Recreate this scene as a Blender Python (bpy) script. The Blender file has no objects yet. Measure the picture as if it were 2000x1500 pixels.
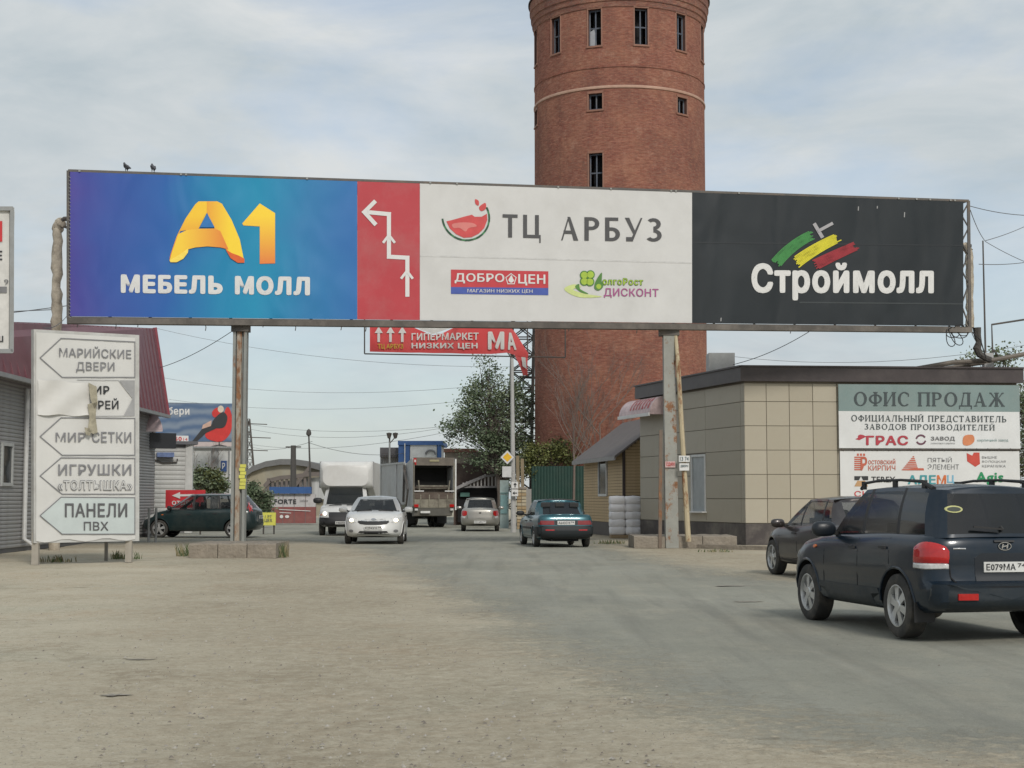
import bpy, math, random
import numpy as np
from mathutils import Vector, Matrix
from mathutils.bvhtree import BVHTree
from math import sin, cos, pi, radians, sqrt, atan2
random.seed(7)
rnd = random.random
def ru(a, b): return a + (b-a)*random.random()
SC = bpy.context.scene
COL = SC.collection

# ------------------------------------------------------------------ camera, world, sun, exposure
FPX, HC, PITCH = 3000.0, 1.5, math.atan(223/3000.0)
cd = bpy.data.cameras.new('camera'); cam = bpy.data.objects.new('camera', cd); COL.objects.link(cam)
cam.location = (0, 0, HC); cam.rotation_euler = (pi/2+PITCH, 0, 0)
cd.sensor_width = 36; cd.lens = FPX/2000*36; cd.clip_end = 6000; cd.clip_start = 0.1
SC.camera = cam
SUN_EL, SUN_AZ = radians(38), radians(160)      # azimuth clockwise from +Y (north): behind and right of the camera
world = bpy.data.worlds.new('World'); SC.world = world; world.use_nodes = True
nt = world.node_tree; N = nt.nodes; L = nt.links; N.clear()
out = N.new('ShaderNodeOutputWorld'); bg = N.new('ShaderNodeBackground'); bg.inputs[1].default_value = 0.1
sky = N.new('ShaderNodeTexSky'); sky.sky_type = 'NISHITA'; sky.sun_disc = False
sky.sun_elevation = SUN_EL; sky.sun_rotation = SUN_AZ; sky.air_density = 1.0; sky.dust_density = 1.5; sky.ozone_density = 1.0
tc = N.new('ShaderNodeTexCoord'); mp = N.new('ShaderNodeMapping'); mp.inputs['Scale'].default_value = (1.5, 1.5, 4.2)
mp.inputs['Rotation'].default_value = (0.06, -0.12, 0.3)
L.new(tc.outputs['Generated'], mp.inputs[0])
def wnoise(scale, detail, rough, loc):
    m2 = N.new('ShaderNodeMapping'); m2.inputs['Location'].default_value = loc; L.new(mp.outputs[0], m2.inputs[0])
    n = N.new('ShaderNodeTexNoise'); n.inputs['Scale'].default_value = scale; n.inputs['Detail'].default_value = detail
    n.inputs['Roughness'].default_value = rough; n.inputs['Distortion'].default_value = 0.35; L.new(m2.outputs[0], n.inputs['Vector']); return n
n1 = wnoise(2.3, 9, 0.55, (3.1, 0.4, 1.7)); n2 = wnoise(3.8, 8, 0.58, (1.1, 5.4, 0.7))
r1 = N.new('ShaderNodeValToRGB'); r1.color_ramp.elements[0].position = 0.40; r1.color_ramp.elements[1].position = 0.55
L.new(n1.outputs[0], r1.inputs[0])
r2 = N.new('ShaderNodeValToRGB'); e = r2.color_ramp.elements
e[0].position = 0.34; e[0].color = (0.36, 0.41, 0.44, 1); e[1].position = 0.68; e[1].color = (0.51, 0.53, 0.535, 1)
L.new(n2.outputs[0], r2.inputs[0])
vm = N.new('ShaderNodeVectorMath'); vm.operation = 'MULTIPLY'; vm.inputs[1].default_value = (10, 10, 10); L.new(r2.outputs[0], vm.inputs[0])
mr = N.new('ShaderNodeMapRange'); mr.inputs[3].default_value = 0.6; mr.inputs[4].default_value = 1.0; L.new(r1.outputs[0], mr.inputs[0])
mx = N.new('ShaderNodeMix'); mx.data_type = 'RGBA'; L.new(mr.outputs[0], mx.inputs[0]); L.new(sky.outputs[0], mx.inputs[6]); L.new(vm.outputs[0], mx.inputs[7])
L.new(mx.outputs[2], bg.inputs[0]); L.new(bg.outputs[0], out.inputs[0])
sd = bpy.data.lights.new('sun', 'SUN'); sd.energy = 1.5; sd.angle = radians(12); sd.color = (1.0, 0.95, 0.88)
sun = bpy.data.objects.new('sun', sd); COL.objects.link(sun)
sdir = Vector((sin(SUN_AZ)*cos(SUN_EL), cos(SUN_AZ)*cos(SUN_EL), sin(SUN_EL)))
sun.rotation_euler = sdir.to_track_quat('Z', 'Y').to_euler()
vs = SC.view_settings; vs.view_transform = 'Standard'; vs.look = 'None'; vs.gamma = 1; vs.use_curve_mapping = False; vs.exposure = 0.45

# ------------------------------------------------------------------ photo pixel -> place
def ray(px, py):
    return Vector((px-1000, FPX*cos(PITCH)-(750-py)*sin(PITCH), FPX*sin(PITCH)+(750-py)*cos(PITCH)))
def at(px, py, Y):
    d = ray(px, py); t = Y/d.y; return Vector((d.x*t, Y, HC+d.z*t))
def G(px, py):
    d = ray(px, py); t = -HC/d.z; return Vector((d.x*t, d.y*t, 0))
def DY(yg):            # depth of the ground seen at photo row yg
    return G(1000, yg).y
class Plane:
    """a vertical plane through two ground points; print on it is laid out where the photo shows it"""
    def __init__(s, a, b):
        s.a = Vector((a[0], a[1], 0)); s.b = Vector((b[0], b[1], 0)); s.u = (s.b-s.a).normalized()
        s.n = Vector((s.u.y, -s.u.x, 0))
        if s.n.dot(-s.a) < 0: s.n = -s.n
    def hit(s, px, py, off=0.0):
        d = ray(px, py); o = Vector((0, 0, HC)); t = (s.a-o).dot(s.n)/d.dot(s.n); return o+d*t+s.n*off

# ------------------------------------------------------------------ materials
def lin(c):
    return tuple((x/12.92 if x <= 0.04045 else ((x+0.055)/1.055)**2.4) for x in c)
def hexc(h):
    h = h.lstrip('#'); return lin(tuple(int(h[i:i+2], 16)/255 for i in (0, 2, 4)))
MATS = {}
def M(name, rgb=None, rough=0.7, var=0.12, scale=4.0, bump=0.0, bscale=None, metal=0.0, dirt=0.0, dirtcol=(0.22, 0.19, 0.15), dscale=1.5,
      coat=0.0, alpha=1.0, emit=None, spec=0.5, coords='Object', stretch=(1, 1, 1)):
    if name in MATS: return MATS[name]
    m = bpy.data.materials.new(name); m.use_nodes = True; MATS[name] = m
    nt = m.node_tree; b = nt.nodes['Principled BSDF']; ln = nt.links
    b.inputs['Roughness'].default_value = rough; b.inputs['Metallic'].default_value = metal
    b.inputs['Specular IOR Level'].default_value = spec; b.inputs['Coat Weight'].default_value = coat; b.inputs['Coat Roughness'].default_value = 0.08
    b.inputs['Alpha'].default_value = alpha
    if emit: b.inputs['Emission Color'].default_value = (*emit[0], 1); b.inputs['Emission Strength'].default_value = emit[1]
    t = nt.nodes.new('ShaderNodeTexCoord'); mp = nt.nodes.new('ShaderNodeMapping'); mp.inputs['Scale'].default_value = stretch
    ln.new(t.outputs[coords], mp.inputs[0])
    n = nt.nodes.new('ShaderNodeTexNoise'); n.inputs['Scale'].default_value = scale; n.inputs['Detail'].default_value = 6; n.inputs['Roughness'].default_value = 0.65
    ln.new(mp.outputs[0], n.inputs['Vector'])
    r = nt.nodes.new('ShaderNodeMapRange'); r.inputs[1].default_value = 0.3; r.inputs[2].default_value = 0.7; r.inputs[3].default_value = 1-var; r.inputs[4].default_value = 1+var
    ln.new(n.outputs[0], r.inputs[0])
    v = nt.nodes.new('ShaderNodeVectorMath'); v.operation = 'SCALE'; v.inputs[0].default_value = rgb; ln.new(r.outputs[0], v.inputs['Scale'])
    src = v.outputs[0]
    if dirt > 0:
        n2 = nt.nodes.new('ShaderNodeTexNoise'); n2.inputs['Scale'].default_value = dscale; n2.inputs['Detail'].default_value = 9; n2.inputs['Roughness'].default_value = 0.7
        ln.new(mp.outputs[0], n2.inputs['Vector'])
        r2 = nt.nodes.new('ShaderNodeMapRange'); r2.inputs[1].default_value = 0.45; r2.inputs[2].default_value = 0.7; r2.inputs[3].default_value = 0; r2.inputs[4].default_value = dirt
        ln.new(n2.outputs[0], r2.inputs[0])
        mx = nt.nodes.new('ShaderNodeMix'); mx.data_type = 'RGBA'; ln.new(r2.outputs[0], mx.inputs[0]); ln.new(src, mx.inputs[6]); mx.inputs[7].default_value = (*dirtcol, 1)
        src = mx.outputs[2]
    ln.new(src, b.inputs['Base Color'])
    if bump > 0:
        n3 = nt.nodes.new('ShaderNodeTexNoise'); n3.inputs['Scale'].default_value = bscale or scale*3; n3.inputs['Detail'].default_value = 5
        ln.new(mp.outputs[0], n3.inputs['Vector'])
        bp = nt.nodes.new('ShaderNodeBump'); bp.inputs['Strength'].default_value = bump; bp.inputs['Distance'].default_value = 0.05
        ln.new(n3.outputs[0], bp.inputs['Height']); ln.new(bp.outputs[0], b.inputs['Normal'])
    return m
def nodes_of(m): return m.node_tree.nodes, m.node_tree.links, m.node_tree.nodes['Principled BSDF']

def dirt_group():
    """the lot's dust, gravel and stains in ground coordinates, shared by the ground and by the dusty edges of the road"""
    g = bpy.data.node_groups.new('dirt_colour', 'ShaderNodeTree')
    g.interface.new_socket('Color', in_out='OUTPUT', socket_type='NodeSocketColor'); g.interface.new_socket('Height', in_out='OUTPUT', socket_type='NodeSocketFloat')
    n = g.nodes; l = g.links; o = n.new('NodeGroupOutput'); t = n.new('ShaderNodeTexCoord')
    def noise(sc, det, ro, loc=(0, 0, 0), st=(1, 1, 1), dist=0.0):
        mp = n.new('ShaderNodeMapping'); mp.inputs['Location'].default_value = loc; mp.inputs['Scale'].default_value = st; l.new(t.outputs['Object'], mp.inputs[0])
        k = n.new('ShaderNodeTexNoise'); k.inputs['Scale'].default_value = sc; k.inputs['Detail'].default_value = det; k.inputs['Roughness'].default_value = ro; k.inputs['Distortion'].default_value = dist
        l.new(mp.outputs[0], k.inputs['Vector']); return k.outputs[0]
    def ramp(src, a, b, c0, c1):
        r = n.new('ShaderNodeValToRGB'); r.color_ramp.elements[0].position = a; r.color_ramp.elements[1].position = b
        r.color_ramp.elements[0].color = (*c0, 1); r.color_ramp.elements[1].color = (*c1, 1); l.new(src, r.inputs[0]); return r.outputs[0]
    def mix(f, a, b):
        m = n.new('ShaderNodeMix'); m.data_type = 'RGBA'; l.new(f, m.inputs[0]); l.new(a, m.inputs[6])
        if isinstance(b, tuple): m.inputs[7].default_value = (*b, 1)
        else: l.new(b, m.inputs[7])
        return m.outputs[2]
    K = (0, 0, 0); W = (1, 1, 1)
    c = ramp(noise(0.35, 8, 0.62), 0.35, 0.66, (0.32, 0.285, 0.24), (0.42, 0.39, 0.345))
    c = mix(ramp(noise(0.16, 6, 0.6, (7, 3, 0)), 0.5, 0.66, K, (0.6,)*3), c, (0.30, 0.315, 0.285))
    c = mix(ramp(noise(0.55, 9, 0.7, (2, 9, 0), (1, 0.6, 1)), 0.52, 0.66, K, (0.7,)*3), c, (0.22, 0.19, 0.155))
    c = mix(ramp(noise(0.45, 8, 0.7, (22, 1, 0)), 0.5, 0.66, K, (0.6,)*3), c, (0.36, 0.295, 0.24))
    c = mix(ramp(noise(1.3, 7, 0.7, (5, 31, 0), (0.5, 1.2, 1)), 0.62, 0.72, K, (0.5,)*3), c, (0.43, 0.41, 0.37))
    fine = noise(16, 7, 0.8); mid = noise(5, 9, 0.75, (4, 4, 0)); c = mix(ramp(mid, 0.5, 0.66, K, (0.6,)*3), c, (0.23, 0.205, 0.17)); c = mix(ramp(mid, 0.5, 0.34, K, (0.5,)*3), c, (0.44, 0.415, 0.37)); c = mix(ramp(fine, 0.54, 0.66, K, (0.7,)*3), c, (0.17, 0.155, 0.13))
    grit = noise(45, 3, 0.7, (1, 1, 1)); c = mix(ramp(grit, 0.56, 0.70, K, (0.65,)*3), c, (0.50, 0.48, 0.45)); g2 = noise(30, 3, 0.7, (7, 1, 0)); c = mix(ramp(g2, 0.60, 0.70, K, (0.75,)*3), c, (0.13, 0.12, 0.10))
    spots = noise(1.05, 3, 0.45, (14, 2, 0), (0.45, 1.3, 1)); c = mix(ramp(spots, 0.735, 0.76, K, (0.7,)*3), c, (0.13, 0.115, 0.09))
    ea = n.new('ShaderNodeAttribute'); ea.attribute_name = 'edge'
    wj = n.new('ShaderNodeMath'); wj.operation = 'MULTIPLY_ADD'; l.new(noise(0.5, 8, 0.7, (6, 6, 0)), wj.inputs[0]); wj.inputs[1].default_value = 5.0; l.new(ea.outputs['Fac'], wj.inputs[2])
    bd = n.new('ShaderNodeValToRGB'); el = bd.color_ramp.elements; el[0].position = 0.0; el[0].color = (0, 0, 0, 1); el[1].position = 1.0; el[1].color = (0, 0, 0, 1); q1 = el.new(0.45); q1.color = (1, 1, 1, 1); q2 = el.new(0.72); q2.color = (1, 1, 1, 1)
    sc_ = n.new('ShaderNodeMapRange'); sc_.inputs[1].default_value = -3.2; sc_.inputs[2].default_value = 3.6; l.new(wj.outputs[0], sc_.inputs[0]); l.new(sc_.outputs[0], bd.inputs[0])
    gm = n.new('ShaderNodeMath'); gm.operation = 'MULTIPLY'; l.new(bd.outputs[0], gm.inputs[0]); gr_ = n.new('ShaderNodeMapRange'); gr_.inputs[1].default_value = 0.38; gr_.inputs[2].default_value = 0.62; gr_.inputs[3].default_value = 0.1; gr_.inputs[4].default_value = 0.75; l.new(noise(6, 9, 0.85, (3, 7, 0)), gr_.inputs[0]); l.new(gr_.outputs[0], gm.inputs[1])
    c = mix(gm.outputs[0], c, (0.215, 0.185, 0.15))
    tn = n.new('ShaderNodeVectorMath'); tn.operation = 'MULTIPLY'; tn.inputs[1].default_value = (1.24, 1.205, 1.05); l.new(c, tn.inputs[0]); l.new(tn.outputs[0], o.inputs[0])
    a = n.new('ShaderNodeMath'); a.operation = 'MULTIPLY_ADD'; l.new(noise(2.2, 8, 0.65), a.inputs[0]); a.inputs[1].default_value = 1.6; l.new(fine, a.inputs[2])
    b = n.new('ShaderNodeMath'); b.operation = 'MULTIPLY_ADD'; l.new(grit, b.inputs[0]); b.inputs[1].default_value = 0.5; l.new(a.outputs[0], b.inputs[2])
    l.new(b.outputs[0], o.inputs[1])
    return g
DG = dirt_group()
def mat_dirt():
    m = bpy.data.materials.new('packed_dirt'); m.use_nodes = True; n, l, b = nodes_of(m)
    g = n.new('ShaderNodeGroup'); g.node_tree = DG; l.new(g.outputs[0], b.inputs['Base Color']); b.inputs['Roughness'].default_value = 0.95; b.inputs['Specular IOR Level'].default_value = 0.2
    bp = n.new('ShaderNodeBump'); bp.inputs['Strength'].default_value = 0.6; bp.inputs['Distance'].default_value = 0.03; l.new(g.outputs[1], bp.inputs['Height']); l.new(bp.outputs[0], b.inputs['Normal'])
    return m
def mat_road():
    m = bpy.data.materials.new('dusty_asphalt'); m.use_nodes = True; n, l, b = nodes_of(m)
    g = n.new('ShaderNodeGroup'); g.node_tree = DG; t = n.new('ShaderNodeTexCoord')
    def noise(sc, det, ro, st=(1, 1, 1), loc=(0, 0, 0)):
        mp = n.new('ShaderNodeMapping'); mp.inputs['Scale'].default_value = st; mp.inputs['Location'].default_value = loc; l.new(t.outputs['Object'], mp.inputs[0])
        k = n.new('ShaderNodeTexNoise'); k.inputs['Scale'].default_value = sc; k.inputs['Detail'].default_value = det; k.inputs['Roughness'].default_value = ro; l.new(mp.outputs[0], k.inputs['Vector']); return k.outputs[0]
    def rr(src, a, b2, c0, c1):
        r = n.new('ShaderNodeMapRange'); r.inputs[1].default_value = a; r.inputs[2].default_value = b2; r.inputs[3].default_value = c0; r.inputs[4].default_value = c1; l.new(src, r.inputs[0]); return r.outputs[0]
    def mix(f, a, c):
        x = n.new('ShaderNodeMix'); x.data_type = 'RGBA'; l.new(f, x.inputs[0])
        for i, q in ((6, a), (7, c)):
            if isinstance(q, tuple): x.inputs[i].default_value = (*q, 1)
            else: l.new(q, x.inputs[i])
        return x.outputs[2]
    c = mix(rr(noise(0.25, 8, 0.6), 0.35, 0.65, 0, 1), (0.255, 0.253, 0.208), (0.32, 0.316, 0.264))
    c = mix(rr(noise(0.5, 8, 0.7, (1, 0.25, 1), (4, 4, 0)), 0.52, 0.68, 0, 0.4), c, (0.17, 0.168, 0.15))
    fine = noise(28, 6, 0.8); c = mix(rr(fine, 0.54, 0.68, 0, 0.6), c, (0.13, 0.128, 0.112)); c = mix(rr(noise(50, 3, 0.7), 0.57, 0.70, 0, 0.6), c, (0.40, 0.39, 0.35)); c = mix(rr(noise(4, 9, 0.8, (1, 1, 1), (2, 8, 0)), 0.52, 0.68, 0, 0.4), c, (0.17, 0.167, 0.14))
    at_ = n.new('ShaderNodeAttribute'); at_.attribute_name = 'edge'
    ad = n.new('ShaderNodeMath'); ad.operation = 'ADD'; l.new(at_.outputs['Fac'], ad.inputs[0]); l.new(rr(noise(0.45, 9, 0.7), 0.3, 0.7, -0.7, 0.7), ad.inputs[1])
    ad2 = n.new('ShaderNodeMath'); ad2.operation = 'ADD'; l.new(ad.outputs[0], ad2.inputs[0]); l.new(rr(noise(7, 9, 0.8, (1, 1, 1), (3, 2, 0)), 0.3, 0.7, -1.2, 1.2), ad2.inputs[1])
    f0 = rr(ad2.outputs[0], -0.3, 0.9, 1, 0); e1 = rr(at_.outputs['Fac'], -0.6, 0.5, 1, 0); mxn = n.new('ShaderNodeMath'); mxn.operation = 'MAXIMUM'; l.new(f0, mxn.inputs[0]); l.new(e1, mxn.inputs[1]); f = mxn.outputs[0]
    c = mix(rr(noise(1.4, 9, 0.75, (1, .35, 1), (9, 9, 0)), 0.48, 0.72, 0, 0.35), c, g.outputs[0]); c = mix(rr(noise(1.6, 7, 0.6, (1.5, .09, 1), (5, 1, 0)), 0.5, 0.66, 0, 0.35), c, (0.165, 0.163, 0.14)); c = mix(rr(noise(1.1, 7, 0.6, (1.7, .07, 1), (15, 1, 0)), 0.52, 0.66, 0, 0.3), c, (0.33, 0.325, 0.28))
    c = mix(f, c, g.outputs[0]); l.new(c, b.inputs['Base Color']); b.inputs['Roughness'].default_value = 0.9; b.inputs['Specular IOR Level'].default_value = 0.25
    hm = n.new('ShaderNodeMix'); hm.data_type = 'FLOAT'; l.new(f, hm.inputs[0]); l.new(fine, hm.inputs[2]); l.new(g.outputs[1], hm.inputs[3])
    bp = n.new('ShaderNodeBump'); bp.inputs['Strength'].default_value = 0.6; bp.inputs['Distance'].default_value = 0.03; l.new(hm.outputs[0], bp.inputs['Height']); l.new(bp.outputs[0], b.inputs['Normal'])
    return m
def mat_brick(name, cyl=False, c1=(0.20, 0.078, 0.056), c2=(0.33, 0.145, 0.105), mort=(0.28, 0.20, 0.16), bw=0.25, bh=0.075, dark=0.35):
    m = bpy.data.materials.new(name); m.use_nodes = True; n, l, b = nodes_of(m)
    uv = n.new('ShaderNodeUVMap'); br = n.new('ShaderNodeTexBrick'); l.new(uv.outputs[0], br.inputs['Vector'])
    br.inputs['Color1'].default_value = (*c1, 1); br.inputs['Color2'].default_value = (*c2, 1); br.inputs['Mortar'].default_value = (*mort, 1)
    br.inputs['Scale'].default_value = 1; br.inputs['Brick Width'].default_value = bw; br.inputs['Row Height'].default_value = bh; br.inputs['Mortar Size'].default_value = 0.008; br.inputs['Bias'].default_value = 0.0; br.inputs['Mortar Smooth'].default_value = 0.6
    def noise(sc, det, ro, st=(1, 1, 1), loc=(0, 0, 0)):
        mp = n.new('ShaderNodeMapping'); mp.inputs['Scale'].default_value = st; mp.inputs['Location'].default_value = loc; l.new(uv.outputs[0], mp.inputs[0])
        k = n.new('ShaderNodeTexNoise'); k.inputs['Scale'].default_value = sc; k.inputs['Detail'].default_value = det; k.inputs['Roughness'].default_value = ro; l.new(mp.outputs[0], k.inputs['Vector']); return k.outputs[0]
    def mix(src, lo, hi, amt, a, c, mode='MIX'):
        r = n.new('ShaderNodeMapRange'); r.inputs[1].default_value = lo; r.inputs[2].default_value = hi; r.inputs[4].default_value = amt; l.new(src, r.inputs[0])
        x = n.new('ShaderNodeMix'); x.data_type = 'RGBA'; x.blend_type = mode; l.new(r.outputs[0], x.inputs[0]); l.new(a, x.inputs[6]); x.inputs[7].default_value = (*c, 1); return x.outputs[2]
    c = mix(noise(0.5, 8, 0.65), 0.42, 0.66, 0.5, br.outputs[0], (0.45, 0.24, 0.15))
    c = mix(noise(0.35, 8, 0.7, (1, 0.6, 1), (9, 4, 0)), 0.44, 0.64, dark*1.6, c, (0.15, 0.085, 0.07)); c = mix(noise(0.9, 8, 0.75, (1, .35, 1), (19, 4, 0)), 0.52, 0.66, .5, c, (0.10, 0.065, 0.055)); c = mix(noise(1.1, 8, 0.75, (1, 1, 1), (9, 24, 0)), 0.56, 0.66, .55, c, (0.42, 0.26, 0.19))
    c = mix(noise(2.6, 6, 0.8, (1, 1.6, 1), (3, 3, 0)), 0.58, 0.68, 0.35, c, (0.48, 0.27, 0.18)); c = mix(noise(3.2, 4, 0.8, (1, 3.6, 1), (8, 3, 0)), 0.42, 0.62, 0.65, c, (0.20, 0.055, 0.04)); c = mix(noise(4.5, 4, 0.8, (.8, 3.0, 1), (3, 13, 0)), 0.52, 0.66, 0.6, c, (0.46, 0.22, 0.14))
    c = mix(noise(3.5, 5, 0.75, (1, 2.2, 1), (13, 3, 0)), 0.63, 0.69, 0.75, c, (0.07, 0.04, 0.035))
    l.new(c, b.inputs['Base Color']); b.inputs['Roughness'].default_value = 0.92; b.inputs['Specular IOR Level'].default_value = 0.2
    bp = n.new('ShaderNodeBump'); bp.inputs['Strength'].default_value = 0.6; bp.inputs['Distance'].default_value = 0.03
    a = n.new('ShaderNodeMath'); a.operation = 'MULTIPLY_ADD'; l.new(noise(9, 5, 0.8), a.inputs[0]); a.inputs[1].default_value = 0.8; l.new(br.outputs['Fac'], a.inputs[2])
    iv = n.new('ShaderNodeMath'); iv.operation = 'MULTIPLY'; iv.inputs[1].default_value = -1; l.new(a.outputs[0], iv.inputs[0]); l.new(iv.outputs[0], bp.inputs['Height']); l.new(bp.outputs[0], b.inputs['Normal'])
    return m
def mat_banner(name, rgb, var=0.05, crease=0.5, rough=0.5, dirt=0.18, dirtcol=(0.35, 0.33, 0.30)):
    m = M(name, rgb, rough=rough, var=var, scale=0.7, dirt=dirt, dirtcol=dirtcol, dscale=0.6, spec=0.35); n, l, b = nodes_of(m)
    t = n.new('ShaderNodeTexCoord'); mp = n.new('ShaderNodeMapping'); mp.inputs['Rotation'].default_value = (0, 0.6, 0.2); mp.inputs['Scale'].default_value = (1.0, 1, 0.45); l.new(t.outputs['Object'], mp.inputs[0])
    k = n.new('ShaderNodeTexNoise'); k.inputs['Scale'].default_value = 0.6; k.inputs['Detail'].default_value = 2; k.inputs['Distortion'].default_value = 0.5; l.new(mp.outputs[0], k.inputs['Vector'])
    bp = n.new('ShaderNodeBump'); bp.inputs['Strength'].default_value = crease; bp.inputs['Distance'].default_value = 0.25; l.new(k.outputs[0], bp.inputs['Height']); l.new(bp.outputs[0], b.inputs['Normal'])
    return m
def mat_rusty(name, paint, amount=0.5, sc=2.0, z=0.35, rough=0.7):
    m = M(name, paint, rough=rough, var=0.12, scale=3); n, l, b = nodes_of(m)
    t = n.new('ShaderNodeTexCoord'); mp = n.new('ShaderNodeMapping'); mp.inputs['Scale'].default_value = (1, 1, z); l.new(t.outputs['Object'], mp.inputs[0])
    k = n.new('ShaderNodeTexNoise'); k.inputs['Scale'].default_value = sc; k.inputs['Detail'].default_value = 9; k.inputs['Roughness'].default_value = 0.72; l.new(mp.outputs[0], k.inputs['Vector'])
    r = n.new('ShaderNodeMapRange'); r.inputs[1].default_value = 0.62-amount*0.25; r.inputs[2].default_value = 0.68-amount*0.2; l.new(k.outputs[0], r.inputs[0])
    k2 = n.new('ShaderNodeTexNoise'); k2.inputs['Scale'].default_value = 9; l.new(t.outputs['Object'], k2.inputs['Vector'])
    x2 = n.new('ShaderNodeMix'); x2.data_type = 'RGBA'; l.new(k2.outputs[0], x2.inputs[0]); x2.inputs[6].default_value = (0.10, 0.045, 0.02, 1); x2.inputs[7].default_value = (0.34, 0.16, 0.07, 1)
    x = n.new('ShaderNodeMix'); x.data_type = 'RGBA'; l.new(r.outputs[0], x.inputs[0]); old = b.inputs['Base Color'].links[0].from_socket
    l.new(old, x.inputs[6]); l.new(x2.outputs[2], x.inputs[7]); l.new(x.outputs[2], b.inputs['Base Color'])
    return m
def mat_blue_print():
    """flat print: violet to azure with a lighter centre, as the ad is printed"""
    m = mat_banner('blue_print', (0.05, 0.15, 0.35), var=0.05, dirt=0.06, crease=.9); n, l, b = nodes_of(m)
    uv = n.new('ShaderNodeUVMap'); sp = n.new('ShaderNodeSeparateXYZ'); l.new(uv.outputs[0], sp.inputs[0])
    r = n.new('ShaderNodeValToRGB'); cr = r.color_ramp; cr.elements[0].position = 0.0; cr.elements[0].color = (*hexc('#454092'), 1); cr.elements[1].position = 1.0; cr.elements[1].color = (*hexc('#2f6bab'), 1)
    for p, c in ((0.12, '#33509d'), (0.32, '#255ea6'), (0.52, '#1580ad'), (0.66, '#1389b0'), (0.82, '#2a78ab')): q = cr.elements.new(p); q.color = (*hexc(c), 1)
    k = n.new('ShaderNodeTexNoise'); k.inputs['Scale'].default_value = 2.5; l.new(uv.outputs[0], k.inputs['Vector'])
    a = n.new('ShaderNodeMath'); a.operation = 'MULTIPLY_ADD'; l.new(k.outputs[0], a.inputs[0]); a.inputs[1].default_value = 0.16; l.new(sp.outputs[0], a.inputs[2])
    a2 = n.new('ShaderNodeMath'); a2.operation = 'SUBTRACT'; l.new(a.outputs[0], a2.inputs[0]); a2.inputs[1].default_value = 0.08; l.new(a2.outputs[0], r.inputs[0])
    l.new(r.outputs[0], b.inputs['Base Color']); return m
def mat_uvgrad(name, c0, c1, axis=2, z0=0, z1=1):
    m = M(name, c0, rough=0.5); n, l, b = nodes_of(m); t = n.new('ShaderNodeTexCoord'); sp = n.new('ShaderNodeSeparateXYZ'); l.new(t.outputs['Generated'], sp.inputs[0])
    x = n.new('ShaderNodeMix'); x.data_type = 'RGBA'; r = n.new('ShaderNodeMapRange'); r.inputs[1].default_value = z0; r.inputs[2].default_value = z1; l.new(sp.outputs[axis], r.inputs[0]); l.new(r.outputs[0], x.inputs[0])
    x.inputs[6].default_value = (*c0, 1); x.inputs[7].default_value = (*c1, 1); l.new(x.outputs[2], b.inputs['Base Color']); return m
def paint(name, rgb, metal=0.0, rough=0.32, dust=0.25):
    return M(name, rgb, rough=rough, var=0.05, scale=2.5, metal=metal, coat=0.5, dirt=dust, dirtcol=(0.24, 0.215, 0.18), dscale=1.4)

WHITE = M('white_paint', (0.72, 0.72, 0.70), var=0.05, rough=0.5, dirt=0.25, dirtcol=(0.45, 0.43, 0.38), dscale=1.2)
BLACK = M('black_plastic', (0.02, 0.02, 0.021), rough=0.6)
DARK = M('dark_recess', (0.012, 0.012, 0.013), rough=0.9)
GREY = M('grey_metal', (0.28, 0.29, 0.29), rough=0.5, metal=0.2, dirt=0.4)
DKMETAL = M('dark_metal', (0.07, 0.065, 0.06), rough=0.6, dirt=0.4, dirtcol=(0.16, 0.10, 0.06))
CONC = M('concrete', (0.26, 0.225, 0.18), rough=0.95, var=0.18, scale=3, bump=0.7, bscale=12, dirt=0.6, dirtcol=(0.17, 0.145, 0.115), dscale=2)
CHROME = M('chrome', (0.6, 0.6, 0.6), rough=0.18, metal=1.0, var=0.02)
ALLOY = M('alloy_wheel', (0.58, 0.58, 0.57), rough=0.35, metal=0.6, dirt=0.35, dirtcol=(0.2, 0.18, 0.15))
RUBBER = M('tyre_rubber', (0.035, 0.034, 0.032), rough=0.85, dirt=0.7, dirtcol=(0.12, 0.105, 0.085), dscale=5)
GLASS = M('car_glass', (0.012, 0.016, 0.017), rough=0.10, var=0.0, alpha=0.55, spec=0.5)
TINT = M('tinted_glass', (0.010, 0.012, 0.013), rough=0.06, var=0.0, alpha=0.97, spec=0.5)
WGLASS = M('window_glass', (0.03, 0.035, 0.04), rough=0.08, var=0.1)
REDLENS = M('red_lens', (0.42, 0.012, 0.012), rough=0.12, var=0.12, scale=30, coat=0.6)
CLEARLENS = M('clear_lens', (0.55, 0.55, 0.53), rough=0.12, var=0.15, scale=30, coat=0.6)
AMBER = M('amber_lens', (0.6, 0.14, 0.02), rough=0.2)
LAMPON = M('lit_headlamp', (0.8, 0.75, 0.6), rough=0.2, emit=((1.0, 0.86, 0.6), 5.0))
TRIM = M('seat_fabric', (0.045, 0.045, 0.045), rough=0.95)
PLATE = M('plate_white', (0.62, 0.62, 0.60), rough=0.5, dirt=0.3)
PRBLACK = M('print_black', (0.025, 0.027, 0.03), rough=0.5)
PRGREY = M('print_grey', (0.16, 0.16, 0.165), rough=0.5, var=0.25, scale=3)
PRRED = M('print_red', (0.55, 0.03, 0.035), rough=0.5)
PRWHITE = M('print_white', (0.66, 0.655, 0.64), rough=0.5, var=0.03)
LEAF = None

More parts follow.
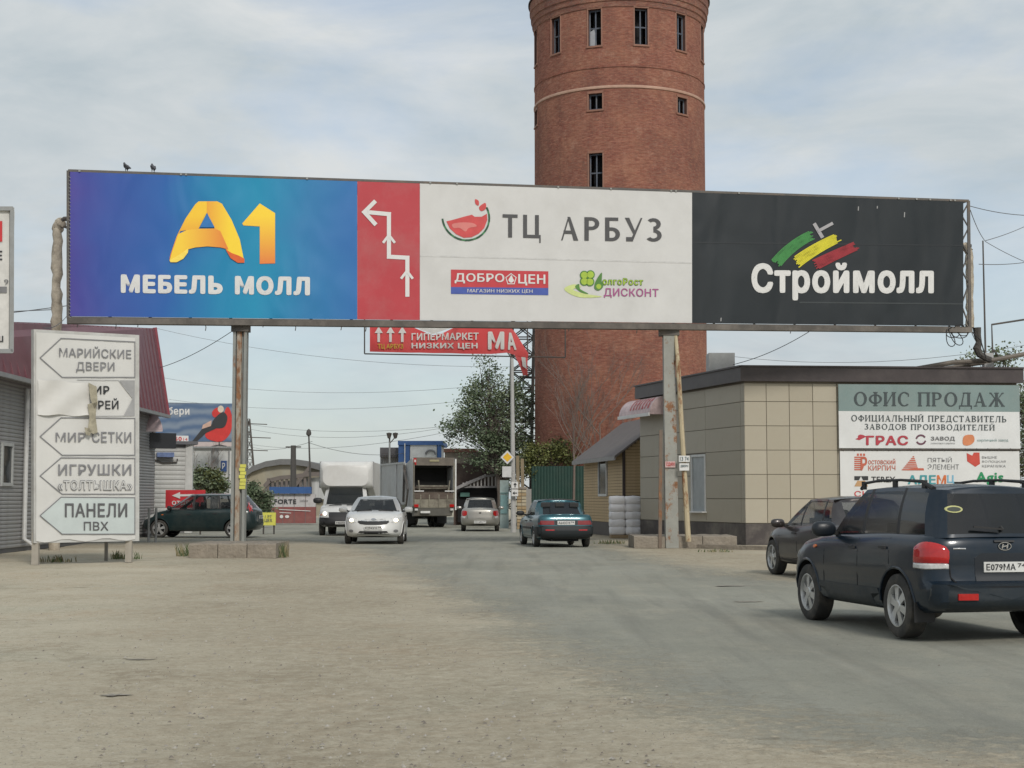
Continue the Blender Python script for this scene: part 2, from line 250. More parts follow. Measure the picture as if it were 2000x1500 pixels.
# ------------------------------------------------------------------ mesh helpers
def link(o, parent=None):
    COL.objects.link(o)
    if parent is not None: o.parent = parent
    return o
def rootloc(p):
    while p.parent is not None: p = p.parent
    return Vector(p.location)
def tag(o, label=None, cat=None, group=None, kind=None):
    if label: o['label'] = label
    if cat: o['category'] = cat
    if group: o['group'] = group
    if kind: o['kind'] = kind
    return o
def thing(name, label, cat, loc=(0, 0, 0), rz=0.0, group=None):
    o = bpy.data.objects.new(name, None); o.empty_display_size = 0.2; COL.objects.link(o); o.location = loc; o.rotation_euler = (0, 0, rz)
    return tag(o, label, cat, group)
class MB:
    def __init__(s): s.v = []; s.f = []; s.m = []; s.uv = None
    def add(s, vs, fs, mi=0):
        k = len(s.v); s.v += [tuple(p) for p in vs]; s.f += [tuple(i+k for i in f) for f in fs]; s.m += [mi]*len(fs); return s
    def box(s, c, d, R=None, mi=0):
        vs = []
        for z in (-.5, .5):
            for x, y in ((-.5, -.5), (.5, -.5), (.5, .5), (-.5, .5)):
                p = Vector((x*d[0], y*d[1], z*d[2]))
                if R is not None: p = R @ p
                vs.append(p+Vector(c))
        return s.add(vs, [(3, 2, 1, 0), (4, 5, 6, 7), (0, 1, 5, 4), (1, 2, 6, 5), (2, 3, 7, 6), (3, 0, 4, 7)], mi)
    def bar(s, a, b, w, h=None, mi=0, up=(0, 0, 1)):
        a = Vector(a); b = Vector(b); h = h or w; d = b-a; ln = d.length; d.normalize(); up = Vector(up)
        if abs(d.dot(up)) > 0.98: up = Vector((0, 1, 0))
        x = d.cross(up).normalized(); y = x.cross(d).normalized(); R = Matrix((x, d, y)).transposed()
        return s.box((a+b)/2, (w, ln, h), R, mi)
    def tube(s, pts, r, n=8, mi=0, cap=True):
        pts = [Vector(p) for p in pts]; rs = r if isinstance(r, (list, tuple)) else [r]*len(pts); rings = []; prev = None
        for i, p in enumerate(pts):
            d = (pts[min(i+1, len(pts)-1)]-pts[max(i-1, 0)]).normalized()
            u = prev if prev is not None else (Vector((0, 0, 1)) if abs(d.z) < 0.9 else Vector((1, 0, 0)))
            x = (u-d*u.dot(d)).normalized(); prev = x; y = d.cross(x)
            rings.append([p+(x*cos(2*pi*k/n)+y*sin(2*pi*k/n))*rs[i] for k in range(n)])
        vs = [q for rg in rings for q in rg]; fs = [(i*n+k, i*n+(k+1) % n, (i+1)*n+(k+1) % n, (i+1)*n+k) for i in range(len(pts)-1) for k in range(n)]
        if cap: fs += [tuple(range(n-1, -1, -1)), tuple((len(pts)-1)*n+k for k in range(n))]
        return s.add(vs, fs, mi)
    def prism(s, poly, vec, mi=0):
        n = len(poly); v = Vector(vec); vs = [Vector(p) for p in poly]+[Vector(p)+v for p in poly]
        return s.add(vs, [tuple(range(n-1, -1, -1)), tuple(range(n, 2*n))]+[(i, (i+1) % n, n+(i+1) % n, n+i) for i in range(n)], mi)
    def lathe(s, prof, n=24, axis='z', c=(0, 0, 0), mi=0, closed=False):
        vs = []
        for r, h in prof:
            for k in range(n):
                a = 2*pi*k/n; x, y = r*cos(a), r*sin(a)
                p = (x, y, h) if axis == 'z' else (x, h, y); vs.append(Vector(p)+Vector(c))
        m = len(prof); fs = [(i*n+k, i*n+(k+1) % n, (i+1)*n+(k+1) % n, (i+1)*n+k) for i in range(m-1) for k in range(n)]
        return s.add(vs, fs, mi)
    def poly(s, pts, mi=0): return s.add(pts, [tuple(range(len(pts)))], mi)
    def build(s, name, mats, parent=None, smooth=False, world=True, ang=35, fix=False):
        me = bpy.data.meshes.new(name); off = rootloc(parent) if (parent is not None and world) else Vector((0, 0, 0))
        me.from_pydata([tuple(Vector(p)-off) for p in s.v], [], s.f)
        for m in (mats if isinstance(mats, (list, tuple)) else [mats]): me.materials.append(m)
        if any(s.m): me.polygons.foreach_set('material_index', s.m)
        if fix:
            import bmesh
            bm = bmesh.new(); bm.from_mesh(me); bmesh.ops.remove_doubles(bm, verts=bm.verts, dist=1e-4); bmesh.ops.recalc_face_normals(bm, faces=bm.faces); bm.to_mesh(me); bm.free()
        if s.uv:
            ul = me.uv_layers.new(name='UVMap')
            for p in me.polygons:
                for li in p.loop_indices: ul.data[li].uv = s.uv[me.loops[li].vertex_index]
        if smooth: me.shade_smooth(); me.set_sharp_from_angle(angle=radians(ang))
        me.update(); o = bpy.data.objects.new(name, me); return link(o, parent)
def boxpart(name, mat, parent, c, d, R=None, **k): return MB().box(c, d, R).build(name, mat, parent, **k)
def at_plane_box(pl, x0, y0, x1, y1, t, mb=None, off=0.0):
    """a box t thick whose front face fills photo rows/cols x0..x1, y0..y1 on plane pl"""
    mb = mb or MB(); q = [pl.hit(x0, y1, off+t), pl.hit(x1, y1, off+t), pl.hit(x1, y0, off+t), pl.hit(x0, y0, off+t)]
    q[1].z = q[0].z = (q[0].z+q[1].z)/2; q[2].z = q[3].z = (q[2].z+q[3].z)/2
    q[3].x, q[3].y = q[0].x, q[0].y; q[2].x, q[2].y = q[1].x, q[1].y
    return mb.prism(q, pl.n*-t)

# ------------------------------------------------------------------ lettering
def Rr(x0, y0, x1, y1): return [[(x0, y0), (x1, y0), (x1, y1), (x0, y1)]]
def Qd(*p): return [list(p)]
def Or(cx, cy, rx, ry, ix, iy, a0=0, a1=360, n=20):
    o = []
    for k in range(n):
        a = radians(a0+(a1-a0)*k/n); b = radians(a0+(a1-a0)*(k+1)/n)
        o.append([(cx+rx*cos(a), cy+ry*sin(a)), (cx+rx*cos(b), cy+ry*sin(b)), (cx+ix*cos(b), cy+iy*sin(b)), (cx+ix*cos(a), cy+iy*sin(a))])
    return o
TCACHE = {}
def text2d(s, bold=0.0):
    if (s, bold) in TCACHE: return TCACHE[(s, bold)]
    def raw(q):
        c = bpy.data.curves.new('t', 'FONT'); c.body = q; c.resolution_u = 2; c.space_character = 1+bold*2.2; o = bpy.data.objects.new('t', c); COL.objects.link(o)
        dg = bpy.context.evaluated_depsgraph_get(); me = bpy.data.meshes.new_from_object(o.evaluated_get(dg)); fs = [[tuple(me.vertices[i].co[:2]) for i in p.vertices] for p in me.polygons]
        bpy.data.objects.remove(o); bpy.data.curves.remove(c); bpy.data.meshes.remove(me); return fs
    if s.count('Ь') == 1:
        i = s.index('Ь'); fs = raw(s.replace('Ь', 'П')); pre = max(p[0] for f in raw(s[:i]) for p in f); w1 = raw(s[:i]+'П'); xs = [p[0] for f in w1 for p in f if sum(q[0] for q in f)/len(f) > pre+.01]; a, b = min(xs), max(xs)
        top = max(p[1] for f in w1 for p in f); fs = [f for f in fs if not (a-.01 < sum(q[0] for q in f)/len(f) < b+.01)]; t = .11
        wd = (b-a)*.92; g = Rr(a, 0, a+t, top)+Or(a+wd*.52, .2, wd*.48, .2, wd*.48-t, .2-.085, -90, 90, 12)+Rr(a+t, 0, a+wd*.53, .085)+Rr(a+t, .315, a+wd*.53, .40); fs += g
        if bold > 0:
            b_ = bold*.62; sh = [(0, 0), (b_*1.3, 0), (-b_*1.3, 0), (0, b_), (0, -b_), (b_, b_*.8), (-b_, b_*.8), (b_, -b_*.8), (-b_, -b_*.8)]; fs = [[(x+dx, y+dy) for x, y in f] for dx, dy in sh for f in fs]
        xs = [p[0] for f in fs for p in f]; ys = [p[1] for f in fs for p in f]; x0, x1, y0, y1 = min(xs), max(xs), min(ys), max(ys)
        r = [[((p[0]-x0)/(x1-x0), (p[1]-y0)/(y1-y0)) for p in f] for f in fs]; TCACHE[(s, bold)] = r; return r
    c = bpy.data.curves.new('t', 'FONT'); c.body = s; c.resolution_u = 2; c.space_character = 1+bold*2.2
    o = bpy.data.objects.new('t', c); COL.objects.link(o); dg = bpy.context.evaluated_depsgraph_get(); me = bpy.data.meshes.new_from_object(o.evaluated_get(dg))
    fs = [[tuple(me.vertices[i].co[:2]) for i in p.vertices] for p in me.polygons]
    bpy.data.objects.remove(o); bpy.data.curves.remove(c); bpy.data.meshes.remove(me)
    if bold > 0:
        b = bold*.62; sh = [(0, 0), (b*1.3, 0), (-b*1.3, 0), (0, b), (0, -b), (b, b*.8), (-b, b*.8), (b, -b*.8), (-b, -b*.8)]
        fs = [[(x+dx, y+dy) for x, y in f] for dx, dy in sh for f in fs]
    xs = [p[0] for f in fs for p in f]; ys = [p[1] for f in fs for p in f]
    x0, x1, y0, y1 = min(xs), max(xs), min(ys), max(ys)
    r = [[((p[0]-x0)/(x1-x0), (p[1]-y0)/(y1-y0)) for p in f] for f in fs]; TCACHE[(s, bold)] = r; return r
def serif_glyph(ch, sf=True, t=0.19, h=0.075):
    s = 0.07 if sf else 0.0
    def stem(x, y0=0, y1=1, lo=True, hi=True):
        o = Rr(x, y0, x+t, y1)
        if sf and lo and y0 == 0: o += Rr(x-s, 0, x+t+s, h*.8)
        if sf and hi and y1 == 1: o += Rr(x-s, 1-h*.8, x+t+s, 1)
        return o
    if ch == 'О': return 1.0, Or(.5, .5, .48, .52, .48-t, .52-h)
    if ch == 'Ф': return 1.0, stem(.5-t/2)+Or(.5, .5, .49, .34, .49-t*.9, .34-h)
    if ch in 'ИЙ':
        o = stem(.04)+stem(.66)+Qd((.04+t, .08), (.66, .82), (.66, .97), (.04+t, .23))
        if ch == 'Й': o += Or(.45, 1.22, .2, .14, .12, .06, 180, 360, 8)
        return .92, o
    if ch == 'С': return .86, Or(.5, .5, .48, .52, .48-t, .52-h, 48, 312)+(Rr(.76, .68, .83, .9) if sf else [])
    if ch == 'П': return .92, stem(.04)+stem(.66)+Rr(.1, 1-h, .8, 1)
    if ch == 'Р': return .78, stem(.04)+Or(.36, .73, .36, .27, .36-t, .27-h, -90, 90, 10)+Rr(.1, 1-h, .37, 1)+Rr(.1, .46, .37, .46+h)
    if ch == 'Д': return .98, Rr(.62, h, .62+t, 1)+Qd((.14, h), (.22, h), (.40, 1), (.33, 1))+Rr(.28, 1-h, .86, 1)+Rr(.0, 0, .95, h)+Rr(0, -.2, .07, 0)+Rr(.88, -.2, .95, 0)
    if ch == 'Л': return .92, stem(.62)+Qd((.08, .04), (.17, .04), (.34, 1), (.27, 1))+Rr(.22, 1-h, .86, 1)+Rr(0, 0, .2, h)
    if ch == 'А': return .95, Qd((.5, 1.0), (.38, 1.0), (.66, 0), (.66+t*1.05, 0))+Qd((.38, .92), (.45, .92), (.16, 0), (.09, 0))+Rr(.2, .28, .66, .28+h)+((Rr(.0, 0, .26, h*.8)+Rr(.58, 0, .96, h*.8)) if sf else [])
    if ch == 'Ж':
        c = .62; o = stem(c-t/2)
        for sx in (-1, 1):
            o += Qd((c+sx*.05, .52), (c+sx*.14, .56), (c+sx*.50, 1), (c+sx*.40, 1))+Qd((c+sx*.05, .52), (c+sx*.2, .56), (c+sx*.60, 0), (c+sx*.42, 0))
            if sf: o += Rr(c+sx*.46-.12, 0, c+sx*.5+.12, h*.8)+Rr(c+sx*.46-.07, 1-h, c+sx*.46+.07, 1)
        return 1.26, o
    if ch == 'Ц': return .98, stem(.04)+stem(.64)+Rr(.1, 0, .93, h)+Rr(.86, -.2, .93, 0)
    if ch == 'Ь': return .78, stem(.04)+Or(.36, .27, .36, .27, .36-t, .27-h, -90, 90, 10)+Rr(.1, 0, .37, h)+Rr(.1, .54-h, .37, .54)
    if ch == 'Ы': return 1.08, serif_glyph('Ь', sf, t, h)[1]+stem(.82)
    if ch == 'Н': return .92, stem(.04)+stem(.66)+Rr(.1, .47, .8, .47+h)
    if ch == 'Е': return .76, stem(.04)+Rr(.1, 0, .68, h)+Rr(.1, 1-h, .66, 1)+Rr(.1, .48, .5, .48+h)+((Rr(.62, 0, .68, .22)+Rr(.6, .78, .66, 1)) if sf else [])
    if ch == 'Т': return .82, stem(.4-t/2, hi=False)+Rr(.02, 1-h, .78, 1)+((Rr(.02, .78, .08, 1)+Rr(.72, .78, .78, 1)) if sf else [])
    if ch == 'В': return .78, stem(.04)+Or(.34, .75, .34, .25, .34-t, .25-h, -90, 90, 9)+Or(.36, .26, .37, .26, .37-t, .26-h, -90, 90, 9)+Rr(.1, 0, .37, h)+Rr(.1, 1-h, .35, 1)+Rr(.1, .47, .36, .47+h)
    if ch == 'Б': return .78, stem(.04)+Or(.36, .29, .36, .29, .36-t, .29-h, -90, 90, 10)+Rr(.1, 0, .37, h)+Rr(.1, .58-h, .37, .58)+Rr(.1, 1-h, .64, 1)
    if ch == 'З': return .70, Or(.28, .75, .34, .25, .34-t, .25-h, -90, 140, 10)+Or(.28, .27, .38, .27, .38-t, .27-h, -145, 90, 11)
    if ch == 'У': return .86, Qd((.0, 1), (.20, 1), (.50, .36), (.40, .28))+Qd((.72, 1), (.80, 1), (.36, 0), (.24, .02))+Rr(.06, 0, .33, h*1.3)
    return .4, []
def serif2d(s, sf=True, t=0.19, h=0.075, gap=0.12):
    x = 0; fs = []
    for ch in s:
        w, g = serif_glyph(ch, sf, t, h) if ch != ' ' else (.42, [])
        fs += [[(p[0]+x, p[1]) for p in q] for q in g]; x += w+gap
    x -= gap; return [[(p[0]/x, p[1]) for p in q] for q in fs]
def lay(pl, faces, box, mat, parent, name='lettering', off=0.012, slope=0.0, shear=0.0, label=None):
    """faces in 0..1 laid on plane pl over photo box (x0,y0,x1,y1); slope = drop of the right end in px"""
    x0, y0, x1, y1 = box; vs = []; fs = []
    for f in faces:
        o = off+random.random()*0.006; k = len(vs)
        for u, v in f:
            vs.append(pl.hit(x0+(x1-x0)*u+shear*v, y1-(y1-y0)*v+slope*u, o))
        fs.append(tuple(range(k, k+len(f))))
    mb = MB(); mb.add(vs, fs); ob = mb.build(name, mat, parent)
    if label: ob['label'] = label
    return ob
def write(pl, s, box, mat, parent, bold=0.0, **k): return lay(pl, text2d(s, bold), box, mat, parent, **k)
def shape(pl, pts, mat, parent, name='logo_mark', off=0.008, label=None):
    ob = MB().poly([pl.hit(x, y, off) for x, y in pts]).build(name, mat, parent)
    if label: ob['label'] = label
    return ob
def stroke(pl, pts, w, mat, parent, name='line_mark', off=0.008, closed=False):
    mb = MB(); n = len(pts)
    for i in range(n if closed else n-1):
        (ax, ay), (bx, by) = pts[i], pts[(i+1) % n]; d = sqrt((bx-ax)**2+(by-ay)**2) or 1; nx, ny = -(by-ay)/d*w/2, (bx-ax)/d*w/2; ex, ey = (bx-ax)/d*w/2, (by-ay)/d*w/2
        mb.poly([pl.hit(x, y, off+i*0.0006) for x, y in ((ax+nx-ex, ay+ny-ey), (bx+nx+ex, by+ny+ey), (bx-nx+ex, by-ny+ey), (ax-nx-ex, ay-ny-ey))])
    return mb.build(name, mat, parent)
def curve_pts(p, n=6):
    """Catmull-Rom through a closed list of photo points"""
    o = []; m = len(p)
    for i in range(m):
        a, b, c, d = p[(i-1) % m], p[i], p[(i+1) % m], p[(i+2) % m]
        for k in range(n):
            t = k/n; o.append(tuple(0.5*((2*b[j])+(-a[j]+c[j])*t+(2*a[j]-5*b[j]+4*c[j]-d[j])*t*t+(-a[j]+3*b[j]-3*c[j]+d[j])*t**3) for j in (0, 1)))
    return o
def ell(cx, cy, rx, ry, n=20, rot=0): return [(cx+rx*cos(2*pi*k/n)*cos(rot)-ry*sin(2*pi*k/n)*sin(rot), cy+rx*cos(2*pi*k/n)*sin(rot)+ry*sin(2*pi*k/n)*cos(rot)) for k in range(n)]

# ================================================================== SETTING
def inside_sd(px, py, poly):
    """signed distance (numpy) to a polygon, positive inside"""
    d = np.full(px.shape, 1e9); ins = np.zeros(px.shape, bool); n = len(poly)
    for i in range(n):
        ax, ay = poly[i]; bx, by = poly[(i+1) % n]; ex, ey = bx-ax, by-ay
        t = np.clip(((px-ax)*ex+(py-ay)*ey)/(ex*ex+ey*ey), 0, 1); d = np.minimum(d, np.hypot(px-ax-t*ex, py-ay-t*ey))
        c = ((ay > py) != (by > py)); with_ = np.where(c, (bx-ax)*(py-ay)/(by-ay+1e-12)+ax, 1e9); ins ^= c & (px < with_)
    return np.where(ins, d, -d)
def grid_mesh(name, X, Y, Z, keep, mat, attr=None, kind='structure', label=None, cat=None):
    ny, nx = X.shape; idx = np.arange(nx*ny).reshape(ny, nx); q = np.stack([idx[:-1, :-1], idx[:-1, 1:], idx[1:, 1:], idx[1:, :-1]], -1).reshape(-1, 4)
    if keep is not None: q = q[keep.reshape(-1)[q].any(1)]
    used = np.unique(q); re = -np.ones(nx*ny, int); re[used] = np.arange(len(used))
    co = np.stack([X, Y, Z], -1).reshape(-1, 3)[used]; me = bpy.data.meshes.new(name); me.from_pydata(co.tolist(), [], re[q].tolist())
    if attr is not None:
        a = me.attributes.new('edge', 'FLOAT', 'POINT'); a.data.foreach_set('value', attr.reshape(-1)[used].astype(np.float32))
    me.materials.append(mat); me.shade_smooth(); o = bpy.data.objects.new(name, me); COL.objects.link(o); return tag(o, kind=kind, label=label, cat=cat)
def undul(X, Y): return 0.018*np.sin(X*0.7+1.3*np.sin(Y*0.33))*np.cos(Y*0.55+X*0.2)+0.010*np.sin(X*2.1+Y*1.3)*np.sin(Y*1.7-X*0.4)
xs = np.concatenate([[-2500, -900, -300, -120, -70], np.arange(-42, 34.01, 0.5), [70, 120, 300, 900, 2500]]); ys = np.concatenate([[-60, -20, 0, 4], np.arange(6, 90, 0.5), np.arange(90, 200, 5), [300, 600, 1200, 3500]])
GX, GY = np.meshgrid(xs, ys); near = np.clip((70-GY)/20, 0, 1)*(GX > -41.5)*(GX < 33.5)*(GY > 5)
edge_px = [(2600, 1500), (2000, 1486), (1750, 1474), (1500, 1452), (1250, 1368), (1000, 1243), (880, 1176), (760, 1106), (700, 1074), (640, 1062), (540, 1056), (400, 1058), (200, 1062), (60, 1064)]
far_px = [(100, 1024), (480, 1020), (600, 1012), (760, 1006), (980, 1008), (1010, 1022), (1100, 1040), (1165, 1056), (1190, 1066), (1260, 1082), (1350, 1102), (1480, 1124), (1600, 1138), (1800, 1150), (2700, 1175)]
poly = [tuple(G(*p)[:2]) for p in edge_px+far_px]
GSD = inside_sd(GX, GY, poly)
grid_mesh('ground', GX, GY, undul(GX, GY)*near-0.012, None, mat_dirt(), attr=GSD)
RX, RY = np.meshgrid(np.arange(-42, 34, 0.5), np.arange(6, 125, 0.5)); sdv = inside_sd(RX, RY, poly)
nr_ = np.clip((70-RY)/20, 0, 1)*(RX > -41.5)*(RX < 33.5)*(RY > 5)
grid_mesh('road', RX, RY, undul(RX, RY)*nr_-0.012+np.interp(sdv, [-2.4, -1.0, 0.2, 2], [-0.10, 0.006, 0.016, 0.02]), sdv > -2.2, mat_road(), attr=sdv)

# loose stones on the lot
mb = MB(); rs = random.Random(3)
for i in range(5500):
    y = 8.0+(rs.random()**1.7)*26; x = (rs.random()-0.5)*0.72*y
    if inside_sd(np.array([x]), np.array([y]), poly)[0] > 0.35 and rs.random() < 0.93: continue
    if inside_sd(np.array([x]), np.array([y]), poly)[0] < -4 and rs.random() < .55: continue
    r = 0.004+0.012*rs.random()**4; q = []
    for k in range(5): a = 2*pi*k/5+rs.random(); q.append((x+r*cos(a)*(1+rs.random()*.4), y+r*sin(a), 0.0))
    k0 = len(mb.v); mb.v += q+[(x+r*.2, y, r*0.45+0.006)]; mb.f += [(k0+k, k0+(k+1) % 5, k0+5) for k in range(5)]; mb.m += [int(rs.random()*3)]*5
st = mb.build('gravel', [M('stone_grey', (0.25, 0.23, 0.2)), M('stone_dark', (0.16, 0.14, 0.115)), M('stone_pale', (0.34, 0.32, 0.28))])
tag(st, 'small loose stones scattered over the dirt lot', 'gravel', kind='stuff')
# potholes and cracks: shallow dark hollows in dust
def hollow(px, py, wx, wy, rot=0.0, mat=None):
    c = G(px, py); pts = []; n = 18
    for k in range(n):
        a = 2*pi*k/n; r = ru(0.45, 1.2); x, y = wx*cos(a)*r, wy*sin(a)*r; pts.append((c.x+x*cos(rot)-y*sin(rot), c.y+x*sin(rot)+y*cos(rot), 0.030))
    mb = MB(); k0 = 0; mb.v = pts+[((p[0]-c.x)*.7+c.x, (p[1]-c.y)*.7+c.y, 0.024) for p in pts]+[(c.x, c.y, 0.022)]
    mb.f = [(k, (k+1) % n, n+(k+1) % n, n+k) for k in range(n)]+[(n+k, n+(k+1) % n, 2*n) for k in range(n)]; mb.m = [0]*n+[1]*n; pz = undul(np.array(c.x), np.array(c.y)); mb.v = [(p[0], p[1], p[2]-.030+float(pz)*1.0+(.0 if i < 18 else 0)+(.014 if inside_sd(np.array([c.x]), np.array([c.y]), poly)[0] > 0 else -.004)) for i, p in enumerate(mb.v)]
    return mb.build('pothole', [M('pothole_rim', (0.25, 0.23, 0.19), dirt=0.7, dirtcol=(0.36, 0.33, 0.28), dscale=9), M('pothole_mud', (0.13, 0.115, 0.09), var=0.35, scale=12, bump=0.8, dirt=.6, dirtcol=(.24, .21, .17), dscale=7)], smooth=True)
for i, (px, py, wx, wy, ro, lb) in enumerate([(220, 1356, .14, .10, .5, 'small dark pothole in the pale dirt at lower left'), (273, 1286, .17, .07, -.2, 'narrow dark pothole just above the larger one at lower left'),
        (1437, 1147, .42, .16, 0, 'dark pothole in the road left of the parked navy suv'), (1462, 1177, .26, .09, 0, 'thin dark crack in the asphalt beside the suv front wheel'),
        (1850, 1487, .40, .10, -.1, 'dark wet hollow at the road edge in the lower right corner'), (930, 1280, .06, .05, 0, 'tiny dark hole near the road edge in the middle of the lot'), (1205, 1093, .3, .10, 0, 'small dark hollow in the road behind the teal sedan')]):
    tag(hollow(px, py, wx, wy, ro), lb, 'pothole', 'potholes in the lot and road')
# kerb strips in front of the office
mb = MB(); a = G(1316, 1069); b = G(1560, 1076); mb.bar(a+Vector((0, 0, .05)), b+Vector((0, 0, .05)), 0.18, 0.12)
tag(mb.build('kerb', CONC), kind='structure')
# grass tufts
def tuft(px, py, w, h, n, name, label, mat, cat='weeds', kind=None, dep=.3):
    c = G(px, py); mb = MB()
    for i in range(n):
        x = c.x+ru(-w, w); y = c.y+ru(-dep, dep); a = ru(0, 2*pi); hh = h*ru(.4, 1.1); dx, dy = cos(a)*hh*.4, sin(a)*hh*.4; t = ru(.008, .02)
        mb.add([(x-t, y, 0), (x+t, y, 0), (x+dx*.5+t*.6, y+dy*.5, hh*.6), (x+dx*.5-t*.6, y+dy*.5, hh*.6), (x+dx, y+dy, hh)], [(0, 1, 2, 3), (3, 2, 4)], int(rnd()*2))
    o = mb.build(name, mat); return tag(o, label, cat, kind=kind or 'stuff')
WEED = [M('weed_green', (0.07, 0.10, 0.035)), M('weed_dry', (0.22, 0.19, 0.10))]

# ------------------------------------------------------------------ brick water tower
TY = 84.0; TR = (1379-1043)/2/FPX*TY*1.0
def build_tower():
    base = at(1213, 900, TY); cx, cy = base.x, TY
    t = thing('brick_water_tower', 'tall round red brick water tower with dark window openings', 'tower', (cx, cy, 0))
    BR = mat_brick('tower_brick'); BRD = mat_brick('tower_cornice_brick', c1=(0.17, 0.10, 0.085), c2=(0.23, 0.13, 0.10), mort=(0.2, 0.16, 0.14)); R = TR
    def zof(py): return at(1210, py, TY-R).z          # heights read on the near side of the drum
    # windows: angle (deg from the camera side, + to the right), z0, z1, half width
    wins = []
    zt0, zt1 = zof(86), zof(15)
    for k in range(-6, 6): wins.append((10.5+30.3*k if k > -6 else -171, zt0, zt1, 0.36, 'tall'))
    for a in (-19.5, 41.5, 101, 161, -80, -140): wins.append((a, zof(211), zof(180), 0.38, 'small'))
    for a in (-19.5, 100, 200): wins.append((a, zof(372), zof(297), 0.38, 'tall'))
    Ztop = zof(-60); n = 120
    # drum as a grid with the window cells left open
    zl = sorted(set([0, zof(169)+.02, zof(165)]+[w[1] for w in wins]+[w[2] for w in wins]+[zof(12), Ztop])); zz = []
    for i in range(len(zl)-1):
        m = max(1, int((zl[i+1]-zl[i])/1.2)); zz += [zl[i]+(zl[i+1]-zl[i])*j/m for j in range(m)]
    zz.append(zl[-1]); an = set(round(360*k/n-180, 4) for k in range(n))
    def norm(a): return (a+180) % 360-180
    for w in wins:
        dw = math.degrees(w[3]/R); an -= {a for a in an if abs(norm(a-w[0])) < dw+0.8}; an |= {round(norm(w[0]-dw), 4), round(norm(w[0]+dw), 4)}
    an = sorted(an); P = lambda a, r, z: Vector((cx+r*sin(radians(a)), cy-r*cos(radians(a)), z))
    mb = MB(); mb.uv = []
    for i in range(len(an)):
        a0 = an[i]; a1 = an[(i+1) % len(an)]; a1u = a1 if i < len(an)-1 else a1+360; am = (a0+a1u)/2
        for j in range(len(zz)-1):
            zm = (zz[j]+zz[j+1])/2
            if any(abs(norm(am-w[0])) < math.degrees(w[3]/R) and w[1] < zm < w[2] for w in wins): continue
            mb.add([P(a0, R, zz[j]), P(a1u, R, zz[j]), P(a1u, R, zz[j+1]), P(a0, R, zz[j+1])], [(0, 1, 2, 3)])
            mb.uv += [(radians(a0)*R, zz[j]), (radians(a1u)*R, zz[j]), (radians(a1u)*R, zz[j+1]), (radians(a0)*R, zz[j+1])]
    mb.build('wall', BR, t, smooth=False)
    WF = M('old_window_frame', (0.07, 0.085, 0.115), rough=0.7, dirt=.4); REV = M('brick_reveal', (0.10, 0.05, 0.04)); SILL = M('worn_plaster', (0.25, 0.12, 0.08), dirt=.5, dirtcol=(0.2, 0.12, 0.09))
    for a, z0, z1, hw, kd in wins:
        dw = math.degrees(hw/R); mb = MB(); ri = R-0.35
        for q in ([P(a-dw, R, z0), P(a-dw, R, z1), P(a-dw, ri, z1), P(a-dw, ri, z0)], [P(a+dw, R, z1), P(a+dw, R, z0), P(a+dw, ri, z0), P(a+dw, ri, z1)],
                  [P(a-dw, R, z1), P(a+dw, R, z1), P(a+dw, ri, z1), P(a-dw, ri, z1)], [P(a-dw, R, z0), P(a-dw, ri, z0), P(a+dw, ri, z0), P(a+dw, R, z0)]): mb.add(q, [(0, 1, 2, 3)], 0)
        mb.add([P(a-dw, ri-.4, z0), P(a+dw, ri-.4, z0), P(a+dw, ri-.4, z1), P(a-dw, ri-.4, z1)], [(0, 1, 2, 3)], 1)
        w = mb.build('window', [REV, DARK], t); f = MB(); rf = R-0.22
        for aa in (-dw+.25, 0, dw-.25): f.bar(P(a+aa, rf, z0), P(a+aa, rf, z1), .07, .05, up=(0, 1, 0))
        for z in ([z0+.04, (z0+z1)/2, z1-.04] if kd == 'tall' else [z0+.04, z1-.04]): f.bar(P(a-dw, rf, z), P(a+dw, rf, z), .05, .07)
        f.build('frame', WF, w)
        s = MB(); s.bar(P(a-dw-1, R+.02, z0-.06), P(a+dw+1, R+.02, z0-.06), .1, .09); s.bar(P(a-dw-.7, R+.01, z1+.07), P(a+dw+.7, R+.01, z1+.07), .06, .12)
        s.bar(P(a-dw-.35, R+.005, z0), P(a-dw-.35, R+.005, z1), .07, .04, up=(0, 1, 0)); s.bar(P(a+dw+.35, R+.005, z0), P(a+dw+.35, R+.005, z1), .07, .04, up=(0, 1, 0)); s.build('sill', SILL, w)
        if kd == 'tall' and abs(a+19.8) < 1 and z0 > 20:
            MB().add([P(a-dw, R-.2, z0), P(a+.6, R-.2, z0), P(a, R-.2, z0+.55), P(a-.9, R-.2, z0+.95), P(a-dw, R-.2, z0+.8)], [(0, 1, 2, 3, 4)]).build('broken_pane', M('dusty_glass', (0.35, 0.36, 0.38), rough=.2), w)
    def ring(name, prof, mat, seg=96):
        mb = MB(); mb.uv = []
        for r, z in prof:
            for k in range(seg+1): a = 360*k/seg-180; mb.v.append(tuple(P(a, r, z))); mb.uv.append((radians(a)*R, z+r))
        m = len(prof)
        for i in range(m-1):
            for k in range(seg): mb.f.append((i*(seg+1)+k, i*(seg+1)+k+1, (i+1)*(seg+1)+k+1, (i+1)*(seg+1)+k)); mb.m.append(0)
        return mb.build(name, mat, t)
    z = zof(168); ring('string_course', [(R, z-.10), (R+.05, z-.08), (R+.05, z+.0), (R+.03, z+.06), (R, z+.06)], M('pale_mortar_band', (0.42, 0.27, 0.20), dirt=.7, dirtcol=(0.32, 0.16, 0.11), dscale=.8))
    z = zof(128); ring('string_course', [(R, z-.08), (R+.035, z-.06), (R+.035, z+.02), (R, z+.04)], BR)
    ce = zof(12); ring('cornice', [(R, ce-.05), (R+.05, ce), (R+.07, ce+.25), (R+.13, ce+.3), (R+.14, ce+.55), (R+.2, ce+.6), (R+.22, ce+.95), (R+.27, ce+1.0), (R+.27, ce+1.5), (R-.2, ce+1.55)], BRD)
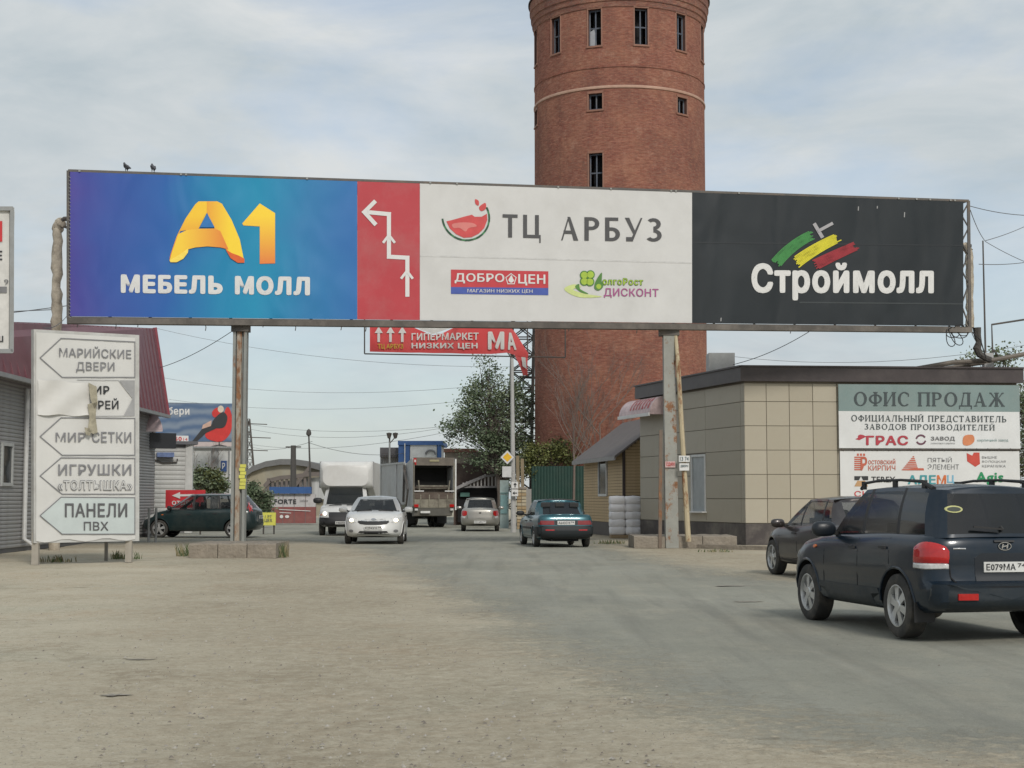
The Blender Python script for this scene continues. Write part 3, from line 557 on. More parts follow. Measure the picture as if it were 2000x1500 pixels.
    ring('roof', [(R+.35, ce+1.5), (R+.35, ce+1.58), (0.1, ce+3.4)], M('rusty_roof_sheet', (0.13, 0.09, 0.075), dirt=.5))
build_tower()

# ------------------------------------------------------------------ office building with tile cladding
YC = DY(1065.4)
C0 = at(1455, 900, YC); CL = at(1250, 900, DY(1051.5)); CR = at(1990, 900, DY(1064.0))
PF = Plane(CR, C0) ; PS = Plane(C0, CL)
def build_office():
    t = thing('office_building', 'flat roofed sales office clad in large beige tiles with dark brown fascia', 'building', (C0.x, C0.y, 0))
    ztop = at(1455, 745, YC).z; zpl = at(1455, 1023, YC).z; zf = at(1455, 717, YC).z
    c0 = Vector((C0.x, C0.y)); cl = Vector((CL.x, CL.y)); cr = Vector((CR.x, CR.y)); bk = cl+(cr-c0)
    nf = PF.n; ns = PS.n
    MORT = M('tile_joint', (0.19, 0.165, 0.13)); TL = [M('beige_tile_%d' % i, c, rough=0.45, var=0.08, scale=1.3, coords='Object', dirt=0.4, dirtcol=(0.28, 0.24, 0.18), dscale=1.3) for i, c in enumerate([(0.40, 0.362, 0.282), (0.38, 0.343, 0.265), (0.42, 0.382, 0.30)])]
    mb = MB(); ins = 0.03
    pts = [c0-nf.xy*ins-ns.xy*ins, cr-nf.xy*ins, bk, cl-ns.xy*ins]
    mb.prism([(p.x, p.y, zpl) for p in pts], (0, 0, ztop-zpl)); mb.build('wall', MORT, t, fix=True)
    mb = MB(); pts2 = [c0-nf.xy*.0, cr-nf.xy*.0, bk, cl-ns.xy*.0]
    mb.prism([(p.x, p.y, 0) for p in pts2], (0, 0, zpl)); mb.build('plinth', M('plinth_brown', (0.06, 0.05, 0.048), rough=.6, dirt=.7, dirtcol=(0.2, 0.18, 0.15), dscale=1.2), t, fix=True)
    # fascia, mitred round the two seen sides
    o = 0.16; FB = M('fascia_brown', (0.045, 0.035, 0.036), rough=0.45, dirt=.25, dirtcol=(0.13, 0.11, 0.10)); crn = c0+nf.xy*o+ns.xy*o
    nb = -nf.xy; outer = [crn, cr+nf.xy*o+(cr-c0).normalized()*o, bk+(cr-c0).normalized()*o+nb*o, cl+ns.xy*o+nb*o]
    mb = MB(); mb.prism([(p.x, p.y, ztop) for p in outer], (0, 0, zf-ztop)); mb.build('fascia', FB, t, fix=True)
    mb = MB(); 
    for a, b in ((0, 1), (0, 3)):
        A = outer[a]; B = outer[b]; mb.bar((A.x, A.y, zf+.02), (B.x, B.y, zf+.02), .12, .05)
    mb.build('roof_trim', FB, t)
    boxpart('roof_vent', M('vent_sheet', (0.5, 0.51, 0.5), dirt=.4), t, tuple(at(1407, 712, YC+4.5)), (0.9, 0.8, 0.75))
    # cladding tiles
    rows = [748, 784, 831.5, 879, 926.5, 974, 1022]; zr = [at(1455, y, YC).z for y in rows]; meshes = {}
    def tile(a, b, z1, z0, n):
        w = (b-a).length; h = z1-z0; key = (round(w, 2), round(h, 2)); mi = random.choice(TL); u = (b-a).normalized()
        k2 = (key, mi.name)
        if k2 not in meshes:
            m = MB(); g = .005; d = .026; bv = .006
            m.add([(g, 0, g), (w-g, 0, g), (w-g, 0, h-g), (g, 0, h-g), (g+bv, -d, g+bv), (w-g-bv, -d, g+bv), (w-g-bv, -d, h-g-bv), (g+bv, -d, h-g-bv)], [(4, 5, 6, 7), (0, 1, 5, 4), (1, 2, 6, 5), (2, 3, 7, 6), (3, 0, 4, 7)])
            o = m.build('tile', mi); meshes[k2] = o.data; bpy.data.objects.remove(o)
        o = bpy.data.objects.new('tile', meshes[k2]); link(o, t); p = a-n*(0.03)-Vector((t.location.x, t.location.y, 0)); o.location = (p.x, p.y, z0); o.rotation_euler = (ru(-.004, .004), 0, atan2(u.y, u.x))
    cols = [1455, 1498, 1543, 1589, 1636]; base = [Vector((*PF.hit(x, 900).xy, 0)) for x in cols]; wt = (base[4]-base[3]); p = base[4]
    while (p+wt-base[0]).length < (cr-c0).length+.1: p = p+wt; base.append(p)
    base.append(Vector((cr.x, cr.y, 0)))
    for i in range(len(base)-1):
        if (base[i+1]-base[i]).length < .1: continue
        for j in range(6): tile(base[i], base[i+1], zr[j], zr[j+1], nf)
    cs = [1250, 1296, 1332, 1378, 1447, 1455]; bs = [Vector((*PS.hit(x, 900).xy, 0)) for x in cs]
    wz0, wz1 = PS.hit(1365, 1000).z, PS.hit(1365, 887).z
    for i in range(5):
        for j in range(6):
            z1, z0 = zr[j], zr[j+1]
            if i == 2 and z1 > wz0 and z0 < wz1:
                a, b = bs[i], bs[i+1]; wl = Vector((*PS.hit(1350, 900).xy, 0))
                if z0 < wz0: tile(a, b, wz0, z0, ns) if wz0-z0 > .1 else None; z0 = max(z0, wz0)
                if z1 > wz1: tile(a, b, z1, wz1, ns) if z1-wz1 > .1 else None; z1 = min(z1, wz1)
                tile(a, wl, z1, z0, ns)
            else: tile(bs[i], bs[i+1], z1, z0, ns)
    # side window with deep white reveal and sill
    wl = PS.hit(1350, 900); wr = PS.hit(1378, 900); mid = (wl+wr)/2; u = PS.u; wd = (wr-wl).length; R = Matrix((u, ns, (0, 0, 1))).transposed()
    def bx(off, zc, w, d, h, mb): p = mid+ns*off; mb.box((p.x, p.y, zc), (w, d, h), R)
    mb = MB(); bx(-.028, (wz0+wz1)/2, wd-.04, .02, wz1-wz0-.04, mb); w = mb.build('window', M('pale_blind', (0.33, 0.36, 0.37), rough=.35), t)
    mb = MB()
    for s in (-1, 1):
        p = mid+u*s*(wd/2-.04)-ns*.0; mb.box((p.x, p.y, (wz0+wz1)/2), (.08, .05, wz1-wz0-.02), R)
    p = mid-ns*.0; mb.box((p.x, p.y, wz1-.05), (wd-.17, .05, .08), R); mb.build('frame', M('white_upvc', (0.6, 0.61, 0.6), rough=.4), w)
    mb = MB(); bx(.06, wz0-.0, wd+.1, .2, .05, mb); mb.build('sill', WHITE, w)
build_office()

# curved shop awning on the side wall
def build_awning():
    a = PS.hit(1252, 800); b = PS.hit(1300, 800); t = thing('shop_awning', 'small curved white and red awning on the left end of the office', 'awning', (a.x, a.y, 0))
    n = PS.n; zt = PS.hit(1280, 776).z; zb = PS.hit(1280, 812).z; mb = MB(); K = 10; W = (b-a)
    prof = [(.62*sin(k/K*pi/2), zb+(zt-zb)*cos(k/K*pi/2)) for k in range(K+1)]
    vs = []
    for s in (-0.3, 1):
        for d, z in prof: p = a+W*s+n*d; vs.append((p.x, p.y, z))
    m = K+1; mb.add(vs, [(k, k+1, m+k+1, m+k) for k in range(K)], 0)
    for s, o in ((-0.3, 0), (1, m)): p = a+W*s; mb.add([vs[o+k] for k in range(m)]+[(p.x, p.y, zb)], [tuple(range(m+1))], 0)
    mb.build('canopy', M('awning_pink', (0.52, 0.40, 0.40), var=.25, scale=5, rough=.5), t)
    e0 = a+W*-.3+n*.64; e1 = a+W+n*.64; mb = MB(); mb.bar((e0.x, e0.y, zb), (e1.x, e1.y, zb), .06, .12); mb.build('edge_trim', WHITE, t)
    for k in range(7):      # red letters run round the curve
        f = 0.15+k*0.12; p0 = a+W*f; mb = MB()
        for j in range(3, 8):
            d, z = prof[j]; d2, z2 = prof[j+1]; q = p0+n*(d+.012); q2 = p0+n*(d2+.012); u = W.normalized()*ru(.06, .16)
            mb.add([(q.x, q.y, z+.012), (q.x+u.x, q.y+u.y, z+.012), (q2.x+u.x, q2.y+u.y, z2+.012), (q2.x, q2.y, z2+.012)], [(0, 1, 2, 3)])
        mb.build('lettering', M('faded_red', (0.42, 0.09, 0.10), var=.2), t)
build_awning()

# ------------------------------------------------------------------ sales banner on the facade
def build_sales_banner():
    a = PF.hit(1636, 870, .08); t = thing('sales_banner', 'large white and grey-green sales office banner hung on the beige facade', 'banner', (a.x, a.y, 0))
    TEAL = mat_banner('grey_green_print', (0.195, 0.265, 0.26), crease=.9); WH = mat_banner('white_vinyl', (0.66, 0.67, 0.67), crease=1.0, var=.05); WH2 = mat_banner('white_board', (0.66, 0.665, 0.655), crease=.3)
    at_plane_box(PF, 1637, 804, 1990, 876, .03, off=.09).build('banner_panel', WH, t); at_plane_box(PF, 1636, 752, 1989, 804, .03, off=.093).build('banner_panel', TEAL, t)
    at_plane_box(PF, 1641, 881, 1992, 1012, .03, off=.05).build('board_panel', WH2, t)
    mb = MB()
    for x in range(1640, 1990, 22): mb.tube([PF.hit(x, 876, .125), PF.hit(x+6, 881, .085)], .012, 5)
    mb.bar(PF.hit(1637, 878.5, .10), PF.hit(1990, 878.5, .10), .03, .04); tag(mb.build('lacing', DKMETAL, t), kind='stuff')
    pl = PF; DG_ = M('print_dark_green', (0.045, 0.06, 0.065), rough=.5); k = dict(off=.135)
    lay(pl, serif2d('ОФИС ПРОДАЖ'), (1665, 766, 1960, 793), DG_, t, slope=1.5, **k)
    lay(pl, serif2d('ОФИЦИАЛЬНЫЙ ПРЕДСТАВИТЕЛЬ', t=.17, h=.1, gap=.16), (1660, 811, 1963, 823), DG_, t, slope=2, **k)
    lay(pl, serif2d('ЗАВОДОВ ПРОИЗВОДИТЕЛЕЙ', t=.17, h=.1, gap=.16), (1686, 828, 1940, 839), DG_, t, slope=2, **k)
    RD = M('print_crimson', (0.42, 0.04, 0.06), rough=.5); OR_ = M('print_brick_red', (0.50, 0.12, 0.07), rough=.5)
    write(pl, 'ГРАС', (1689, 851, 1771, 870), RD, t, bold=.05, **k); shape(pl, ell(1679, 853, 6, 4, 14), RD, t, off=.13); shape(pl, [(1668, 858), (1684, 850), (1690, 853), (1676, 860)], RD, t, off=.127)
    for a0, rr in ((0.4, 9), (3.5, 9)): stroke(pl, [(1796+rr*cos(a0+q*.35), 859+rr*.95*sin(a0+q*.35)) for q in range(7)], 3.2, M('print_plum', (0.13, 0.05, 0.08)), t, name='logo_mark', off=.13)
    write(pl, 'ЗАВОД', (1815, 853, 1862, 862), PRGREY, t, bold=.03, **k); write(pl, 'силикатного кирпича', (1815, 865, 1862, 868.5), PRGREY, t, **k)
    shape(pl, curve_pts([(1880, 852), (1897, 850), (1900, 862), (1890, 870), (1878, 868)], 4), M('print_orange', (0.6, 0.22, 0.1)), t, off=.13); write(pl, 'кирпичный завод', (1906, 857, 1966, 864), M('print_teal_grey', (0.2, 0.3, 0.29)), t, **k)
    k = dict(off=.09)
    write(pl, 'Р', (1679, 892, 1692, 919), OR_, t, bold=.04, **k)
    for i in range(7): shape(pl, [(1667, 892+i*4), (1679+(i % 2)*2, 892+i*4), (1679+(i % 2)*2, 894.6+i*4), (1667, 894.6+i*4)], OR_, t, off=.088)
    for i in range(3): shape(pl, [(1672+i*6, 886), (1676+i*6, 886), (1676+i*6, 890.5), (1672+i*6, 890.5)], OR_, t, off=.088)
    write(pl, 'остовский', (1694, 896, 1747, 907), OR_, t, bold=.01, **k); write(pl, 'КИРПИЧ', (1694, 909, 1747, 919), OR_, t, bold=.01, **k)
    for i in range(8): w = 2+i*2.9; shape(pl, [(1783-w*1.0, 891+i*3.6), (1783+w*.38, 891+i*3.6), (1783+w*.42, 893.4+i*3.6), (1782-w*1.05, 893.4+i*3.6)], OR_, t, off=.088)
    shape(pl, [(1790, 914.5), (1802, 914.5), (1803, 918.8), (1762, 918.8), (1762, 917)], OR_, t, off=.0895)
    write(pl, 'ПЯТЫЙ', (1810, 892, 1857, 903), PRGREY, t, **k); write(pl, 'ЭЛЕМЕНТ', (1810, 907, 1871, 917), PRGREY, t, **k)
    shape(pl, [(1886, 885), (1897, 890), (1900, 884), (1911, 884), (1912, 906), (1903, 912), (1887, 901)], M('print_tomato', (0.52, 0.07, 0.05)), t, off=.088)
    for i, s in enumerate(('ВЫШНЕ', 'ВОЛОЦКАЯ', 'КЕРАМИКА')): write(pl, s, (1916, 891+i*8.5, 1945+17*(i > 0), 896+i*8.5), PRGREY, t, **k)
    for q in (((1667, 930), (1680, 930), (1676, 938), (1667, 938)), ((1680, 930), (1694, 930), (1694, 938), (1684, 938))): shape(pl, q, PRBLACK, t, off=.088)
    shape(pl, [(1673, 939), (1688, 939), (1694, 950), (1667, 950)], M('print_ochre', (0.5, 0.3, 0.15)), t, off=.088)
    write(pl, 'TEREX', (1700, 931, 1747, 942), PRBLACK, t, bold=.02, **k)
    write(pl, 'АЛЕ', (1771, 928, 1826, 946), M('print_teal', (0.06, 0.30, 0.33)), t, bold=.04, **k); write(pl, 'М', (1828, 928, 1846, 946), M('print_orange2', (0.6, 0.16, 0.05)), t, bold=.04, **k); write(pl, 'Ц', (1848, 928, 1862, 946), M('print_sky', (0.2, 0.45, 0.6)), t, bold=.03, **k)
    write(pl, 'Agis', (1904, 922, 1958, 948), M('print_green', (0.02, 0.25, 0.10)), t, bold=.04, **k)
    write(pl, 'СКЦ', (1667, 959, 1710, 972), PRRED, t, bold=.01, **k)
build_sales_banner()

# ------------------------------------------------------------------ yellow kiosk, bags, green fence
def build_kiosk():
    Yk = DY(1049.5); c = at(1220, 1000, Yk); l = at(1141, 1000, DY(1040.5)); t = thing('yellow_kiosk', 'small yellow panelled kiosk with grey pitched roof beside the brick tower', 'kiosk', (c.x, c.y, 0))
    PL = Plane(c, l); n = PL.n; u = (Vector((l.x, l.y, 0))-Vector((c.x, c.y, 0))); Ln = u.length; u.normalize(); g = -n; gw = 3.6    # gable runs from c away from n
    ze = at(1220, 878, Yk).z; zp = at(1220, 1022, Yk).z; c2 = Vector((c.x, c.y, 0)); far = c2+g*gw; zr_ = ze+1.35
    SID = M('ochre_siding', (0.52, 0.385, 0.22), rough=.7, var=.1, dirt=.2); SIDJ = M('siding_joint', (0.2, 0.13, 0.07)); PLI = M('kiosk_plinth', (0.10, 0.09, 0.085))
    P3 = lambda p, z: (p.x, p.y, z)
    mb = MB(); a, b, d, e = c2, c2+u*Ln, c2+u*Ln+g*gw, far; ins = .02
    mb.prism([P3(c2-n*ins+u*ins, zp), P3(b-n*ins, zp), P3(d, zp), P3(far+u*ins, zp)], (0, 0, ze-zp))
    mb.prism([P3(c2+u*ins, ze), P3(far+u*ins, ze), P3(c2+g*gw/2+u*ins, zr_)], u*(Ln-ins)); mb.build('wall', SIDJ, t, fix=True)
    mb = MB(); mb.prism([P3(c2, 0), P3(b, 0), P3(d, 0), P3(far, 0)], (0, 0, zp)); mb.build('plinth', PLI, t, fix=True)
    # siding planks: courses proud of the wall
    H = .118; nrow = int((ze-zp)/H); R1 = Matrix((u, n, (0, 0, 1))).transposed(); R2 = Matrix((g, -u, (0, 0, 1))).transposed()
    w0, w1 = (PL.hit(1187, 930)-c2).xy.length, (PL.hit(1171, 930)-c2).xy.length; wz0, wz1 = PL.hit(1179, 967).z, PL.hit(1179, 898).z
    segs = {}
    def plank(p, ln, R):
        k = (round(ln, 3), tuple(round(x, 3) for x in R.col[0]))
        if k not in segs:
            m = MB(); m.box((0, 0, 0), (ln, .03, H-.014), R); o = m.build('siding_plank', SID); segs[k] = o.data; bpy.data.objects.remove(o)
        o = bpy.data.objects.new('siding_plank', segs[k]); link(o, t); o.location = Vector(p)-t.location
    for i in range(nrow):
        z = zp+H*(i+.5)
        if wz0 < z < wz1:
            plank(P3(c2+u*(w0-.05)/2, z), w0-.09, R1); plank(P3(c2+u*((w1+.05+Ln)/2), z), Ln-w1-.05, R1)
        else: plank(P3(c2+u*Ln/2, z), Ln-.04, R1)
        plank(P3(c2+g*gw/2, z), gw-.04, R2)
    for i in range(8):
        z = ze+.06+i*H; w = gw*(1-(z+.05-ze)/(zr_-ze))
        if w > .2: plank(P3(c2+g*gw/2, z), w, R2)
    mb = MB(); mid = c2+u*(w0+w1)/2+n*.01
    mb.box(P3(mid, (wz0+wz1)/2), (w1-w0, .04, wz1-wz0), R1); w = mb.build('window', WGLASS, t); mb = MB()
    for s in (-1, 1): p = mid+u*s*((w1-w0)/2-.03)+n*.03; mb.box(P3(p, (wz0+wz1)/2), (.1, .06, wz1-wz0+.08), R1)
    for z in (wz0, wz1): p = mid+n*.028; mb.box(P3(p, z), (w1-w0-.1, .055, .1), R1)
    mb.build('frame', M('white_upvc', (0.6, 0.61, 0.6), rough=.4), w)
    mb = MB(); p = c2+n*.03-u*.03; mb.box(P3(p, (zp+ze)/2), (.1, .1, ze-zp), R1); mb.build('downpipe', M('brown_pipe', (0.05, 0.035, 0.03)), t)
    # roof slabs with overhang
    RF = M('grey_roof_sheet', (0.115, 0.10, 0.095), rough=.6, dirt=.2); ov = .45; sl = (zr_-ze)/(gw/2); mb = MB()
    r0 = c2+g*gw/2; A = c2+n*ov
    for side in (0, 1):
        e_ = (c2+n*ov) if side == 0 else (far+g*ov); za = ze-sl*ov
        q = [P3(e_-u*.35, za), P3(e_+u*(Ln+.35), za), P3(r0+u*(Ln+.35), zr_), P3(r0-u*.35, zr_)]
        if side: q = q[::-1]
        mb.prism(q, (0, 0, .09))
    mb.build('roof', RF, t)
    mb = MB(); mb.bar(P3(A-u*.35, ze-sl*ov+.0), P3(A+u*(Ln+.35), ze-sl*ov), .05, .16); mb.build('gutter', M('gutter_grey', (0.3, 0.29, 0.28)), t)
build_kiosk()
def build_bags():
    c = G(1222, 1051); t = thing('wrapped_bag_stack', 'waist high stack of white wrapped bags beside the yellow kiosk', 'bag stack', (c.x, c.y, 0)); s = c.y/FPX
    W = 60*s; H = at(1222, 970, c.y).z; BG = mat_banner('white_wrap', (0.82, 0.81, 0.82), crease=1.8, dirt=.08); n = 5
    boxpart('pallet', M('pallet_wood', (0.3, 0.22, 0.13)), t, (c.x, c.y+.45, .06), (W*.95, .95, .12))
    for i in range(n):
        for j in range(2):
            z = .13+(H-.13)*(i+.5)/n; w = W*.5*ru(1.0, 1.08); h = (H-.13)/n*1.22; x = c.x+(j-.5)*W*.5; mb = MB(); m, k = 7, 14; vs = []
            for a in range(m):
                ph = -pi/2+pi*a/(m-1)
                for b in range(k):
                    th = 2*pi*b/k; f = lambda q, e: math.copysign(abs(q)**e, q); vs.append((x+w/2*f(cos(th), .25)*f(cos(ph), .16)*ru(.97, 1.03), c.y+.45+.47*f(sin(th), .25)*f(cos(ph), .16)*ru(.97, 1.03), z+h/2*f(sin(ph), .8)*ru(.92, 1.08)))
            mb.add(vs, [(a*k+b, a*k+(b+1) % k, (a+1)*k+(b+1) % k, (a+1)*k+b) for a in range(m-1) for b in range(k)]); mb.build('bag', BG, t, smooth=True, ang=60)
build_bags()
def corrugated(name, label, cat, a, b, z0, z1, mat, pitch=.2, depth=.04, posts=True, group=None):
    a = Vector(a); b = Vector(b); t = thing(name, label, cat, (a.x, a.y, 0), group=group); u = (b-a); ln = u.xy.length; u = Vector((u.x, u.y, 0)).normalized(); n = Vector((u.y, -u.x, 0))
    if n.y > 0: n = -n
    k = int(ln/pitch); sw = 1.2; npan = max(1, int(ln/sw+.5))
    for q in range(npan):
        mb = MB(); x0 = q*ln/npan; x1 = (q+1)*ln/npan-.01; m = int((x1-x0)/pitch*4); vs = []
        for i in range(m+1):
            x = x0+(x1-x0)*i/m; d = depth if (i % 4) in (1, 2) else 0; p = Vector((a.x, a.y, 0))+u*x+n*d; vs += [(p.x, p.y, z0), (p.x, p.y, z1)]
        for i in range(m+1):
            x = x0+(x1-x0)*i/m; d = depth if (i % 4) in (1, 2) else 0; p = Vector((a.x, a.y, 0))+u*x+n*(d-.012); vs += [(p.x, p.y, z0), (p.x, p.y, z1)]
        o = 2*(m+1); mb.add(vs, [(2*i, 2*i+2, 2*i+3, 2*i+1) for i in range(m)]+[(o+2*i+2, o+2*i, o+2*i+1, o+2*i+3) for i in range(m)]+[(2*i+1, 2*i+3, o+2*i+3, o+2*i+1) for i in range(m)])
        mb.build('sheet_panel', mat, t)
    if posts:
        for q in range(npan+1):
            p = Vector((a.x, a.y, 0))+u*(q*ln/npan)-n*.06; boxpart('post', DKMETAL, t, (p.x, p.y, (z1)/2), (.06, .06, z1-.02))
    return t
GF = M('green_profiled_sheet', (0.014, 0.048, 0.036), rough=.7, dirt=.2, dirtcol=(0.08, 0.08, 0.06))
yg = DY(1031); corrugated('green_fence', 'dark green corrugated metal fence between the lamp post and the yellow kiosk', 'fence', at(1038, 1000, yg+1), at(1143, 1000, yg), .05, at(1090, 910, yg).z, GF, pitch=.16, depth=.02)

# ------------------------------------------------------------------ gantry billboard over the road
BA = at(133, 480, 42.4); BB = at(1892, 520, 48.7); PB = Plane(BA, BB)
PLL = at(466, 900, PB.hit(466, 900).y+.15); PRR = at(1309, 900, PB.hit(1309, 900).y+.15)
def topy(x): return 333+(x-133)*(392-333)/1759
def boty(x): return 622+(x-133)*(641-622)/1759
def build_gantry():
    t = thing('gantry_billboard', 'very long advertising billboard on two rusty posts spanning the road', 'billboard', (PLL.x, PLL.y, 0))
    FR = M('billboard_frame', (0.10, 0.095, 0.09), rough=.7, dirt=.6, dirtcol=(0.22, 0.16, 0.11))
    def panel(x0, x1, mat):
        mb = MB(); nx, nz = 8, 4; mb.uv = []; vs = []
        for j in range(nz+1):
            for i in range(nx+1):
                x = x0+(x1-x0)*i/nx; y = (topy(x)+3)+(boty(x)-4-topy(x)-3)*j/nz; vs.append(PB.hit(x, y, .05)); mb.uv.append((i/nx, 1-j/nz))
        mb.add(vs, [(j*(nx+1)+i, (j+1)*(nx+1)+i, (j+1)*(nx+1)+i+1, j*(nx+1)+i+1) for j in range(nz) for i in range(nx)])
        k = len(mb.v); c = [0, nx, (nx+1)*(nz+1)-1, (nx+1)*nz]; back = [Vector(vs[i])-PB.n*.03 for i in c]; mb.v += [tuple(p) for p in back]; mb.uv += [(0, 0)]*4
        mb.f += [(k, k+1, k+2, k+3)]; mb.m += [0]; return mb.build('banner_panel', mat, t)
    panel(137, 697.2, mat_blue_print())['label'] = 'blue banner with large gold A1 sign'
    panel(697.6, 819.2, mat_banner('red_print', (0.45, 0.05, 0.062), crease=.35))['label'] = 'narrow red banner with a white zigzag arrow'
    panel(819.6, 1350.6, mat_banner('white_print', (0.59, 0.585, 0.57), crease=.35))['label'] = 'white banner with a watermelon slice'
    panel(1351, 1880, mat_banner('black_print', (0.017, 0.022, 0.026), crease=.8, rough=.55, dirt=.15, dirtcol=(0.035, 0.045, 0.05)))['label'] = 'black banner with green, yellow and red brush strokes'
    def weld(x0, x1, y0, y1, mat):
        mb = MB(); a, b, w = PB.hit(x0, y0, .052), PB.hit(x1, y1, .052), Vector((0, 0, .022)); mb.prism([a-w, b-w, b+w, a+w], PB.n*.004); mb.build('vinyl_seam', mat, t)
    weld(1352, 1879, 474, 480, M('black_seam', (0.012, 0.016, 0.02), rough=.5)); weld(1560, 1879, 591, 594, M('grey_seam', (0.035, 0.042, 0.045), rough=.5)); weld(820, 1350, 500, 514, M('white_seam', (0.54, 0.535, 0.52)))
    # box frame: front and back rectangles joined by braces
    D = 0.75; mb = MB(); h = lambda x, y, o=0.: PB.hit(x, y, o)
    for o in (-.02, -D):
        mb.bar(h(133, topy(133), o), h(1892, topy(1892), o), .07, .07); mb.bar(h(133, boty(133), o), h(1895, boty(1895), o), .1, .1)
        mb.bar(h(133, topy(133), o), h(133, boty(133), o), .07, .07, up=(0, 1, 0)); mb.bar(h(1892, topy(1892), o), h(1895, boty(1895), o), .09, .07, up=(0, 1, 0))
    for k in range(23):
        x = 135+k*79.8; x2 = x+79.8
        for y in (topy, boty): mb.bar(h(x, y(x), -.05), h(x, y(x), -D), .05, .05)
        if k < 22: mb.bar(h(x, topy(x), -D), h(x, boty(x), -D), .05, .05, up=(0, 1, 0)); mb.bar(h(x, topy(x), -.12), h(x2, boty(x2), -D+.05), .04, .04)
    for y0, y1 in ((396, 445), (445, 500), (500, 555), (555, 636)): mb.bar(h(1878, (y0+y1)/2, 0), h(1893, y0, -.05), .035, .035); mb.bar(h(1878, (y0+y1)/2, 0), h(1894, y1, -.05), .035, .035)
    mb.build('truss_frame', FR, t)
    mb = MB(); mb.bar(h(131, boty(131)+5, .0), h(1895, boty(1895)+4, .0), .28, .16); mb.bar(h(131, boty(131)+2, -.5), h(1895, boty(1895)+2, -.5), .12, .14); mb.build('bottom_beam', M('beam_brown', (0.085, 0.075, 0.065), dirt=.7, dirtcol=(0.25, 0.22, 0.19), dscale=.6), t)
    mb = MB()
    for k in range(16): x = ru(140, 1880); mb.box(h(x, topy(x)+1.0, .06), (.05, .05, .05))
    for k in range(40): y = 345+k*7; mb.tube([h(134, y, .02), h(138, y+3, .06)], .008, 4)
    tag(mb.build('lacing', M('lacing_cord', (0.3, 0.3, 0.28)), t), kind='stuff')
    mb = MB()
    for x, ln in ((150, 12), (225, 14), (268, 10), (400, 16), (512, 8), (575, 14), (664, 12), (712, 14), (1240, 12), (1108, 10), (1540, 9)): mb.tube([h(x, boty(x), .1), h(x+2, boty(x)+ln, .12), h(x+1, boty(x)+ln+6, .1)], .012, 4)
    mb.build('hanging_wires', DKMETAL, t)
    # ---- left post: two channels with a rusty flat between
    GP = mat_rusty('grey_post_paint', (0.25, 0.26, 0.245), .25); RP = mat_rusty('rusty_post', (0.36, 0.32, 0.26), .6, 2.2)
    b = PLL; sx = b.y/FPX; top = h(466, 628).z; mb = MB(); w = 27*sx
    for s in (-1, 1): mb.box((b.x+s*(w/2-.04), b.y+.1, top/2), (.08, .32, top))
    mb.box((b.x, b.y+.14, top/2), (w-.16, .16, top)); p = mb.build('post', GP, t)
    mb = MB(); mb.box((b.x-.02, b.y+.02, top/2), (.13, .07, top)); mb.build('flat_bar', RP, p)
    mb = MB(); mb.box((b.x, b.y+.1, top-.12), (w+.1, .4, .3)); mb.build('bracket', FR, p)
    YS = M('yellow_paper', (0.62, 0.60, 0.12), var=.12)
    for i in range(7): mb = MB(); z = at(473, 910+i*7, b.y).z; mb.box((b.x+.13+ru(-.02, .02), b.y-.075, z), (.17, .01, .09)); mb.build('paper_notice', YS, p)
    # ---- right post
    b = PRR; sx = b.y/FPX; top = h(1309, 636).z; mb = MB(); GP2 = mat_rusty('mottled_post_paint', (0.29, 0.29, 0.26), .35, 3.5, .7)
    pw = 24*sx; mb.add([(b.x-pw*.42, b.y-.1, 0), (b.x+pw*.62, b.y-.1, 0), (b.x+pw*.62, b.y+.28, 0), (b.x-pw*.42, b.y+.28, 0), (b.x-pw*.5, b.y-.1, top), (b.x+pw*.42, b.y-.1, top), (b.x+pw*.42, b.y+.28, top), (b.x-pw*.5, b.y+.28, top)],
        [(3, 2, 1, 0), (4, 5, 6, 7), (0, 1, 5, 4), (1, 2, 6, 5), (2, 3, 7, 6), (3, 0, 4, 7)]); p = mb.build('post', GP2, t)
    mb = MB(); mb.tube([(at(1344, 1045, b.y-.2).x, b.y-.25, .2), (at(1322, 700, b.y).x, b.y-.2, at(1322, 700, b.y).z), (at(1318, 655, b.y).x, b.y, top)], [.085, .07, .05], 8); mb.build('brace_pipe', mat_rusty('peeling_pipe', (0.45, 0.38, 0.25), .35, 3), p)
    mb = MB(); mb.bar((b.x-.33, b.y-.02, 0), (b.x-.28, b.y, at(1296, 840, b.y).z), .1, .12, up=(0, 1, 0)); mb.build('brace_bar', mat_rusty('brown_bar', (0.16, 0.12, 0.09), .3), p)
    boxpart('bracket', FR, p, (b.x, b.y+.1, top-.12), (.6, .45, .34))
    Q = Plane((b.x-1, b.y-.13), (b.x+1, b.y-.13)); mb = at_plane_box(Q, 1299, 901, 1319, 913, .01, off=.01); s = mb.build('paper_notice', M('notice_pink', (0.55, 0.38, 0.36), var=.2, scale=15), p); write(Q, 'СДАМ', (1301, 903, 1317, 911), PRRED, p, bold=.02, off=.03, name='notice_print')
    Q = Plane((b.x-1, b.y-.36), (b.x+1, b.y-.36)); at_plane_box(Q, 1326, 890, 1347, 902, .01, off=.0).build('paper_notice', PRWHITE, p); write(Q, '13 74', (1328, 892, 1345, 900), M('print_slate', (0.1, 0.15, 0.16)), p, bold=.02, off=.02, name='notice_print')
    at_plane_box(Q, 1327, 905, 1346, 919, .01, off=.0).build('paper_notice', PRWHITE, p); write(Q, 'ДВЕРИ', (1329, 908, 1344, 913), M('print_slate'), p, bold=.02, off=.02, name='notice_print')
    # ---- blue banner print
    W = PRWHITE; o = .062
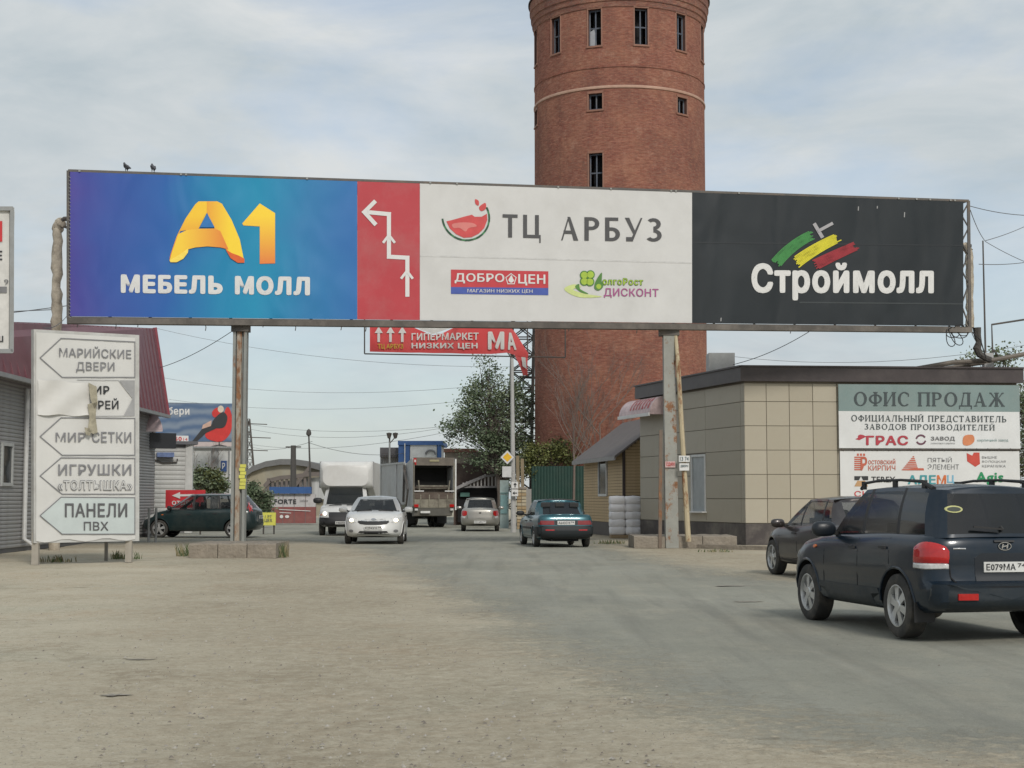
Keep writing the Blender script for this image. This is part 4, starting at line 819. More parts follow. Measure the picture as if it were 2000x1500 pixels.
    A_ = mat_uvgrad('gold_print', hexc('#d9612a'), hexc('#f2c326'), 2, .0, .75); A2 = mat_uvgrad('gold_print_light', hexc('#e8a028'), hexc('#f5d02c'), 0, .0, .6); A3 = mat_uvgrad('gold_print_fold', hexc('#f3c934'), hexc('#e0782c'), 0, .2, 1)
    shape(PB, [(330, 510), (333, 497)]+[(345, 462), (362, 428), (381, 400), (388, 394), (424, 394), (434, 399), (419, 420), (415, 430), (404, 416), (388, 447), (352, 452)], A_, t, off=o)
    shape(PB, [(404, 394), (424, 394), (434, 400), (452, 430), (468, 468), (477, 512), (466, 514), (448, 500), (440, 484), (419, 447), (404, 416)], A2, t, off=o+.006)
    shape(PB, [(348, 458), (365, 450), (385, 447.5), (419, 447), (430, 452), (446, 488), (430, 484), (405, 482), (382, 484), (366, 488), (352, 506), (340, 512), (331, 510), (336, 492)], A3, t, off=o+.012)
    shape(PB, [(331, 509), (342, 503), (358, 493), (368, 485), (367, 494), (358, 506), (345, 513), (333, 513)], M('gold_light', hexc('#f5d75a')), t, off=o+.018)
    shape(PB, [(440, 487), (452, 495), (466, 500), (477, 506), (477, 514), (464, 514), (450, 505)], M('gold_dark', hexc('#d8602c')), t, off=o+.018)
    shape(PB, [(404, 417), (419, 445), (390, 445)], M('azure_print', hexc('#2f73b4')), t, off=o+.024)
    shape(PB, [(473, 437), (507, 398), (537, 417), (537, 515), (507, 516), (507, 443), (475, 441)], mat_uvgrad('gold_one', hexc('#e07a34'), hexc('#f6cf2e'), 2, .0, .8), t, off=o)
    write(PB, 'МЕБЕЛЬ МОЛЛ', (236, 536, 605, 573), W, t, bold=.085, off=o, slope=5)
    # ---- red banner arrows
    a = [(795, 576), (795, 502+2), (759, 502), (759, 419), (716, 415)]; stroke(PB, a, 8, W, t, name='arrow_mark', off=o)
    stroke(PB, [(730, 396), (711, 415), (731, 437)], 8, W, t, name='arrow_mark', off=o+.006)
    stroke(PB, [(749, 473), (759, 460), (769, 473)], 5, W, t, name='arrow_mark', off=o+.006); stroke(PB, [(784, 543), (794, 530), (804, 543)], 5, W, t, name='arrow_mark', off=o+.006)
    # ---- white banner print
    cx, cy = 911, 428; rim = [(863, 434)]+[(911+47*cos(pi-pi*k/14*.98+.12)*(1.0), 427+45*sin(.10+pi*k/14*.90)) for k in range(1, 14)]+[(953, 408)]
    def arcband(r0, r1, mat, off, a0=174, a1=-28, dash=None):
        n = 22; mb = MB()
        for k in range(n):
            if dash and (k % 3) == 2: continue
            x = lambda r, q: PB.hit(909+r*cos(radians(a0+(a1-a0)*q/n))*1.0, 425+r*sin(radians(a0+(a1-a0)*q/n))*.98+.04*(r*cos(radians(a0+(a1-a0)*q/n))), off)
            mb.poly([x(r0, k), x(r0, k+1), x(r1, k+1), x(r1, k)])
        mb.build('logo_mark', mat, t)
    arcband(47.5, 44, M('print_leaf', (0.05, 0.20, 0.08)), o); arcband(47.6, 44, M('print_dark_leaf', (0.02, 0.08, 0.04)), o+.004, dash=True)
    RDW = M('print_melon', (0.56, 0.075, 0.075)); shape(PB, [(871, 433), (884, 430), (905, 424), (921, 420), (926, 424), (940, 424), (950, 418), (951, 430), (945, 446), (934, 457), (920, 464), (905, 465), (890, 458), (878, 447)], RDW, t, off=o)
    shape(PB, curve_pts([(883, 438), (905, 435), (924, 437), (930, 443), (915, 446), (908, 453), (897, 446), (885, 446)], 4), M('print_pink', (0.62, 0.2, 0.18)), t, off=o+.006)
    shape(PB, curve_pts([(927, 390), (934, 393), (934, 402), (928, 399)], 4), RDW, t, off=o); shape(PB, curve_pts([(947, 397), (948, 408), (939, 413), (935, 405)], 4), RDW, t, off=o)
    BK = M('print_charcoal', (0.06, 0.06, 0.062), rough=.5)
    lay(PB, serif2d('ТЦ', sf=False, t=.2, h=.14, gap=.2), (980, 419, 1057, 464), BK, t, off=o, slope=2); lay(PB, serif2d('АРБУЗ', sf=False, t=.2, h=.14, gap=.16), (1091, 424, 1293, 470), BK, t, off=o, slope=3)
    shape(PB, [(880, 527), (1070, 530.5), (1070, 563), (880, 561)], M('print_red_box', (0.50, 0.05, 0.06)), t, off=o); shape(PB, [(880, 561), (1070, 563), (1070, 577), (880, 574.5)], M('print_blue_box', (0.06, 0.10, 0.36)), t, off=o)
    write(PB, 'ДОБРО', (887, 534, 984, 554), W, t, bold=.03, off=o+.008, slope=1); write(PB, 'ЦЕН', (1011, 536, 1064, 558), W, t, bold=.03, off=o+.008, slope=1)
    stroke(PB, [(997+10.5*cos(radians(90+72*k))*-1, 546-11*sin(radians(90+72*k))) for k in range(5)], 1.6, W, t, name='logo_mark', off=o+.008, closed=True); shape(PB, curve_pts([(992, 548), (995, 542), (998, 538), (1001, 545), (1003, 549), (997, 553)], 3), W, t, off=o+.008)
    write(PB, 'МАГАЗИН НИЗКИХ ЦЕН', (912, 565, 1039, 573), W, t, bold=.01, off=o+.008, slope=1)
    GY = M('print_lime', (0.36, 0.50, 0.06)); DGN = M('print_green2', (0.09, 0.22, 0.05)); 
    shape(PB, curve_pts([(1101, 566), (1118, 556), (1135, 560), (1118, 566), (1140, 574), (1175, 580), (1130, 581)], 5), M('print_pale_lime', (0.55, 0.62, 0.25)), t, off=o)
    shape(PB, curve_pts([(1122, 561), (1130, 555), (1132, 565), (1148, 574), (1135, 572)], 4), DGN, t, off=o+.004)
    for dx, dy in ((-6, -6), (6, -7), (-6, 6), (5, 7)): shape(PB, ell(1146+dx, 544+dy, 8.8, 8.8, 14), DGN, t, off=o+.006); shape(PB, ell(1146+dx, 544+dy, 6.6, 6.6, 14), GY, t, off=o+.010)
    shape(PB, curve_pts([(1160, 556), (1164, 546), (1174, 533), (1174, 550), (1177, 560), (1168, 568), (1160, 564)], 4), DGN, t, off=o+.012); shape(PB, ell(1168, 560, 5, 5, 12), GY, t, off=o+.016)
    write(PB, 'олгоРост', (1175, 543, 1255, 557.5), DGN, t, bold=.07, off=o+.004, slope=1); write(PB, 'олгоРост', (1176, 544, 1254, 556.5), GY, t, bold=.02, off=o+.012, slope=1)
    write(PB, 'ДИСКОНТ', (1178, 563, 1285, 582), M('print_magenta', (0.36, 0.10, 0.24)), t, bold=.025, off=o, slope=1.5)
    # ---- black banner print
    write(PB, 'Строймолл', (1466, 513, 1822, 587), W, t, bold=.06, off=o, slope=1)
    def brush(p0, p1, c, w0, w1, mat, seed):
        r = random.Random(seed); mb = MB(); nb = 9
        for b_ in range(nb):
            f = (b_+.5)/nb-.5; t0 = r.uniform(0, .07); t1 = 1-r.uniform(0, .10); prev = None; K = 10
            for k in range(K+1):
                q = t0+(t1-t0)*k/K; x = (1-q)**2*p0[0]+2*q*(1-q)*c[0]+q*q*p1[0]; y = (1-q)**2*p0[1]+2*q*(1-q)*c[1]+q*q*p1[1]
                dx = 2*(1-q)*(c[0]-p0[0])+2*q*(p1[0]-c[0]); dy = 2*(1-q)*(c[1]-p0[1])+2*q*(p1[1]-c[1]); m = sqrt(dx*dx+dy*dy); nx, ny = -dy/m, dx/m; w = w0+(w1-w0)*q; hw = w/nb*.46 if r.random() < .9 else w/nb*.3
                cur = (x+nx*w*f, y+ny*w*f, nx*hw, ny*hw)
                if prev: mb.poly([PB.hit(prev[0]-prev[2], prev[1]-prev[3], o+b_*.001), PB.hit(cur[0]-cur[2], cur[1]-cur[3], o+b_*.001), PB.hit(cur[0]+cur[2], cur[1]+cur[3], o+b_*.001), PB.hit(prev[0]+prev[2], prev[1]+prev[3], o+b_*.001)])
                prev = cur
        mb.build('brush_stroke', mat, t)
    brush((1513, 516), (1590, 457), (1545, 476), 23, 19, M('print_mid_green', (0.05, 0.23, 0.06)), 1); brush((1551, 515), (1640, 463), (1592, 483), 24, 19, M('print_yellow', (0.62, 0.56, 0.03)), 2); brush((1588, 519), (1674, 479), (1630, 498), 22, 18, M('print_dark_red', (0.30, 0.025, 0.035)), 3)
    stroke(PB, [(1590, 440), (1603, 462)], 7, M('print_silver', (0.35, 0.34, 0.35)), t, name='brush_mark', off=o+.01); stroke(PB, [(1598, 451), (1622, 438)], 6, M('print_silver'), t, name='brush_mark', off=o+.02)
    for (x, y, l_) in ((1674, 404, 8), (1406, 621, 7), (1711, 403, 5), (1764, 415, 10)): shape(PB, [(x, y), (x+2, y), (x+1.5, y+l_), (x-.5, y+l_)], M('scratch', (0.3, 0.3, 0.3)), t, name='scratch_mark', off=o)
build_gantry()

def footing(px0, px1, ypt, ybot, label, ytop_back, name='concrete_footing'):
    zt = .36; yf = DY(ybot); yb = yf+2.3; a = at(px0, 1000, yf); b = at(px1, 1000, yf); t = MB()
    o = thing(name, label, 'footing', ((a.x+b.x)/2, yf+1, 0)); w = b.x-a.x; n = 3
    for i in range(n):
        mb = MB(); x0 = a.x+w*i/n; x1 = a.x+w*(i+1)/n-.02; m = 7; k = 5; vs = []
        j = lambda: ru(-.012, .012)
        for (yy, zz) in ((yf, 0), (yf-.0, zt*.5), (yf+.01, zt-.03), (yf+.05, zt), (yb, zt), (yb, 0)):
            for q in range(m): vs.append((x0+(x1-x0)*q/(m-1), yy+j(), zz+(j() if zz else 0)))
        R = 6; mb.add(vs, [(r*m+q, r*m+q+1, (r+1)*m+q+1, (r+1)*m+q) for r in range(R-1) for q in range(m-1)]+[tuple(r*m for r in range(R-1, -1, -1)), tuple(r*m+m-1 for r in range(R))]); mb.build('concrete_block', CONC, o, smooth=True, ang=25)
    return o
footing(370, 541, 0, 1090, 'cracked concrete footing under the left billboard post with weeds at its ends', 0)
footing(1238, 1440, 0, 1070.5, 'long concrete footing under the right billboard post beside the tiled office', 0)
for (px, py, w, h, n, lb) in ((368, 1086, .3, .35, 60, 'dry weeds at the left end of the left concrete footing'), (548, 1088, .18, .4, 50, 'dry weeds at the right end of the left concrete footing'), (245, 1092, .35, .22, 60, 'low weeds behind the right leg of the white arrow sign'),
        (110, 1098, .4, .18, 50, 'low weeds at the left leg of the white arrow sign'), (1395, 1078, .5, .1, 40, 'sparse grass along the kerb in front of the office'), (1190, 1062, .5, .15, 50, 'sparse grass at the foot of the yellow kiosk')):
    tuft(px, py, w, h, n, 'weed_tuft', lb, WEED)

# ------------------------------------------------------------------ insulated heating pipe that runs behind the board
def build_pipe():
    a = at(108, 900, 44.3); b = at(1900, 900, 50.2); t = thing('heating_pipe', 'insulated overhead heating pipe in torn pale wrapping at both ends of the billboard', 'pipe', (a.x, a.y, 0))
    WR = M('pipe_wrap', (0.44, 0.39, 0.31), rough=.9, var=.35, scale=3, bump=1.0, bscale=4, dirt=.7, dirtcol=(0.16, 0.13, 0.10), dscale=2.5)
    def wob(pts, r, n=40, amp=.06):
        o = []; rr = []
        for i in range(n+1):
            f = i/n*(len(pts)-1); k = min(int(f), len(pts)-2); q = f-k; p = Vector(pts[k])*(1-q)+Vector(pts[k+1])*q; o.append(p+Vector((ru(-1, 1), ru(-1, 1), 0))*amp*.5); rr.append(r*ru(.82, 1.18))
        return o, rr
    zt = at(100, 442, 44.3).z; o, rr = wob([(a.x-.0, a.y, 0), (a.x-.05, a.y, zt*.5), (a.x-.08, a.y, zt-.1), (a.x-.02, a.y, zt+.1)], .15, 70); mb = MB(); mb.tube(o, rr, 10); mb.build('wrapped_riser', WR, t, smooth=True, ang=80)
    mb = MB(); zc = zt+.12; mb.tube([(a.x-.02, a.y, zc), (a.x+.1, a.y, zc+.1), (a.x+.6, a.y+.05, zc+.12)], .07, 8); mb.tube([(a.x+.1, a.y, zc-.12), (a.x+.6, a.y+.05, zc-.3)], .04, 6); mb.build('elbow', DKMETAL, t)
    zb = at(1897, 480, 50.2).z; o, rr = wob([(b.x, b.y, at(1908, 640, 50.2).z), (b.x+.03, b.y, zb-.2), (b.x-.1, b.y, zb)], .13, 30, .04); mb = MB(); mb.tube(o, rr, 10); mb.build('wrapped_riser', WR, t, smooth=True, ang=80)
    P = lambda x, y, dy=0: at(x, y, 50.2+dy); mb = MB(); pts = [P(1908, 640), P(1909, 655), P(1912, 668), P(1908, 680), P(1913, 692), P(1924, 699), P(1935, 703)]; mb.tube(pts, [.14, .12, .1, .14, .12, .1, .1], 8); mb.build('elbow', M('dark_lagging', (0.07, 0.065, 0.06), rough=.9, bump=.8), t)
    mb = MB(); mb.tube([P(1897, 480), P(1882, 480)], .06, 8); mb.build('elbow', DKMETAL, t)
    mb = MB(); q = at(1940, 690, 50.6)
    mb.tube([(a.x+.6, a.y+.05, zc+.12), (b.x-.1, b.y, zb)], .10, 8); mb.build('crossing_pipe', WR, t, smooth=True)
    mb = MB(); c1 = at(1780, 722, 50.0); c2 = at(1860, 708, 50.4); mb.tube([c1, c2, P(1925, 704, .3)], [.08, .08, .08], 8); mb.tube([P(1935, 704, .3), P(2010, 690, .5), P(2200, 668, 1)], .075, 8); mb.tube([P(1935, 706, .6), P(1830, 722, .6)], .07, 8); mb.build('roof_pipe', M('pipe_brown', (0.14, 0.12, 0.10), dirt=.4), t)
    mb = MB(); mb.bar((q.x-.1, q.y+.3, 0), (q.x-.1, q.y+.3, at(1, 690, 50.9).z), .3, .3, up=(0, 1, 0)); mb.build('support_post', M('pale_support', (0.42, 0.42, 0.41), dirt=.5), t)
build_pipe()
# tangle of cable under the board's right end
mb = MB()
for cx, cy, rx, ry, ro in ((1852, 660, 7, 18, -.3), (1872, 648, 15, 13, .2), (1862, 656, 8, 22, -.6), (1880, 646, 9, 11, .4), (1858, 650, 12, 10, .1)):
    mb.tube([PB.hit(cx+rx*cos(a)*cos(ro)-ry*sin(a)*sin(ro), cy+rx*cos(a)*sin(ro)+ry*sin(a)*cos(ro), .1+.06*sin(a*2)) for a in [2*pi*k/20 for k in range(21)]], .015, 5)
mb.tube([PB.hit(1895, 645, 0), PB.hit(1912, 665, .1), PB.hit(1926, 700, 0)], .02, 5); tag(mb.build('cable_tangle', BLACK), 'loose loops of black cable hanging under the right end of the billboard', 'cable')
# thin mast and bent frame behind the pipe
q = at(1925, 700, 52); mb = MB(); mb.tube([(q.x, 52, 0), (q.x, 52, at(1925, 470, 52).z)], [.05, .025], 6); tag(mb.build('thin_mast', DKMETAL), 'thin steel mast standing right of the billboard end', 'mast')
mb = MB(); P = lambda x, y: at(x, y, 53); mb.tube([P(2060, 615), P(1937, 634), P(1939, 700)], .035, 6); mb.tube([P(1939, 683), P(1955, 700)], .03, 6); mb.tube([(P(1939, 700).x, 53, 0), P(1939, 700)], .04, 6); tag(mb.build('bent_pipe_frame', DKMETAL), 'thin bent pipe frame above the right end of the office roof', 'pipe frame')

# ------------------------------------------------------------------ red banner hung under the board
def build_red_banner():
    a = PB.hit(712, 660, -6.5); b = PB.hit(1105, 660, -6.5); P = Plane(a, b); t = thing('red_street_banner', 'torn red street banner with white letters hanging below the long billboard', 'banner', (a.x, a.y, 0))
    R_ = mat_banner('red_cloth', (0.66, 0.075, 0.08), crease=1.0); mb = MB(); f = DKMETAL
    for p, q in (((712, 600), (712, 691)), ((712, 691), (1104, 698)), ((1104, 698), (1104, 615)), ((1030, 693), (1030, 610))): mb.tube([P.hit(*p), P.hit(*q)], .022, 6)
    for x, y in ((712, 600), (1104, 615), (905, 606)): q = P.hit(x, y); r = PB.hit(x, y-40, -.8); mb.tube([q, (q.x*.5+r.x*.5, q.y*.5+r.y*.5, q.z*.5+r.z*.5), r], .03, 6)
    mb.tube([P.hit(712, 600), P.hit(1104, 615)], .022, 6)
    mb.build('frame', f, t)
    tops = [(722, 634), (760, 634), (800, 637), (820, 645), (845, 655), (862, 652), (880, 643), (905, 633), (960, 633), (995, 636), (1008, 652), (1020, 672), (1031, 690)]; bots = [(722, 687), (760, 688), (800, 689), (820, 689), (845, 690), (862, 690), (880, 690), (905, 691), (960, 691.5), (990, 689), (1000, 692), (1016, 697), (1031, 698)]
    mb = MB(); n = len(tops); vs = []
    for k in range(n): 
        for j in range(4): vs.append(P.hit(tops[k][0]+(bots[k][0]-tops[k][0])*j/3, tops[k][1]+(bots[k][1]-tops[k][1])*j/3, .03+.02*sin(k*1.1+j)))
    mb.add(vs, [(k*4+j, k*4+j+1, k*4+j+5, k*4+j+4) for k in range(n-1) for j in range(3)]); mb.build('banner_cloth', R_, t, smooth=True)
    sl = [P.hit(1004, 692, .03), P.hit(1031, 696, .0), P.hit(1028, 715, .15), P.hit(1030, 733, .05), P.hit(1021, 734, .1), P.hit(1014, 716, .1)]; MB().poly(sl).build('torn_strip', R_, t)
    MB().poly([P.hit(1016, 698, .17), P.hit(1024, 699, .17), P.hit(1026, 722, .2), P.hit(1018, 716, .2)]).build('strip_print', PRWHITE, t)
    MB().poly([P.hit(803, 632, .05), P.hit(872, 632, .05), P.hit(880, 641, .05), P.hit(846, 652, .06), P.hit(822, 645, .05)]).build('folded_corner', M('banner_back', (0.6, 0.6, 0.58)), t)
    W = PRWHITE; o = .075
    for x in (739, 762, 785): stroke(P, [(x, 666), (x, 648)], 5, W, t, name='arrow_mark', off=o); shape(P, [(x-8, 651), (x, 638), (x+8, 651)], W, t, name='arrow_mark', off=o+.006)
    write(P, 'ТЦ АРБУЗ', (737, 672, 787, 683), M('print_amber', (0.6, 0.4, 0.05)), t, bold=.04, off=o); write(P, 'ГИПЕРМАРКЕТ', (803, 651, 934, 665), W, t, bold=.04, off=o, slope=-1); write(P, 'НИЗКИХ ЦЕН', (803, 670, 932, 683), W, t, bold=.05, off=o)
    write(P, 'М', (952, 648, 984, 683), W, t, bold=.06, off=o); write(P, 'А', (991, 650, 1008, 684), W, t, bold=.06, off=o, shear=-4)
build_red_banner()

# ------------------------------------------------------------------ white direction sign on the left
def build_arrow_sign():
    a = at(66, 900, 35.0); b = at(272, 900, 36.6); P = Plane(a, b); t = thing('direction_sign', 'tall white board with five outlined arrow panels standing on two legs', 'sign', ((a.x+b.x)/2, (a.y+b.y)/2, 0))
    WB = mat_banner('sign_white', (0.63, 0.625, 0.60), crease=.5, dirt=.15); EDG = M('sign_edge', (0.5, 0.5, 0.48), dirt=.3)
    ty = lambda x: 643+(x-66)*.055; by = lambda x: 1061-(x-66)*.022
    mb = MB(); q = [P.hit(66, by(66), 0), P.hit(272, by(272), 0), P.hit(272, ty(272), 0), P.hit(66, ty(66), 0)]; mb.prism([p-P.n*.16 for p in q], P.n*.16); mb.build('sign_box', EDG, t, fix=True)
    mb = MB(); vs = []; nx, nz = 12, 20
    for j in range(nz+1):
        for i in range(nx+1):
            x = 70+(263-70)*i/nx; y = (ty(x)+6)+(by(x)-ty(x)-10)*j/nz
            if j == nz: y += 3*sin(i*1.3)
            vs.append(P.hit(x, y, .02+.006*sin(i*1.7+j*.9)))
    mb.add(vs, [(j*(nx+1)+i, j*(nx+1)+i+1, (j+1)*(nx+1)+i+1, (j+1)*(nx+1)+i) for j in range(nz) for i in range(nx)]); mb.build('sign_face', WB, t, smooth=True)
    mb = MB()
    for p, r in ((a, 74), (b, 256)):
        c = P.hit(r, 1000, -.08); mb = MB(); mb.box((c.x, c.y, .36), (.15, .12, .74)); mb.build('leg', M('leg_concrete', (0.36, 0.33, 0.28), dirt=.5), t)
    for r in (105, 240): c = P.hit(r, 1000, -.9); MB().box((c.x, c.y, .4), (.07, .07, .8)).build('leg', M('leg_grey', (0.2, 0.19, 0.17)), t)
    OL = M('outline_grey', (0.20, 0.20, 0.21)); sh = lambda x, y: (x, y)
    def arrow(y0, y1, tip, mat=OL, fill=None, xr=262):
        ym = (y0+y1)/2; pts = [(tip, ym), (118, y0), (xr, y0+6*(y0 < 700)+1), (xr, y1), (120, y1)]
        if fill: shape(P, pts, fill, t, name='arrow_panel', off=.032)
        stroke(P, pts, 1.8, mat, t, name='arrow_outline', off=.04, closed=True)
    arrow(661, 737, 77); arrow(816, 889, 77); arrow(894, 965, 77); arrow(971, 1043, 77, fill=M('mint_print', (0.52, 0.575, 0.565), var=.08, scale=1.5))
    TG = M('letter_grey', (0.22, 0.22, 0.23), var=.25, scale=6); TD = M('letter_dark_grey', (0.11, 0.11, 0.115), var=.2, scale=6); k = dict(off=.045)
    write(P, 'МАРИЙСКИЕ', (114, 675, 255, 697), TG, t, bold=.015, slope=4, **k); write(P, 'ДВЕРИ', (147, 707, 222, 727), TG, t, bold=.012, slope=1, **k)
    sh_ = [(232, 743), (262, 743), (262, 813), (240, 813), (258, 778)]; shape(P, sh_, M('grey_triangle', (0.33, 0.33, 0.33)), t, name='arrow_panel', off=.036)
    stroke(P, [(150, 742), (230, 743), (258, 778), (242, 812), (180, 813)], 1.2, M('outline_light', (0.4, 0.4, 0.4)), t, name='arrow_outline', off=.04)
    write(P, 'ИР', (183, 754, 212, 770), PRBLACK, t, bold=.025, **k); write(P, 'РЕЙ', (190, 778, 230, 799), PRBLACK, t, bold=.02, **k)
    mb = MB(); vs = []; nx = 10; nz = 6
    for j in range(nz+1):
        for i in range(nx+1):
            x = 72+(172-72)*i/nx; y = 741+(810-741)*j/nz+i*.8*(1 if j < 3 else .3)+(1.5*sin(i*1.1) if j in (0, nz) else 0); vs.append(P.hit(x, y, .06+.03*sin(i*.8+j)+.02*(i/nx)))
    mb.add(vs, [(j*(nx+1)+i, j*(nx+1)+i+1, (j+1)*(nx+1)+i+1, (j+1)*(nx+1)+i) for j in range(nz) for i in range(nx)]); mb.build('torn_sheet', mat_banner('loose_sheet', (0.64, 0.63, 0.60), crease=.8, dirt=.1), t, smooth=True)
    TN = M('torn_tan', (0.34, 0.31, 0.23), var=.3, scale=8)
    for q in ([(168, 748), (184, 756), (186, 790), (180, 800), (172, 780)], [(166, 790), (184, 786), (182, 815), (186, 845), (178, 848), (166, 842), (170, 815)], [(160, 835), (176, 838), (170, 852), (163, 848)]): shape(P, q, TN, t, name='torn_scrap', off=.14)
    write(P, 'МИР', (107, 845, 165, 863), TG, t, bold=.02, slope=0, **k); write(P, 'СЕТКИ', (178, 843, 255, 864), TG, t, bold=.02, slope=1, **k)
    write(P, 'ИГРУШКИ', (112, 907, 255, 928), TG, t, bold=.025, **k); write(P, '«ТОЛТЫШКА»', (111, 938, 257, 958), TG, t, bold=.055, **k); write(P, '«ТОЛТЫШКА»', (112, 939.5, 256, 956.5), M('sign_letter_white', (0.6, 0.6, 0.58)), t, bold=.0, off=.055)
    write(P, 'ПАНЕЛИ', (125, 983, 247, 1010), TD, t, bold=.03, **k); write(P, 'ПВХ', (162, 1019, 210, 1036), TD, t, bold=.015, **k)
build_arrow_sign()
# part of a tall sign at the left edge
def build_edge_sign():
    a = at(-75, 600, 33.0); b = at(22, 600, 33.6); P = Plane(a, b); t = thing('tall_shop_sign', 'white shop sign in a grey frame cut off by the left edge', 'sign', (b.x, b.y, 0))
    at_plane_box(P, -72, 408, 22, 686, .12, off=-.12).build('sign_board', M('edge_sign_white', (0.6, 0.59, 0.56)), t)
    mb = MB(); 
    for p, q in (((-74, 408), (24, 408)), ((22, 406), (21, 688)), ((-74, 686), (24, 686)), ((-74, 406), (-74, 688))): mb.bar(P.hit(*p), P.hit(*q), .09, .14, up=tuple(P.n))
    mb.build('frame', GREY, t); c = P.hit(-30, 600, -.15)
    mb = MB(); mb.bar((c.x, c.y, 0), (c.x, c.y, P.hit(16, 690).z), .09, .09, up=(0, 1, 0)); c = P.hit(-60, 600, -.15); mb.bar((c.x, c.y, 0), (c.x, c.y, P.hit(16, 690).z), .09, .09, up=(0, 1, 0)); mb.build('post', GREY, t)
    shape(P, [(-40, 432), (4, 432), (4, 472), (-40, 474)], PRRED, t, off=.02); write(P, 'ЛЕ', (-30, 490, 4, 508), PRBLACK, t, bold=.03, off=.02)
    write(P, '№ 9', (-20, 545, 16, 556), PRGREY, t, off=.02); shape(P, [(-40, 560), (13, 560), (13, 572), (-40, 572)], PRGREY, t, off=.02); write(P, 'ДУШ', (-40, 656, 6, 670), PRBLACK, t, bold=.03, off=.02)
build_edge_sign()

# ------------------------------------------------------------------ grey sided shop on the left with maroon roof
def siding_wall(t, a, b, z0, z1, H, mat, joint, thick=.03, holes=()):
    """horizontal profiled boards between ground points a and b, each its own piece"""
    a = Vector((a[0], a[1], 0)); b = Vector((b[0], b[1], 0)); u = (b-a).normalized(); n = Vector((u.y, -u.x, 0)); n = n if n.dot(-a) > 0 else -n; ln = (b-a).length; data = {}
    k = int((z1-z0)/H)
    def piece(x0, x1, z):
        w = round(x1-x0, 2)
        if w not in data:
            m = MB(); h = H; pr = [(0, -h/2), (thick, -h/2+.012), (thick*1.1, 0), (thick*.35, h/2-.015), (0, h/2)]
            vs = [u*s*w/2+n*d+Vector((0, 0, z_)) for s in (-1, 1) for d, z_ in pr]; m.add(vs, [(i, i+1, 6+i, 5+i) for i in range(4)]+[(4, 3, 2, 1, 0), (5, 6, 7, 8, 9)]); o = m.build('siding_board', mat); data[w] = o.data; bpy.data.objects.remove(o)
        o = bpy.data.objects.new('siding_board', data[w]); link(o, t); c = a+u*(x0+x1)/2+n*.006; o.location = Vector((c.x, c.y, z))-t.location
    for i in range(k):
        z = z0+H*(i+.5); cuts = [(x0, x1) for x0, x1, h0, h1 in holes if h0 < z < h1]; x = 0
        for x0, x1 in sorted(cuts): piece(x, x0, z); x = x1
        piece(x, ln, z)
    return u, n, ln
